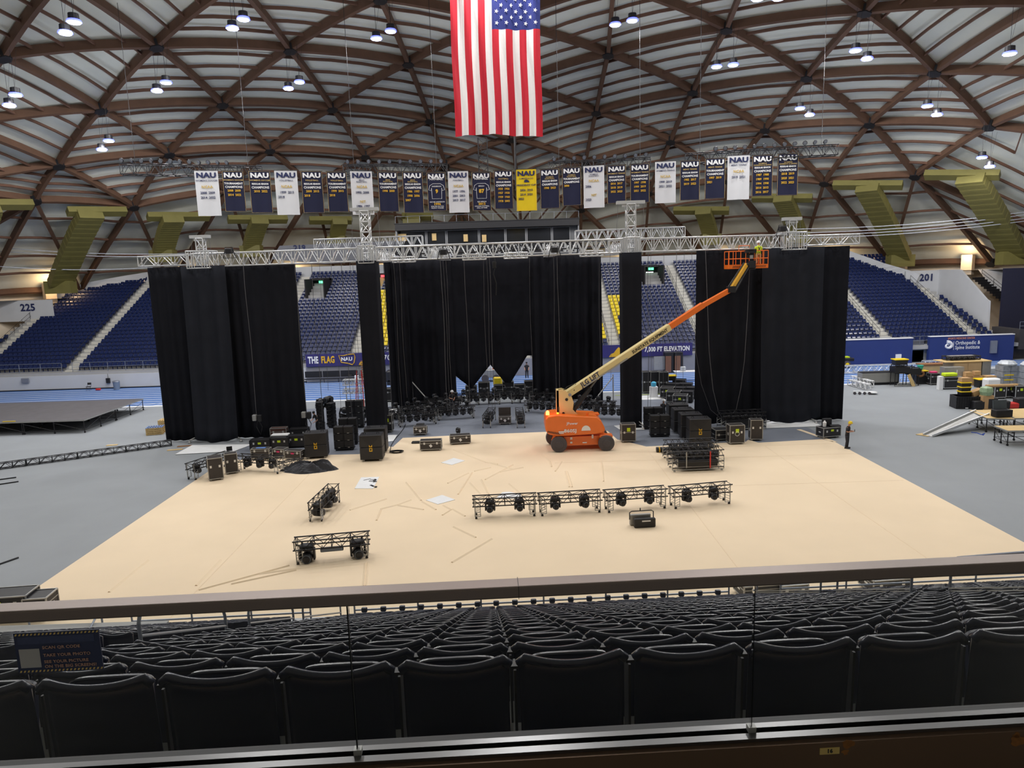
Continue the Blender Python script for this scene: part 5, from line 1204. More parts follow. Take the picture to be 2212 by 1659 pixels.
flight_case('tall narrow brown flight case right of the round-emblem case', 1634, 953, .78, .6, 1.3, -.1, 'case_brown', split=0)
flight_case('black flight case with gear on top at the right edge of the stage', 1797, 947, 1.35, .75, .6, .25, 'case_black', split=0, tag_='lime')
g = G(1797, 947); tag(MB().bev((g[0] - .1, g[1] + .65, 1.0), (.62, .25, .5), .04).build('equipment_box', 'black_plastic'), 'dark upright box on the black case left of the man with the phone', 'box')
tag(MB().lathe([(.11, 0), (.12, .3), (.05, .36), (.05, .42)], (g[0] - .4, g[1] + .3, .76), 10).build('water_jug', 'white'), 'small white jug on the black case left of the man with the phone', 'jug')
tag(MB().bev((g[0] + .3, g[1] + .3, .81), (.7, .4, .1), .03).build('cable_tray', 'black_paint'), 'flat black gear lying on the case left of the man with phone', 'gear')
# centre cases on and behind the tan edge
flight_case('small brown flight case with bags on top standing on slate floor left of centre', 908, 941, .95, .55, .5, 0, 'case_brown', logo=True, split=.7)
flight_case('low brown flight case with a white logo panel on the tan sheet edge', 931, 975, 1.42, .62, .58, .02, 'case_brown', logo=True, split=.7)
flight_case('brown flight case with a small lamp on top, just left of the lift', 995, 961, 1.42, .6, .52, .12, 'case_brown', logo=True, split=.7)
flight_case('brown open-lid flight case between the two dark lamp carts at centre', 1091, 918, .95, .55, .5, 0, 'case_brown', logo=True, open_=True, split=.7)
g = G(990, 958); uhead((g[0], g[1] + .3, .7), .4, 'small black lamp standing on the case just left of the lift', .6)
g = G(908, 938); tag(MB().bev((g[0], g[1] + .3, .70), (.6, .35, .12), .05).build('cable_bag', 'black_plastic'), 'dark bag on top of the small case left of centre', 'bag')
g = G(897, 958); tag(MB().bev((g[0] + .1, g[1], .08), (.7, .4, .14), .06).build('gear_bag', 'black_plastic'), 'dark flat bag lying behind the low logo case', 'bag')
g = G(857, 978); mb = MB()
for k in range(4): mb.tube([(g[0] + (.32 + .05 * k) * math.cos(a * PI / 8), g[1] + (.22 + .03 * k) * math.sin(a * PI / 8), .05 + .02 * k) for a in range(16)], .022, 5, closed=True)
tag(mb.build('cable_coil', 'cable_black'), 'black cable coil on the tan sheet right of the covered subwoofer', 'cable')
gs = [G(a, b, .04) for a, b in ((842, 978), (845, 962), (852, 950), (865, 935), (872, 925), (876, 916))]
tag(MB().tube([tuple(q) for q in gs], .025, 5).build('floor_cable', 'cable_black'), 'black cable snaking from the coil to the left tower lamps', 'cable')
# left group
flight_case('brown upright flight case with many steel corners, at the left of the tan sheet', 468, 1039, .82, .85, 1.25, .42, 'case_brown', split=0)
flight_case('brown upright flight case with an open laptop on top, left of the tan sheet', 502, 1025, .72, .5, 1.15, .42, 'case_brown', split=0)
g = G(496, 1020); t = thing('laptop', 'small black laptop open on top of the upright brown case', 'laptop', (g[0], g[1] + .3, 1.3), .4); MB().bb(-.17, .17, -.12, .12, 0, .02).build('base', 'black_plastic', t); MB().box((0, .15, .12), (.34, .02, .24)).build('screen', 'black_plastic', t)
flight_case('wide black flight case at the left end of the black case row', 562, 975, 1.35, .85, .62, .03, 'case_black', 'black_paint', tag_='lime', group='wide black flight cases')
flight_case('wide black flight case in the middle of the black case row', 604, 972, 1.25, .8, .68, .03, 'case_black', 'black_paint', tag_='lime', group='wide black flight cases')
flight_case('wide black flight case beside the left covered subwoofer', 641, 968, 1.3, .8, .7, .03, 'case_black', 'black_paint', tag_='lime', group='wide black flight cases')
flight_case('wide black flight case at the back, left of the left subwoofer', 645, 955, 1.3, .8, .8, .03, 'case_black', 'black_paint', tag_=None, group='wide black flight cases')
flight_case('reddish open rack case standing behind the black case row', 603, 957, 1.15, .5, .95, .05, mat('rust_case', rgb(82, 54, 48), .5, var=.3), 'alu_dull', split=.72)
g = G(604, 968); tag(MB().bev((g[0], g[1] + .4, .88), (1.2, .6, .1), .03).build('paper_pile', 'white'), 'pale flat lid with papers on the middle black case', 'lid')
flight_case('small brown flight case with pink tape, behind the black tarpaulin, right one', 633, 995, 1.15, .5, .5, -.25, 'case_brown', tag_='pink', split=.75)
flight_case('small brown flight case with pink tape behind the black tarpaulin, left one', 602, 991, .8, .6, .5, -.25, 'case_brown', tag_='pink', split=.75)
flight_case('small grey flight case under blue papers behind the left truss cart', 563, 994, 1.2, .5, .6, .0, 'case_brown', split=.8)
g = G(563, 994); tag(MB().bb(g[0] - .3, g[0] + .3, g[1] + .1, g[1] + .4, .755, .79).build('blue_folder', 'blue_track'), 'blue folder and papers on the grey case behind the truss cart', 'folder')
subwoofer('covered black subwoofer stack beside the black case row, left of line array', 684, 992, .12)
subwoofer('covered black subwoofer stack on the tan sheet below the slim left drape', 803, 998, .03)
subwoofer('covered black subwoofer stack half hidden behind the one below the slim drape', 812, 981, .03)
speaker_block('line_array', 'black line array dolly between the two left subwoofers, front one', 744, 974, 2, 3, .66, .5, .55, .04, group='line array dollies')
speaker_block('line_array', 'black line array dolly between the two left subwoofers, rear one', 754, 962, 2, 3, .62, .58, .55, .02, group='line array dollies')
speaker_block('line_array', 'black line array dolly under the upright lamps in left opening, rear', 768, 925, 2, 4, .66, .5, .6, .0, group='line array dollies')
speaker_block('line_array', 'tall single line array column beside the person in black', 695, 934, 1, 8, .55, .27, .6, .25, group='line array dollies')
speaker_block('line_array', 'single line array block right of the tall column', 715, 925, 1, 6, .55, .30, .6, -.2, group='line array dollies')
for k, (px, py, z, rz, s, tl) in enumerate(((690, 862, 0, .4, 1.25, .25), (713, 858, 0, -.5, 1.3, -.2), (740, 880, 0, .3, 1.2, .3), (763, 873, 0, 1.5, 1.15, 0), (783, 880, 0, -.4, 1.25, .1))):
    p = V(px, py + 22, 56.5); uhead((p[0], 56.5, p[2]), rz, 'large black upright lamp above the line arrays, %s from left' % ORD[k], s * 1.15, 'upright lamps in the left opening', tl)
    tag(MB().bar((p[0], 56.5, .1), (p[0], 56.5, p[2]), .09, 8).box((p[0], 56.5, .06), (.6, .6, .1)).build('lamp_stand', 'black_paint'), 'black post carrying the %s large upright lamp in the left opening' % ORD[k], 'stand')
# truss carts packed with lamps, left group
p = G(560, 1022); cart((p[0], p[1] + .3, 0), -.30, 'black truss cart full of lamps standing left of the black tarpaulin', None, [(-.9, 'moving head in the cart left of the tarpaulin, left one'), (0, 'moving head in the cart left of the tarpaulin, middle one'), (.9, 'moving head in the cart left of the tarpaulin, right one')], hs=.9, hg='lamps in the cart left of the tarpaulin')
p = G(436, 1036); cart((p[0], p[1] + 1.3, 0), 1.15, 'black truss cart with red-tipped cables behind the upright case, far left', None, [(-1.0, 'moving head in the far left cart, near one'), (0, 'moving head in the far left cart, far one')], hs=.85, hg='lamps in the far left cart')
truss('floor_truss', 'low black truss lying on the tan sheet left of the tarpaulin', G(600, 1012) + np.array([0, 0, .18]), G(650, 1000) + np.array([0, 0, .18]), .4, .3, 'black_paint', .5, .03, .015)
# black tarpaulin heap
g0 = G(662, 1022); tp_ = MB(); rs = random.Random(3)
def tarp(u, v):
    a = u * 2 * PI; r = (1 - v); x = r * (1.75 + .25 * math.sin(a * 3)) * math.cos(a); y = r * (.62 + .1 * math.cos(a * 4)) * math.sin(a)
    h = .46 * min(1, v * 2.2) * (1 + .3 * math.sin(a * 3 + 1)) + .08 * math.sin(a * 7 + v * 9) * (v > .02) + .14 * math.exp(-((x / 1.2 - .35) ** 2 + (v - .55) ** 2) * 12)
    return (g0[0] + x + .45 * v + .25 * math.sin(a * 2) * v, g0[1] + y + .4, max(.02, h) if v > 0 else .02)
tp_.grid(tarp, 44, 10); o = tp_.build('tarpaulin', mat('tarp_black', rgb(46, 48, 56), .5, var=.2, scale=3), org=(g0[0], g0[1] + .4, 0), smooth=False); tag(o, 'crumpled black tarpaulin heap on the tan sheet in front of subwoofer', 'tarpaulin')
# white boards on the tan sheet
def wb(lab, pts):
    P = [G(x, y, .05) for x, y in pts]; c = P[0]; t = MB(); t.poly([tuple(q) for q in P], .04, (0, 0, -1)); o = t.build('white_board', 'ply_white', org=(c[0], c[1], 0)); return tag(o, lab, 'board', 'white boards on the tan sheet')
o = wb('white board with black tape scraps, left one on the tan sheet', [(766, 1055), (806, 1055), (819, 1030), (780, 1031)])
sc = MB(); rs = random.Random(5)
for k in range(9):
    q = G(rs.uniform(790, 812), rs.uniform(1034, 1052), .055); sc.box((q[0], q[1], .057), (rs.uniform(.1, .5), rs.uniform(.04, .14), .006), rs.uniform(0, 3))
s_ = sc.build('tape_scraps', 'steel_dark', o, (G(766, 1055)[0], G(766, 1055)[1], 0))
wb('white board nearest the lift, topmost one on the tan sheet', [(953, 999), (976, 1004), (1004, 995), (980, 989)])
wb('white board among the paper folds left of the truss cart row', [(920, 1080), (946, 1089), (983, 1079), (955, 1069)])
wb('white board half hidden behind the leftmost truss cart of the row', [(1071, 1077), (1125, 1077), (1126, 1068), (1100, 1062), (1085, 1063)])
# chains of lamp carts across the stage
CH = [(880, 905, .25), (920, 893, .3), (962, 884, .3), (1000, 876, .2), (985, 905, .2), (1045, 874, .05), (1090, 870, 0), (1140, 870, 0), (1180, 874, -.1), (1290, 893, -.3), (1322, 905, -.3), (950, 903, .9), (1172, 893, -.5), (1250, 890, -.2), (902, 918, .3)]
for k, (px, py, rz) in enumerate(CH):
    g = G(px, py); wh = 'left of the stage centre' if px < 1030 else ('at the rear centre' if px < 1160 else 'beside the lift')
    j = sum(1 for q in CH[:k] if (q[0] < 1030) == (px < 1030) and (q[0] < 1160) == (px < 1160))
    cart((g[0], g[1], 0), rz, 'dark lamp cart on the slate floor %s, %s of its cluster' % (wh, ORD[j]), 'dark lamp carts on the stage', [(x, 'black lamp hanging in the %s dark cart %s' % (ORD[j], wh)) for x in (-1.2, -.6, 0, .6, 1.2)], hs=.85, hz=.6, hg='lamps in dark cart %d' % (k + 1))
    for x in (-.9, .1, .95):
        c = Vector((x, 0, 1.0)); c.rotate(Matrix.Rotation(rz, 3, 'Z')); uhead((g[0] + c.x, g[1] + c.y, 1.03), rz + x, 'black lamp on top of the %s dark cart %s' % (ORD[j], wh), .7, 'lamps on top of dark cart %d' % (k + 1))
for k, (px, py, rz) in enumerate(((1057, 920, 1.45), (1088, 920, 1.5), (1124, 920, 1.6))):
    if k == 1: continue
    g = G(px, py); cart((g[0], g[1] + .6, 0), rz, 'dark lamp cart seen end-on %s the open-lid case' % ('left of' if k == 0 else 'right of'), 'end-on lamp carts beside the open case', [(x, 'black lamp in the end-on cart %s the open-lid case' % ('left of' if k == 0 else 'right of')) for x in (-1.1, -.3, .5)], hs=.95, hg='lamps in end-on cart %d' % k)
# ================================================================ near stand (turned 2.3 degrees)
NA = .040
def NL(p):
    a, b = math.cos(NA), math.sin(NA); return (p[0] * a - p[1] * b, p[0] * b + p[1] * a, p[2])
def nY(i): return 3.2 + .82 * i
def nT(i): return 10.14 - .395 * i       # top of the seat backs of row i
def put(o): o.rotation_euler = (0, 0, NA); return o
st = MB()
for i in range(-1, 20):
    zf = nT(i) - .86
    st.bb(-22, 24, nY(i) - .12, nY(i) + .72, zf - .9, zf)
st.bb(-22, 24, nY(20) - .12, nY(20) + .6, .9, nT(19) - .86)
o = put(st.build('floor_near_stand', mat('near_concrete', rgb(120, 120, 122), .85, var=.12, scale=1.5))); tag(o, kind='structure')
o = put(MB().bb(-22, 24, nY(20) + .45, nY(20) + .6, -.5, nT(19) - .8).build('wall_near_stand', 'white_wall')); tag(o, kind='structure')
# steps in the two aisles
ai = MB()
for i in range(0, 20):
    zf = nT(i) - .86
    for a in (-4.9, 8.1): ai.bb(a - .6, a + .6, nY(i) - .5, nY(i) - .1, zf + .0, zf + .19)
o = put(ai.build('trim_near_stairs', 'stair')); tag(o, kind='structure')
def back_grid(mb, x, y, z, w=.515, nu=14, nv=5, h=.64):
    def f(u, v):
        s = 2 * u - 1; top = -.036 * (1 - abs(s) ** 2.2) - (.035 * max(0, abs(s) - .9) / .1) ** 1.0
        yy = -.028 * (1 - s * s) + .01 + .03 * v
        lip = -.022 * max(0, 1 - v * 8) if False else 0
        return (x + s * w / 2, y + yy, z + top * (1 - v) - h * v)
    mb.grid(f, nu, nv)
    return f
def mk_seat():
    t = thing('stadium_seat', 'x', 'seat')
    b = MB(); f = back_grid(b, 0, 0, 0, nu=16, nv=6)
    pts = [f(k / 18, 0) for k in range(19)]
    b.tube([(p[0], p[1] - .010, p[2] - .006) for p in pts], [.0085 + .006 * (abs(2 * k / 18 - 1) ** 3) for k in range(19)], 8)
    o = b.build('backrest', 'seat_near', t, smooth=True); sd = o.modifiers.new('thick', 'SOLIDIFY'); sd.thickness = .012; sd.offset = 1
    p = MB(); pts = []
    for k in range(13):
        a = PI * k / 12; pts.append((-.2 * math.copysign(abs(math.cos(a)) ** .45, math.cos(a)) * -1, .12, -.125 + .05 * math.sin(a) ** .5))
    pts = [(a, b_, c) for a, b_, c in pts]; pts = pts + [(-.2, .05, -.5), (.2, .05, -.5)]
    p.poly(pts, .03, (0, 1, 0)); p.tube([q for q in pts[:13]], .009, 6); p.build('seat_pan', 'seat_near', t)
    MB().bb(-.286, -.274, .03, .14, -.86, -.10).bb(-.30, -.26, .02, .07, -.085, -.07).build('side_bracket', 'black_plastic', t)
    return t
SEAT = mk_seat(); first = True
simple = MB()
def simp(mb, x, y, z):
    back_grid(mb, x, y, z, nu=8, nv=1, h=.46)
    f = back_grid(MB(), x, y, z)
    mb.tube([(f(k / 6, 0)[0], f(k / 6, 0)[1] - .008, f(k / 6, 0)[2] - .004) for k in range(7)], .011, 4)
    mb.box((x, y + .12, z - .3), (.4, .04, .42)); mb.box((x - .27, y + .05, z - .5), (.03, .16, .75))
cand = []
RW = ['nearest', 'second', 'third', 'fourth', 'fifth', 'sixth', 'seventh', 'eighth', 'ninth', 'tenth', 'eleventh', 'twelfth', 'thirteenth', 'fourteenth', 'fifteenth', 'sixteenth', 'seventeenth', 'eighteenth', 'nineteenth', 'twentieth']
for i in range(20):
    k = -36
    vis = []
    while k < 40:
        x = .095 + .57 * (k + .5); k += 1
        if -5.55 < x - .0 < -4.15 or 7.4 < x < 8.8: continue
        if i > 17 and x < -9.5: continue
        p = NL((x, nY(i), nT(i))); u, v, zc = PR(p)
        hw = .3 / zc * 1534
        if u < -hw * 1.6 - 60 or u > 2212 + hw * 1.6 + 60: continue
        on = (-hw < u < 2212 + hw)
        vis.append((x, on))
    j = 0
    for x, on in vis:
        if on: j += 1
        cand.append((i, x, j if on else 0))
cnt = 0
for (i, x, j) in cand:
    if j and cnt < 298:
        cnt += 1
        lab = 'navy plastic seat back, %s from left in the %s row behind the glass' % (ORD[j - 1] if j <= 30 else 'far right', RW[i])
        o = SEAT if first else dup(SEAT, (0, 0, 0)); first = False
        o.location = NL((x, nY(i), nT(i))); o.rotation_euler = (0, 0, NA); tag(o, lab, 'seat', 'navy seats in the %s row' % RW[i])
    else: simp(simple, x, nY(i), nT(i))
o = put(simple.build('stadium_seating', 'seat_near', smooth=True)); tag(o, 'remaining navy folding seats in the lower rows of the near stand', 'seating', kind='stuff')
# aisle hoops
def hoop(x, zc0, zc1, lab, ht=1.25):
    # along the aisle, sloping with the steps
    def Yof(zc): return (zc - .0) / 1.0 - 1.1 if False else (zc / 1.083 if zc < 8 else zc * .916)
    y0, y1 = Yof(zc0), Yof(zc1)
    def zf(y): return nT((y - 3.2) / .82) - .86
    t = thing('aisle_hoop_rail', lab, 'railing', NL((x, y0, zf(y0))), NA, 'aisle hoop rails of the near stand')
    b = Vector((x, y0, zf(y0)))
    P = lambda y, h: Vector((0, y - y0, zf(y) - b.z + h))
    MB().tube([P(y0, 0), P(y0, ht - .14), P(y0 + .04, ht - .05), P(y0 + .14, ht), P(y1 - .14, ht), P(y1 - .04, ht - .05), P(y1, ht - .14), P(y1, 0)], .024, 8).build('hoop', 'rail', t)
    MB().tube([P(y0, ht - .3), P(y1, ht - .3)], .02, 6).build('mid_rail', 'rail', t)
    m = MB()
    for h in (.0, .05, .1): m.beam(P(y0, ht - .62 + h), P(y1, ht - .62 + h), .05, .02)
    m.build('kick_plank', 'alu_dull', t)
for x, sd in ((-4.2, 'left'), (7.5, 'right')):
    for (a, b), wh in (((8.8, 11.6), 'nearest'), ((12.7, 15.5), 'middle'), ((16.3, 20.3), 'farthest')): hoop(x, a, b, '%s grey pipe hoop rail along the %s aisle of the near stand' % (wh, sd), 1.18 if sd == 'left' else 1.42)
# front rail with cup holders
zb = nT(19) - .86
def nrail(lab, x0, x1, y, z0, h, post=1.9, rails=(1, .45), m='rail', g=None):
    t = thing('guard_railing', lab, 'railing', NL((x0, y, z0)), NA, g); a = MB(); b = MB(); L = x1 - x0
    for f in rails: a.bar((0, 0, h * f), (L, 0, h * f), .028, 6)
    n = max(1, int(round(L / post)))
    for i in range(n + 1): b.bar((L * i / n, 0, 0), (L * i / n, 0, h), .028, 6)
    a.build('rails', m, t); b.build('posts', m, t); return t
fr = nrail('pipe railing at the bottom front of the near stand, centre section', -4.1, 7.2, 20.0, zb - .3, 1.2, 1.75, (1, .52))
for k in range(20):
    x = -3.8 + k * .56
    tag(MB().bev((0, 0, 0), (.17, .12, .14), .03).build('cup_holder', 'seat_near', None, None), '%s small dark cup holder from left on the front railing of the near stand' % ORD[k], 'cup holder', 'cup holders on the front railing').location = NL((x, 19.94, zb + .35))
nrail('pipe railing at the bottom front of the near stand, left section', -10.6, -5.4, 20.0, zb - .3, 1.2, 1.75, (1, .52))
nrail('pipe railing at the bottom front of the near stand, right section', 8.8, 19.0, 20.0, zb - .3, 1.2, 1.9, (1, .52))
t = nrail('grey railing around the platform at the far left of the near stand', -17.0, -11.0, 19.2, zb + .1, 1.05, 2.2, (1, .1)); MB().bar((6, 0, 1.05), (6, -1.9, .2), .028, 6).build('return_rail', 'rail', t)
# folding chair on the left platform
def chair(lab, loc, rz):
    t = thing('folding_chair', lab, 'chair', loc, rz); MB().bev((0, 0, .44), (.42, .4, .05), .02).build('seat', 'black_plastic', t); MB().grid(lambda u, v: ((u - .5) * .44, .2 + .05 * v - .03 * math.sin(u * PI), .62 + .24 * v), 6, 3).build('backrest', 'black_plastic', t)
    for s in (-1, 1): MB().bar((s * .2, -.2, 0), (s * .2, .2, .62), .014, 5).bar((s * .2, .2, .6), (s * .2, .24, .86), .014, 5).build('leg', 'black_paint', t); MB().bar((s * .18, .22, 0), (s * .18, -.1, .44), .014, 5).build('leg', 'black_paint', t)
p = V(165, 1330, 16.4); chair('black folding chair on the left platform behind the handrail', (p[0], p[1], zb + .9), PI)
tag(MB().bb(p[0] - 3.5, p[0] + 1.2, 15.6, 18.4, zb - .5, zb + .9).build('floor_platform', 'concrete'), kind='structure')
# gear just below the near stand
flight_case('grey-trimmed black flight case with lime labels below the left platform, nearest the frame edge', 0, 0, 1.9, .9, .8, .1, 'case_black', tag_='lime', loc=tuple(G(18, 1332)))
flight_case('grey-trimmed black flight case with lime labels right of the one at the frame edge', 0, 0, .8, .8, .7, .1, 'case_black', tag_='lime', loc=tuple(G(93, 1330)))
for k, (px, py, w_, wh) in enumerate(((1655, 1300, 1.7, 'leftmost'), (1715, 1300, 1.0, 'middle'), (1925, 1288, 1.4, 'rightmost'))):
    g = G(px, py); flight_case('open black case of cables seen under the handrail at right, %s' % wh, 0, 0, w_, .9, .45, .1, 'case_black', loc=(g[0], g[1] + .5, 0))
# ---- glass balustrade
bal = thing('glass_balustrade', 'glass balustrade with a brushed steel handrail crossing the whole foreground', 'balustrade', (0, 0, 0), NA)
RY = 2.0; rz1 = 12 - .452 * RY
RY = 2.0
q = V(1106, 1249, RY + .03); zt = float(q[2])
MB().bb(-4.2, 4.6, RY - .032, RY + .032, zt - .037, zt).build('handrail', 'bronze_rail', bal)
bo = bpy.data.objects['handrail']; bv = bo.modifiers.new('bevel', 'BEVEL'); bv.width = .006; bv.segments = 3
MB().bb(.0785, .0800, RY - .0335, RY + .0335, zt - .0385, zt + .001).build('rail_joint', 'rubber', bal)
q = V(1106, 1608, RY); zs = float(q[2])
for k, (a, b) in enumerate(((-4.12, -2.89), (-2.89, -1.66), (-1.66, -.43), (-.43, .80), (.80, 2.03), (2.03, 3.26), (3.26, 4.49))):
    o = MB().bb(a + .003, b - .003, RY - .006, RY + .006, zs - .05, zt - .03).build('glass_pane', M['glass'], bal)
    e = MB().bb(b - .0028, b - .0005, RY - .0066, RY + .0066, zs - .03, zt - .036).build('pane_edge', mat('glass_edge', rgb(16, 20, 20), .8, var=0, spec=.1), o)
    MB().bb(b - .012, b + .012, RY - .012, RY + .012, zs - .002, zs + .018).build('edge_clip', 'alu_dull', o)
MB().bb(-4.2, 4.6, RY + .012, RY + .036, zs - .06, zs).build('shoe_far_cap', 'chrome', bal)
MB().bb(-4.2, 4.6, RY - .012, RY + .012, zs - .06, zs - .012).build('rubber_gasket', 'rubber', bal)
MB().bb(-4.2, 4.6, RY - .040, RY - .012, zs - .06, zs).build('shoe_near_cap', 'chrome', bal)
MB().bb(-4.2, 4.6, RY - .06, RY + .05, zs - .75, zs - .012).build('fascia', 'ledge', bal)
# floor of the concourse
o = put(MB().bb(-14, 14, -8, 2.05, zs - .55, zs - .35).build('floor_concourse', 'concrete')); tag(o, kind='structure')
o = put(MB().bb(-14, 14, 2.05, 2.6, zs - 1.9, zs - .38).build('wall_concourse_edge', 'steel_dark')); tag(o, kind='structure')
# rust and label on the fascia
def onf(px, py, dy=.0):
    d = ray(px, py); t_ = 0
    # intersect with plane local y = RY-.06
    n = np.array([-math.sin(NA), math.cos(NA), 0]); t_ = (RY - .0605 - dy) / (d @ n); return EYE + d * t_
xd = Vector((math.cos(NA), math.sin(NA), 0))
p = Vector(onf(1792, 1622)); lb = MB(); 
lab_ = thing('seat_row_label', 'small pale worn label reading 16 on the brown fascia below the glass', 'label', p, NA); MB().bb(-.031, .031, -.001, .001, -.011, .011).build('plate', 'tan_text', lab_); text('lettering', '16', 'black_plastic', lab_, (.0, -.002, 0), (1, 0, 0), (0, 0, 1), .018, bold=.04, ext=.0004)
for k, (px, py, r) in enumerate(((1832, 1607, .022), (1826, 1625, .014), (2200, 1600, .03), (2196, 1588, .015))):
    p = Vector(onf(px, py, .0002)); rs = random.Random(k); P = []
    for i in range(14): a = i * 2 * PI / 14; rr = r * rs.uniform(.55, 1.1); P.append(p + xd * rr * math.cos(a) + Vector((0, 0, rr * math.sin(a) * .8)))
    o = MB().poly(P, .0004, (0, 1, 0)).build('rust_stain', mat('rust', rgb(132, 84, 36), .85, var=.5, scale=60)); o['kind'] = 'structure'
# ---- notice stuck on the glass
c0, c1 = V(30, 1366, 1.97), V(216, 1362, 1.97); 
def ong(px, py):
    n = np.array([-math.sin(NA), math.cos(NA), 0]); d = ray(px, py); return EYE + d * ((RY - .012) / (d @ n))
A, B_, C_, D_ = ong(30, 1368), ong(214, 1358), ong(222, 1447), ong(42, 1453)
c = (A + B_ + C_ + D_) / 4; sg = thing('notice_sign', 'navy notice on the glass at lower left inviting people to take a photo', 'sign', c, NA)
W_, H_ = float(np.linalg.norm(B_ - A)), float((A[2] + B_[2] - C_[2] - D_[2]) / 2)
MB().bb(-W_ / 2, W_ / 2, -.002, .002, -H_ / 2, H_ / 2).build('sheet', mat('notice_navy', rgb(34, 44, 78), .5, var=.08, scale=30), sg)
st_ = MB()
for i in range(22):
    for zz in (-H_ / 2 + .003, H_ / 2 - .009): x = -W_ / 2 + W_ * (i + .3) / 22; st_.poly([(x, -.003, zz), (x + .005, -.003, zz), (x + .008, -.003, zz + .006), (x + .003, -.003, zz + .006)], .0004, (0, 1, 0))
st_.build('stripe_border', 'tan_text', sg)
MB().bb(-W_ * .46, -W_ * .22, -.0035, -.002, -H_ * .36, H_ * .10).build('white_square', mat('notice_white', rgb(170, 168, 168), .6, var=.05), sg)
MB().bb(-W_ * .46, W_ * .44, -.003, -.002, H_ * .22, H_ * .40).build('header_band', mat('notice_band', rgb(52, 62, 96), .5, var=.3, scale=90), sg)
pt_ = mat('notice_text', rgb(190, 150, 130), .6, var=0)
for s_, z_ in (('SCAN QR CODE', .12), ('TAKE YOUR PHOTO', -.07), ('SEE YOUR PICTURE', -.23), ('ON THE BIG SCREENS!', -.35)):
    text('lettering', s_, pt_, sg, (-W_ * .18, -.004, H_ * z_), (1, 0, 0), (0, 0, 1), H_ * .10, 'LEFT', .015, 1.12, .0004)
# ================================================================ left side of the arena
def platform(lab, pts, zt, zb=0.0, top='black_paint', th=.08, rows=(3, 2), legs='black_paint', group=None, cat='stage deck', name='stage_deck', wheels=True):
    """pts: four ground corners (xy) a,b,c,d; a-b is the side nearest the camera"""
    A, B, C, D = [Vector((p[0], p[1], 0)) for p in pts]; o = A.copy(); t = thing(name, lab, cat, o, group=group)
    m = MB(); m.poly([A + Vector((0, 0, zt)), B + Vector((0, 0, zt)), C + Vector((0, 0, zt)), D + Vector((0, 0, zt))], -th, (0, 0, 1)); m.build('deck_top', top, t, o)
    e = MB()
    for p, q in ((A, B), (B, C), (C, D), (D, A)): e.beam(p + Vector((0, 0, zt - th / 2 - .01)), q + Vector((0, 0, zt - th / 2 - .01)), .05, th + .01)
    e.build('edge_frame', 'alu_dull', t, o); L = MB(); nx, ny = rows
    for i in range(nx + 1):
        for j in range(ny + 1):
            if 0 < i < nx and 0 < j < ny: continue
            c = A.lerp(B, i / nx).lerp(D.lerp(C, i / nx), j / ny)
            c = c.lerp((A + B + C + D) / 4, .03)
            L.bar(c + Vector((0, 0, .08)), c + Vector((0, 0, zt - th)), .035, 5)
            if wheels: L.lathe([(.07, -.03), (.07, .03)], (c.x, c.y, .07), 8, 'y')
    for i in range(nx):
        for (S0, S1) in ((A, B), (D, C)):
            p = S0.lerp(S1, i / nx); q = S0.lerp(S1, (i + 1) / nx)
            L.bar(p + Vector((0, 0, .25)), q + Vector((0, 0, .25)), .02, 4); L.bar(p + Vector((0, 0, zt - .2)), q + Vector((0, 0, .25)), .018, 4)
    for i in range(ny):
        for (S0, S1) in ((B, C), (A, D)):
            p = S0.lerp(S1, i / ny); q = S0.lerp(S1, (i + 1) / ny); L.bar(p + Vector((0, 0, .25)), q + Vector((0, 0, .25)), .02, 4); L.bar(p + Vector((0, 0, .25)), q + Vector((0, 0, zt - .2)), .018, 4)
    L.build('leg_frame', legs, t, o); return t
dk_top = mat('deck_plywood_grey', rgb(96, 94, 98), .6, var=.2, scale=1.5, detail=6)
X0 = -34.4
sx = [(-47.5, -43.8), (-43.8, -40.0)]
for k, (a, b) in enumerate(((-48.6, -44.0), (-44.0, -39.4), (-39.4, X0))):
    for j, (y0, y1) in enumerate(((55.9, 60.6), (60.6, 65.3))):
        platform('grey rolling stage deck at far left, %s and %s' % (['cut by the frame edge', 'middle one', 'rightmost one'][k], ['nearest row', 'rear row'][j]), [(a, y0 - (.9 if k == 0 and j == 0 else 0)), (b, y0), (b, y1), (a, y1)], 1.08, top=dk_top, rows=(2, 2), group='rolling stage decks at far left')
tag(MB().bb(-41.0, -40.0, 56.0, 56.1, 1.09, 1.13).build('yellow_strip', 'yellow'), 'short yellow strip lying on the near edge of the left decks', 'strip')
def pallet(lab, loc, rz=0.0, blue=False):
    t = thing('wooden_pallet', lab, 'pallet', loc, rz, 'pallets beside the left drape'); d = MB()
    for i in range(7): d.bb(-.6 + i * .18, -.6 + i * .18 + .1, -.5, .5, .12, .14)
    d.build('top_slats', 'blue_track' if blue else 'wood', t); b = MB()
    for y in (-.45, 0, .45): b.bb(-.6, .6, y - .04, y + .04, .02, .12)
    for i in range(3): b.bb(-.6 + i * .55, -.5 + i * .55, -.5, .5, 0, .02)
    b.build('stringers', 'wood', t)
g = G(330, 940)
for k in range(4): pallet('pallet stack beside left drape, %s of the front stack' % (['bottom one', 'second', 'third', 'blue top one'][k]), (g[0], g[1] + .5, .145 * k), .25, k == 3)
g = G(348, 927)
for k in range(4): pallet('pallet stack beside left drape, %s of the rear stack' % (['bottom one', 'second', 'third', 'topmost'][k]), (g[0], g[1] + 1.2, .145 * k), .1)
p, q = G(-60, 1022), G(372, 962)
p, q = Vector(p), Vector(q)
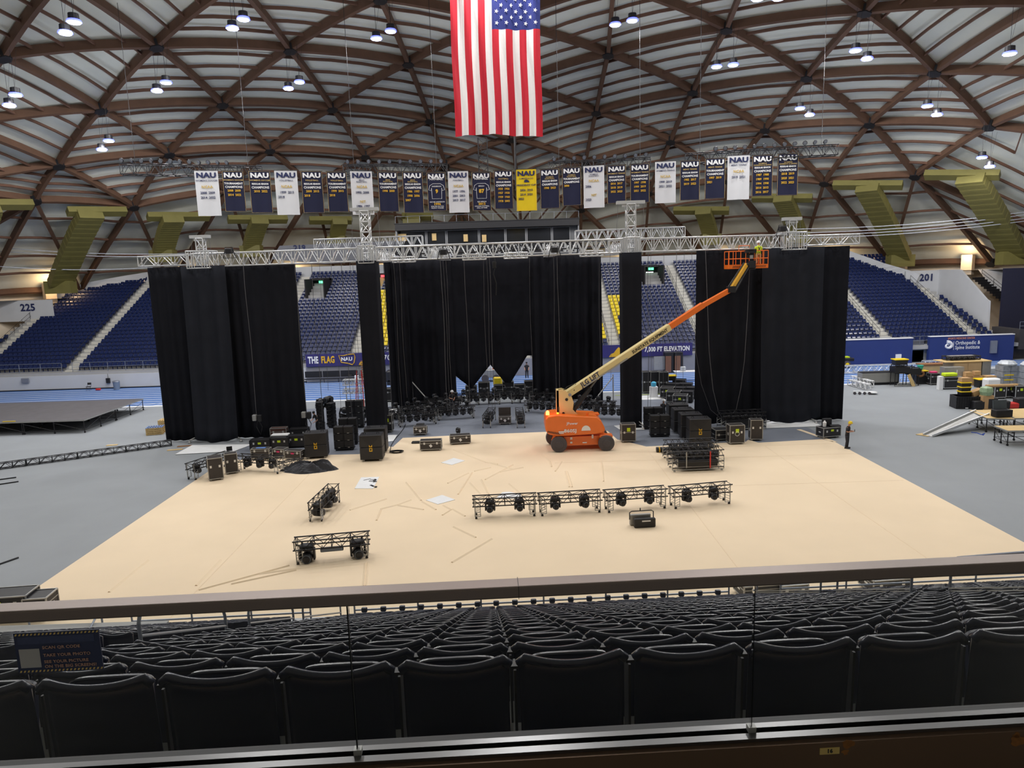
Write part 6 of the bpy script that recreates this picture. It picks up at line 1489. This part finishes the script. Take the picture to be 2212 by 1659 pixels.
for k in range(4):
    a = p.lerp(q, k / 4); b = p.lerp(q, (k + 1) / 4 - .004)
    truss('floor_truss', 'dark blue-black truss lying across the grey floor at left, %s section' % ORD[k], a + Vector((0, 0, .22)), b + Vector((0, 0, .22)), .42, .36, 'steel_dark', .7, .03, .02, group='truss line on the left floor')
for k, (a, b, c, d) in enumerate(((-40, 1041, 35, 1031), (-40, 1052, 40, 1040), (-40, 1232, 40, 1204))):
    P, Q = Vector(G(a, b, .04)), Vector(G(c, d, .04)); tag(MB().bar(P, Q, .035, 6).build('floor_pipe', 'steel_dark'), 'dark pipe lying on the grey floor at the left frame edge, %s from top' % ORD[k], 'pipe', 'pipes on the left floor')
for k, (x, y) in enumerate(((242, 962), (378, 972), (399, 964))):
    g = G(x, y); tag(MB().box((g[0], g[1], .02), (1.0 if k else .75, .28, .03), .2).build('wood_plank', 'wood' if k != 2 else 'wood_dark'), 'small wooden plank on the grey floor, %s from left, near left drape' % ORD[k], 'plank')
g = V(252, 835, 78.4); t = thing('trash_can', 'round grey-blue trash can against the far wall at left', 'bin', (g[0], 78.4, 0)); MB().lathe([(.3, 0), (.36, .85), (.38, .88)], n=14).build('can', mat('bin_grey', rgb(112, 128, 150), .6), t); MB().lathe([(.39, .88), (.36, 1.0), (.05, 1.04)], n=14).build('lid', 'rail', t)
g = V(191, 835, 78.4); chair('dark folding chair standing against the far wall at left', (g[0], 78.4, 0), 0)
g = V(213, 838, 78.4); tag(MB().bev((g[0], 78.3, .12), (.5, .3, .2), .05).build('red_bag', 'red'), 'small dark red bag on the floor beside the far folding chair', 'bag')
g = V(234, 822, 79.4); tag(MB().box((g[0], 79.35, g[2]), (.4, .2, .55)).bar((g[0], 79.4, g[2]), (g[0], 79.4, 1.7), .02, 4).build('wall_control_box', 'steel_dark'), 'dark control box on the white far wall at left', 'box')
g = V(55, 822, 79.4); tag(MB().box((g[0], 79.35, g[2]), (.8, .15, .5)).build('wall_panel_box', 'rail'), 'grey flat box on the white far wall at far left', 'box')
# ================================================================ behind the stage openings
t = thing('step_ladder', 'red step ladder standing in the left opening before the track', 'ladder', (V(777, 830, 64)[0], 64, 0)); 
for s in (-1, 1): MB().bar((s * .38, -.5, 0), (s * .2, 0, 3.3), .04, 5).build('front_rail', 'red', t); MB().bar((s * .42, .7, 0), (s * .2, .08, 3.3), .035, 5).build('back_rail', 'red', t)
m = MB()
for i in range(1, 11): f = i / 11; w_ = .38 - .18 * f; m.box((0, -.5 + .5 * f, 3.3 * f), (2 * w_, .09, .035))
m.build('steps', 'alu', t); MB().box((0, .02, 3.32), (.46, .24, .05)).build('top_cap', 'alu_dull', t)
for k in range(3):
    x = -22.2 + k * 2.0; t = thing('bench', 'dark player bench against the far wall, %s from left' % ORD[k], 'bench', (x, 78.6, 0), 0, 'benches below the flag banner'); MB().bb(-.95, .95, -.2, .2, .42, .5).build('seat', 'black_plastic', t); MB().bb(-.95, .95, .2, .28, .6, 1.3).build('backrest', 'black_plastic', t); MB().bar((-.8, 0, 0), (-.8, 0, .42), .03, 4).bar((.8, 0, 0), (.8, 0, .42), .03, 4).build('leg_frame', 'steel_dark', t)
g = V(756, 815, 78.6); chair('small blue-seated chair against the far wall right of the benches', (g[0], 78.4, 0), 0)
tag(MB().bb(g[0] + .6, g[0] + 1.0, 78.2, 78.6, 0, .75).build('white_bin', 'white'), 'small white bin beside the chair below the flag banner', 'bin')
tg = MB()
g = V(788, 805, 79.0)
for i in range(9): tg.bb(g[0] - .35, g[0] + .55, 78.7, 79.1, .2 + i * .25, .3 + i * .25)
tag(tg.build('wood_rack', 'wood_dark'), 'tall rack of stacked wooden slats against the far wall beside the slim drape', 'rack')
truss('aluminium_truss', 'white aluminium truss section raised behind the red ladder, upper', V(742, 826, 66), V(808, 824, 66), .7, .5, 'alu', .4, .035, .02)
truss('aluminium_truss', 'white aluminium truss section raised behind the red ladder, lower', V(742, 845, 66), V(808, 843, 66), .7, .4, 'alu', .4, .035, .02)
for k in (0, 1): p = V(748 + 55 * k, 850, 66); tag(MB().bar((p[0], 66, 0), (p[0], 66, 2.3), .05, 5).build('truss_stand', 'alu_dull'), '%s post carrying the white truss sections behind the ladder' % ['left', 'right'][k], 'stand')
flight_case('dark wide flight case behind the stage between slim drape and back drape', 852, 868, 1.9, .9, 1.1, 0, 'case_black', tag_='lime', split=.7)
flight_case('grey-trimmed rack case behind the stage, left of the back drape edge', 869, 872, .7, .7, .95, 0, 'case_black', split=0)
g = V(855, 815, 76); tag(MB().bev((g[0], 76, .9), (2.0, 1.2, 1.3), .2).bb(g[0] - .9, g[0] + .9, 75.4, 76.6, 0, .5).build('road_cart', 'case_black'), 'dark blue-black cart near the far wall left of the back drape', 'cart')
flight_case('black amplifier rack beside the slim left drape on the stage', 838, 935, .7, .7, 1.2, 0, 'case_black', split=.5, tag_='lime')
g = G(838, 918); cart((g[0], g[1], 0), .8, 'dark lamp cart just right of the slim left drape', None, [(x, 'black lamp in the cart just right of the slim left drape') for x in (-.8, 0, .8)], hs=.9, hg='lamps in the cart right of the slim left drape')
pts = [(1335, 868, 1.4), (1400, 852, .9), (1408, 838, .9), (1422, 850, 1.0)]
for k, (px, py, w_) in enumerate(((1398, 850, .85), (1416, 850, .9), (1434, 851, .85))):
    flight_case('tall black rack case behind the right opening, %s from left' % ORD[k], px, py, w_, .8, 1.9, 0, 'case_black', split=.5, group='rack cases behind right opening')
n = 0
for r_ in range(3):
    for c in range(3):
        px, py = 1440 + r_ * 14 + c * 2, 862 + r_ * 9 - c * 9
        n += 1; flight_case('long black flight case in the tight block behind the right opening, %s' % ORD[n - 1], px + c * 11, py, 1.15, 1.1, .85, -.35, 'case_black', 'black_paint' if c else 'alu_dull', split=.6, tag_='lime' if (r_ + c) % 2 == 0 else None, group='block of black cases behind the right opening')
g = G(1448, 846); t = thing('storage_tote', 'black tote with bright yellow lid on the cases behind the right opening', 'tote', (g[0], g[1], 1.1)); MB().bev((0, 0, .2), (1.0, .6, .4), .04).build('tub', 'black_plastic', t); MB().bev((0, 0, .44), (1.1, .68, .1), .03).build('lid', 'yellow', t)
for k, (px, py) in enumerate(((1446, 798), (1466, 794))):
    g = V(px, py, 78); t = thing('lectern_cabinet', 'brown fronted cabinet against the far wall below the elevation banner, %s' % ['left one', 'right one'][k], 'cabinet', (g[0], 78.3, 0)); MB().bb(-.5, .42, -.5, .5, 0, 2.15).build('body', 'black_plastic', t); MB().bb(-.48, .15, -.54, -.5, .1, 1.9).build('door', mat('cab_brown', rgb(120, 84, 66), .5, var=.15), t); MB().box((-.04, 0, 2.2), (.95, 1.0, .12)).build('top', 'black_paint', t)
g = V(1425, 795, 78); tag(MB().box((g[0], 78.2, 1.1), (1.2, .15, 1.5)).build('whiteboard', 'alu_dull'), 'pale panel leaning left of the brown cabinets below the elevation banner', 'panel')
p = V(1490, 800, 72); t = thing('work_table', 'pale table with electronics behind the right opening beside the drape', 'table', (p[0], 72, 0)); MB().bb(-1.6, 1.2, -.5, .5, 1.0, 1.06).build('tabletop', 'white', t)
for s in (-1.5, 1.1): MB().bar((s, -.4, 0), (s, -.4, 1), .03, 5).build('leg', 'alu_dull', t); MB().bar((s, .4, 0), (s, .4, 1), .03, 5).build('leg', 'alu_dull', t)
tag(MB().bev((p[0] - .7, 72, 1.3), (.5, .4, .45), .04).build('monitor_box', 'alu'), 'pale box standing on the table behind the right opening', 'box')
p = G(1412, 858); t = thing('water_cooler', 'white cart with a blue-capped bottle behind the right opening', 'cart', (p[0], p[1], 0)); MB().bev((0, 0, .5), (.7, .5, 1.0), .05).build('body', 'white', t); MB().lathe([(.2, 1.0), (.24, 1.1), (.24, 1.35), (.1, 1.45)], n=12).build('bottle', mat('bottle_blue', rgb(90, 190, 230), .2, var=0), t)
t_ = MB().bb(9.6, 14.5, 65.0, 65.12, .012, .02).build('yellow_tape', 'lime'); tag(t_, 'yellow tape line on the floor seen through the right opening', 'tape')
g = G(1385, 862); tag(MB().bb(g[0] - 1.6, g[0] + 2.0, g[1] - .5, g[1] + 1.5, .012, .03).build('floor_sheet', 'ply_white'), 'white sheet on the floor between the back drape and slim right drape', 'sheet')
g = G(858, 888); tag(MB().bb(g[0] - 1.2, g[0] + 1.4, g[1] - 1, g[1] + 1.2, .012, .03).build('floor_sheet', 'ply_white'), 'white sheet on the floor left of the back drape', 'sheet')
for k, (px, Y) in enumerate(((892, 60.5), (1325, 60))):
    p = V(px, 860, Y); s = 1 if k == 0 else -1; q_ = MB().bar((p[0], Y, .05), (p[0] + (-.02), Y, 2.8), .05, 5).bar((p[0], Y, 2.6), (p[0] + s * 2.2, Y - .6, .05), .05, 5).bar((p[0], Y, .1), (p[0] + s * 2.2, Y - .6, .1), .03, 5).build('brace_pole', 'alu_dull'); tag(q_, 'pale diagonal brace pole at the %s edge of the back drape' % ['left', 'right'][k], 'brace')
for k, px in enumerate((1018, 1046, 1079, 1098, 1123, 1145)):
    p = V(px, 840, 66.5); flight_case('dark case standing behind the pointed drape hems, %s from left' % ORD[k], 0, 0, 1.05, .7, 1.3 if k % 2 else 1.0, 0, 'case_black', split=.6, loc=(p[0], 66.5, 0), group='cases behind the pointed hems')
p = V(1060, 805, 76); t = thing('utility_machine', 'grey machine with orange arm and white cab glimpsed through the triangular gap', 'machine', (p[0], 76, 0)); MB().bev((0, 0, .9), (1.6, 1.2, .9), .1).build('body', 'alu_dull', t); MB().bev((-.1, 0, 1.75), (.7, .9, .8), .08).build('cab', 'white', t); MB().tube([(.2, -.3, 1.3), (.5, -.3, 2.0), (.8, -.3, 1.7), (.9, -.3, .8)], .12, 6).build('arm', 'orange', t)
for s in (-.6, .6): MB().lathe([(.4, -.12), (.4, .12)], (s, -.6, .4), 12, 'y').build('wheel', 'tyre', t)
p = V(1075, 822, 70); tag(MB().bev((p[0], 70, .9), (.9, .5, .9), .15).build('yellow_sack', 'yellow'), 'yellow sack on gear seen through the triangular gap', 'sack')
# ================================================================ right side of the arena
def tote(lab, loc, w_=.75, d=.5, h=.38, body='black_plastic', lid='yellow', rz=0.0, group=None):
    t = thing('storage_tote', lab, 'tote', loc, rz, group); b = MB(); b.poly([(-w_ * .44, -d * .44, 0), (w_ * .44, -d * .44, 0), (w_ * .5, -d * .5, h), (-w_ * .5, -d * .5, h)], d * .9, (0, 1, 0)); b.build('tub', body, t); MB().bev((0, 0, h + .04), (w_ * 1.08, d * 1.1, .09), .03).build('lid', lid, t); return t
def gx(px, py, z=0.0): g = G(px, py, z); return float(g[0]), float(g[1])
# utility vehicle
x, y = gx(1818, 796); t = thing('utility_vehicle', 'green and yellow utility vehicle parked on the track right of the stage', 'vehicle', (x, y + .6, 0)); MB().bev((-.6, 0, .75), (2.0, 1.3, .6), .12).bev((-1.5, 0, 1.0), (.6, 1.2, .5), .1).build('body', 'green', t); MB().bev((.7, 0, .95), (1.3, 1.3, .35), .05).build('cargo_bed', 'steel_dark', t); MB().bev((-.35, 0, 1.2), (.7, 1.1, .5), .1).build('seat', 'yellow', t); MB().bb(.0, 1.0, -.3, .3, 1.1, 1.25).build('green_load', 'lime', t)
for sx_ in (-1.3, .55):
    for sy in (-.6, .6): w1 = MB().lathe([(.25, -.14), (.40, -.12), (.42, 0), (.40, .12), (.25, .14)], (sx_, sy, .42), 16, 'y').build('wheel', 'tyre', t); MB().lathe([(.22, -.15), (.1, -.17)], (sx_, sy, .42), 12, 'y').build('rim', 'yellow', w1)
a, b = G(1790, 812), G(2015, 806)
truss('aluminium_truss', 'long white aluminium truss lying on the floor behind the gear at right', a + np.array([0, 1.0, .5]), b + np.array([0, 1.0, .5]), .7, .7, 'alu', 1.1, .045, .028)
a, b = G(2030, 806), G(2170, 803)
truss('aluminium_truss', 'white aluminium truss partly hidden behind the tan cabinet at right', a + np.array([0, 3.0, .5]), b + np.array([0, 3.0, .5]), .7, .7, 'alu', 1.1, .045, .028)
x, y = gx(1903, 832); t = thing('barrier_cart', 'long grey flat-sided cart with dark top, right side of arena', 'cart', (x, y + .6, 0), .0); MB().bb(-1.75, 1.75, -.5, .5, .25, 1.15).build('side_panels', mat('cart_grey', rgb(146, 146, 142), .5, var=.15, scale=1), t); MB().bb(-1.75, 1.75, -.5, .5, 1.15, 1.2).build('top', 'steel_dark', t); MB().bb(-1.7, 1.7, -.45, .45, .1, .24).build('base', 'black_plastic', t)
for s in (-1.5, 1.5): MB().lathe([(.1, -.04), (.1, .04)], (s, -.4, .1), 10, 'y').build('caster', 'tyre', t)
for k, (a, b, c, d) in enumerate(((1836, 832, 1876, 843), (1842, 826, 1882, 838))):
    P, Q = Vector(G(a, b)), Vector(G(c, d)); truss('aluminium_truss', 'short silver truss piece stacked behind the small dolly, %s' % ['lower', 'upper'][k], P + Vector((0, 0, .3 + k * .1)), Q + Vector((0, 0, .3 + k * .1)), .5, .5, 'alu', .7, .035, .025)
x, y = gx(1873, 853); t = thing('wheel_dolly', 'low silver truss base with small wheels on the grey floor at right', 'dolly', (x, y + .4, 0), -.25); MB().bar((-.9, -.3, .18), (.9, -.3, .18), .04, 5).bar((-.9, .3, .18), (.9, .3, .18), .04, 5).bb(.3, 1.0, -.35, .35, .14, .2).build('frame', 'alu', t)
for i in range(4): MB().lathe([(.13, -.05), (.13, .05)], (-.9 + i * .4, -.35, .13), 10, 'y').build('wheel', 'tyre', t)
# black frame cart with yellow tote
x, y = gx(1962, 835); t = thing('frame_cart', 'black steel scaffold cart with folded deck frames and plank, right side', 'cart', (x, y + .7, 0)); m = MB()
for sx_ in (-1.1, -.35, .4, 1.1):
    for sy in (-.4, .4): m.bar((sx_, sy, 0), (sx_, sy, 2.0 if sx_ < .5 else 1.7), .04, 5)
for z in (.15, 1.2, 1.95): m.bar((-1.1, -.4, z), (1.1, -.4, min(z, 1.7)), .035, 5); m.bar((-1.1, .4, z), (1.1, .4, min(z, 1.7)), .035, 5)
m.build('frame', 'black_paint', t); MB().bb(-1.2, .2, -.5, .5, 1.25, 1.8).bb(.1, 1.3, -.45, .5, 1.05, 1.6).build('folded_frames', 'black_plastic', t); MB().box((.25, -.7, .55), (.3, .06, 1.25), R=Matrix.Rotation(-.45, 3, 'Y')).build('plank', 'wood', t)
MB().bar((-1.2, -.6, .1), (.9, -.6, .1), .05, 5).bar((-1.0, -.6, .1), (-.6, -.5, .7), .03, 5).bar((.8, -.6, .1), (.3, -.5, .9), .03, 5).build('tow_bar', 'alu_dull', t)
tote('black tote with yellow lid on top of the black scaffold cart', (x - .55, y + .7, 2.0), 1.2, .8, .45)
x, y = gx(2003, 832); tote('black tote with yellow lid behind the round basket at right', (x + .1, y + 1.2, .85), .9, .6, .3); tag(MB().bb(x - .7, x + .7, y + .6, y + 1.7, 0, .84).build('equipment_crate', 'black_plastic'), 'black crate under the yellow-lidded tote beside the scaffold cart', 'crate')
tag(MB().lathe([(.2, 0), (.28, .4), (.3, .42)], (x - .0, y + 1.3, 1.28), 14).build('turquoise_bucket', mat('turq', rgb(40, 176, 160), .5, var=.05)), 'turquoise bucket on top of the tote at right', 'bucket')
tag(MB().tube([(x - .4 + .28 * math.cos(i * PI / 8), y + .5, 1.0 + .22 * math.sin(i * PI / 8)) for i in range(16)], .1, 6, closed=True).build('coiled_hose', 'wood_dark'), 'brown coiled hose leaning on the crate beside the scaffold cart', 'hose')
x, y = gx(2020, 832); flight_case('black road case with pink cloth on top, middle of the right-hand gear', 0, 0, .85, .7, .95, 0, 'case_black', loc=(x - .0, y + .4, 0)); tag(MB().bev((x, y + .4, 1.17), (.6, .45, .16), .06).build('pink_cloth', 'pink'), 'pink cloth bundle on the black road case at right', 'cloth')
x, y = gx(2032, 842); tag(MB().bb(x - .15, x + .2, y, y + .4, 0, 1.2).build('white_pillar', 'white'), 'white upright box between the pink-topped case and big flight case', 'box')
x, y = gx(2040, 820); t = thing('wooden_desk', 'brown topped wooden desk behind the big black flight case at right', 'desk', (x + .2, y + 2.0, 0)); MB().bb(-1.6, 1.2, -.5, .6, 1.2, 1.32).build('top', 'wood_dark', t); MB().bb(-1.5, 1.1, -.4, .5, 0, 1.2).build('body', 'wood', t)
x, y = gx(2057, 841); flight_case('large black flight case with silver trim and lime lid, right side', 0, 0, 1.55, .9, .98, 0, 'case_black', 'alu', loc=(x, y + .45, 0)); tag(MB().bev((x - .1, y + .4, 1.3), (1.2, .6, .3), .08).build('lime_lid', 'lime'), 'lime and black soft case on the large silver-trimmed flight case', 'case')
x, y = gx(2075, 836); t = thing('cabinet', 'tall pale grey cabinet right behind the large silver-trimmed case', 'cabinet', (x + .1, y + 1.6, 0)); MB().bb(-.9, .9, -.4, .4, 0, 1.65).build('body', 'alu_dull', t); MB().bb(.2, .26, -.44, -.4, .9, 1.4).build('handle', 'white', t)
x, y = gx(2098, 830); t = thing('wooden_crate', 'big tan double-door cabinet with timber top at right, black truss on it', 'cabinet', (x, y + 1.5, 0)); MB().bb(-1.3, 1.3, -.8, .9, .15, 2.0).build('body', mat('crate_tan', rgb(190, 168, 134), .7, var=.08), t); MB().bb(-2.2, 2.2, -.9, 1.0, 2.0, 2.08).build('top', 'wood', t)
for s in (-.65, .65): MB().bb(s - .6, s + .6, -.84, -.8, .2, 1.9).build('door', mat('crate_door', rgb(184, 160, 124), .7, var=.08), t)
MB().bb(1.4, 2.2, -.8, .9, 0, 2.0).build('side_cabinet', 'alu_dull', t)
p = Vector((x - 1.7, y + 1.6, 2.32)); truss('aluminium_truss', 'grey truss lying on top of the tan double-door cabinet', p, p + Vector((3.2, 0, 0)), .8, .3, 'steel_dark', .5, .05, .03); MBb = MB().bb(x - 1.3, x + 1.1, y + 1.3, y + 2.0, 2.3, 2.5); tag(MBb.build('truss_bag', 'rail'), 'pale flat case resting in the truss on the tan cabinet', 'case')
x, y = gx(2127, 838); tote('large black tote with yellow lid standing on the floor before cardboard boxes', (x, y + .4, 0), 1.1, .8, .72)
for k, (dx, dy, z, s) in enumerate(((-.6, 1.4, 0, .8), (.3, 1.5, 0, .9), (-.5, 1.5, .8, .6), (.3, 1.5, .9, .55), (1.4, 1.2, 0, .9))):
    tag(MB().bb(x + dx - s / 2, x + dx + s / 2, y + dy, y + dy + s * .8, z, z + s * (.95 if z == 0 else .7)).build('cardboard_box', 'cardboard'), 'cardboard box behind the large yellow-lidded tote, %s' % ['bottom left', 'bottom middle', 'top left', 'top middle', 'bottom right'][k], 'box', 'cardboard boxes behind the tote')
for k, (px, py) in enumerate(((2185, 833), (2235, 836))):
    x, y = gx(px, py); t = thing('wrapped_pallet', 'wrapped pallet of boxes under clear film at the right edge, %s' % ['left one', 'cut by the frame'][k], 'pallet', (x, y + .8, 0), 0, 'wrapped pallets at the right'); MB().bb(-.75, .75, -.6, .6, 0, .15).build('pallet_base', 'wood', t)
    bx = MB()
    for j in range(3):
        for i in range(2): bx.bb(-.7 + i * .72, -.02 + i * .72, -.55, .55, .16 + j * .55, .68 + j * .55)
    bx.build('boxes', mat('film_box', rgb(140, 146, 156), .35, var=.5, scale=4, detail=6), t); MB().bb(-.55, .3, -.57, -.55, .9, 1.0).bb(-.55, .3, -.57, -.55, .45, .55).build('yellow_straps', 'yellow', t); MB().lathe([(.7, 1.8), (.8, 1.95), (.55, 2.2), (.1, 2.25)], n=9).build('film_bundle', mat('film', rgb(196, 202, 210), .3, var=.4, scale=5), t)
x, y = gx(2150, 822); tag(MB().bev((x, y + .6, .9), (1.1, .8, .7), .2).build('plastic_sheet_bundle', MATS['film']), 'white crumpled plastic bundle between the boxes and wrapped pallets', 'bundle')
# black mesh crate, small totes, boxes
x, y = gx(2098, 884); t = thing('mesh_crate', 'large black plastic mesh crate on the grey floor behind the ramp', 'crate', (x, y + .7, 0), -.15); MB().bb(-.95, .95, -.6, -.55, .0, .98).bb(-.95, .95, .55, .6, 0, .98).bb(-.95, -.9, -.6, .6, 0, .98).bb(.9, .95, -.6, .6, 0, .98).bb(-.9, .9, -.55, .55, 0, .1).build('walls', 'black_plastic', t)
rb = MB()
for i in range(11): rb.bb(-.92 + i * .18, -.87 + i * .18, -.63, -.6, 0, .98)
for z in (.1, .4, .7, .95): rb.bb(-.95, .95, -.64, -.6, z - .03, z + .03)
rb.build('ribs', 'steel_dark', t); MB().bb(-.3, -.1, -.66, -.64, .05, .12).build('label', 'white', t)
for k in range(3): tote('small black tote with yellow lid stacked on the mesh crate, %s' % ['bottom', 'middle', 'top'][k], (x - .15, y + .8, .98 + k * .36), .78, .55, .27, group='small totes stacked on the mesh crate')
tag(MB().bb(x - .5, x + .2, y + .6, y + 1.1, 2.08, 2.38).build('cardboard_box', 'cardboard'), 'printed carton on top of the small tote stack at right', 'box')
tag(MB().box((x + .75, y + .7, 1.2), (.8, .55, .4), R=Matrix.Rotation(-.35, 3, 'Y')).build('cardboard_box', 'cardboard'), 'tilted cardboard box resting on the black mesh crate', 'box')
x, y = gx(2133, 885); tag(MB().bb(x - .35, x + .35, y, y + .5, 0, .55).build('cardboard_box', 'cardboard'), 'cardboard box right of the mesh crate, lower one', 'box'); tag(MB().bb(x - .4, x + .45, y, y + .5, .55, 1.1).build('cardboard_box', 'cardboard'), 'cardboard box right of the mesh crate, upper one', 'box'); tag(MB().lathe([(.38, 0), (.48, .3), (.42, .6), (.1, .7)], (x, y + .3, 1.1), 9).build('shopping_bag', mat('bag_green', rgb(150, 176, 140), .5, var=.4, scale=6)), 'green and white plastic bag on the cardboard box right of crate', 'bag')
P, Q = Vector(V(2130, 834, 58)), Vector(V(2197, 832, 58)); tag(MB().bar(P, Q, .13, 10).build('carpet_roll', 'cardboard'), 'long tan cardboard tube lying across the cases at right', 'tube')
for k, (px, py) in enumerate(((2160, 862), (2184, 860), (2205, 862))):
    flight_case('black rack case with lime labels behind the wooden platforms, %s from left' % ORD[k], px, py, .95, .8, .95, 0, 'case_black', 'alu', tag_='lime', split=0)
x, y = gx(2150, 842); tag(MB().bev((x, y + .6, .5), (1.3, .8, .9), .15).build('white_sheet_bundle', 'white'), 'white cloth bundle under the long cardboard tube', 'bundle')
x, y = gx(2200, 890); 
for k, (dx, m_, s) in enumerate(((-2.2, 'black_plastic', .7), (-1.2, 'case_black', .9), (-.2, 'steel_dark', .6), (.5, 'red', .45), (1.2, 'black_plastic', .8))): tag(MB().bev((x + dx, y + 1.5, s / 2), (.9, .7, s), .1).build('gear_box', m_), '%s gear box in the heap behind the wooden platforms, %s from left' % ('red' if m_ == 'red' else 'dark', ORD[k]), 'box', 'gear heap at the right edge')
# platforms with timber tops

zt = 1.0
def topc(*q): return [tuple(G(a, b, zt))[:2] for a, b in q]
platform('timber-topped rolling platform with ramp, right side of the arena', topc((2132, 903), (2192, 905), (2150, 885), (2094, 886)), zt, top='wood', rows=(2, 2), cat='platform', name='rolling_platform')
platform('timber-topped rolling platform behind the one with the ramp, right edge', topc((2192, 903), (2290, 902), (2270, 880), (2160, 884)), zt, top='wood', rows=(2, 2), cat='platform', name='rolling_platform')
q0 = G(2177, 930, zt); platform('timber-topped rolling platform nearest, cut by the right frame edge', [(q0[0], q0[1]), (q0[0] + 3.7, q0[1] - .3), (q0[0] + 3.8, q0[1] + 1.1), (q0[0] + .1, q0[1] + 1.4)], zt, top='wood', rows=(3, 2), cat='platform', name='rolling_platform')
x, y = [float(v) for v in G(2172, 903, 1.0)[:2]]; t = thing('open_case', 'grey open lidded case standing on the timber platform at right', 'case', (x, y + .4, 1.02), .05); MB().bev((0, 0, .25), (1.15, .6, .48), .04).build('body', 'steel_dark', t); MB().box((.1, .38, .75), (.95, .08, .62), R=Matrix.Rotation(-.15, 3, 'X')).build('open_lid', mat('lid_grey', rgb(72, 80, 86), .5, var=.1), t)
# ramp
A, B_, C_, D_ = Vector(G(1994, 940, .03)), Vector(G(2014, 943, .03)), Vector(G(2137, 896, 1.02)), Vector(G(2108, 888, 1.02))
t = thing('loading_ramp', 'long silver aluminium loading ramp rising from the grey floor to the platform', 'ramp', A); MB().poly([A, B_, C_, D_], -.05, (0, 0, 1)).build('ramp_deck', 'alu_dull', t, A); MB().beam(A + Vector((0, 0, .06)), D_ + Vector((0, 0, .06)), .07, .14).beam(B_ + Vector((0, 0, .06)), C_ + Vector((0, 0, .06)), .07, .14).build('side_rails', 'alu', t, A)
tag(MB().poly([tuple(G(a, b, .01)) for a, b in ((1978, 939), (2004, 943), (2015, 941), (1992, 936))], .03, (0, 0, 1)).build('ramp_plank', 'wood'), 'small wooden plank at the foot of the silver ramp', 'plank')
tag(MB().tube([tuple(G(a, b, .02)) for a, b in ((2098, 934), (2110, 935), (2120, 939), (2127, 936), (2123, 940))], .03, 5).build('blue_rope', mat('rope_blue', rgb(40, 80, 190), .6)), 'blue rope lying on the grey floor under the platform', 'rope')
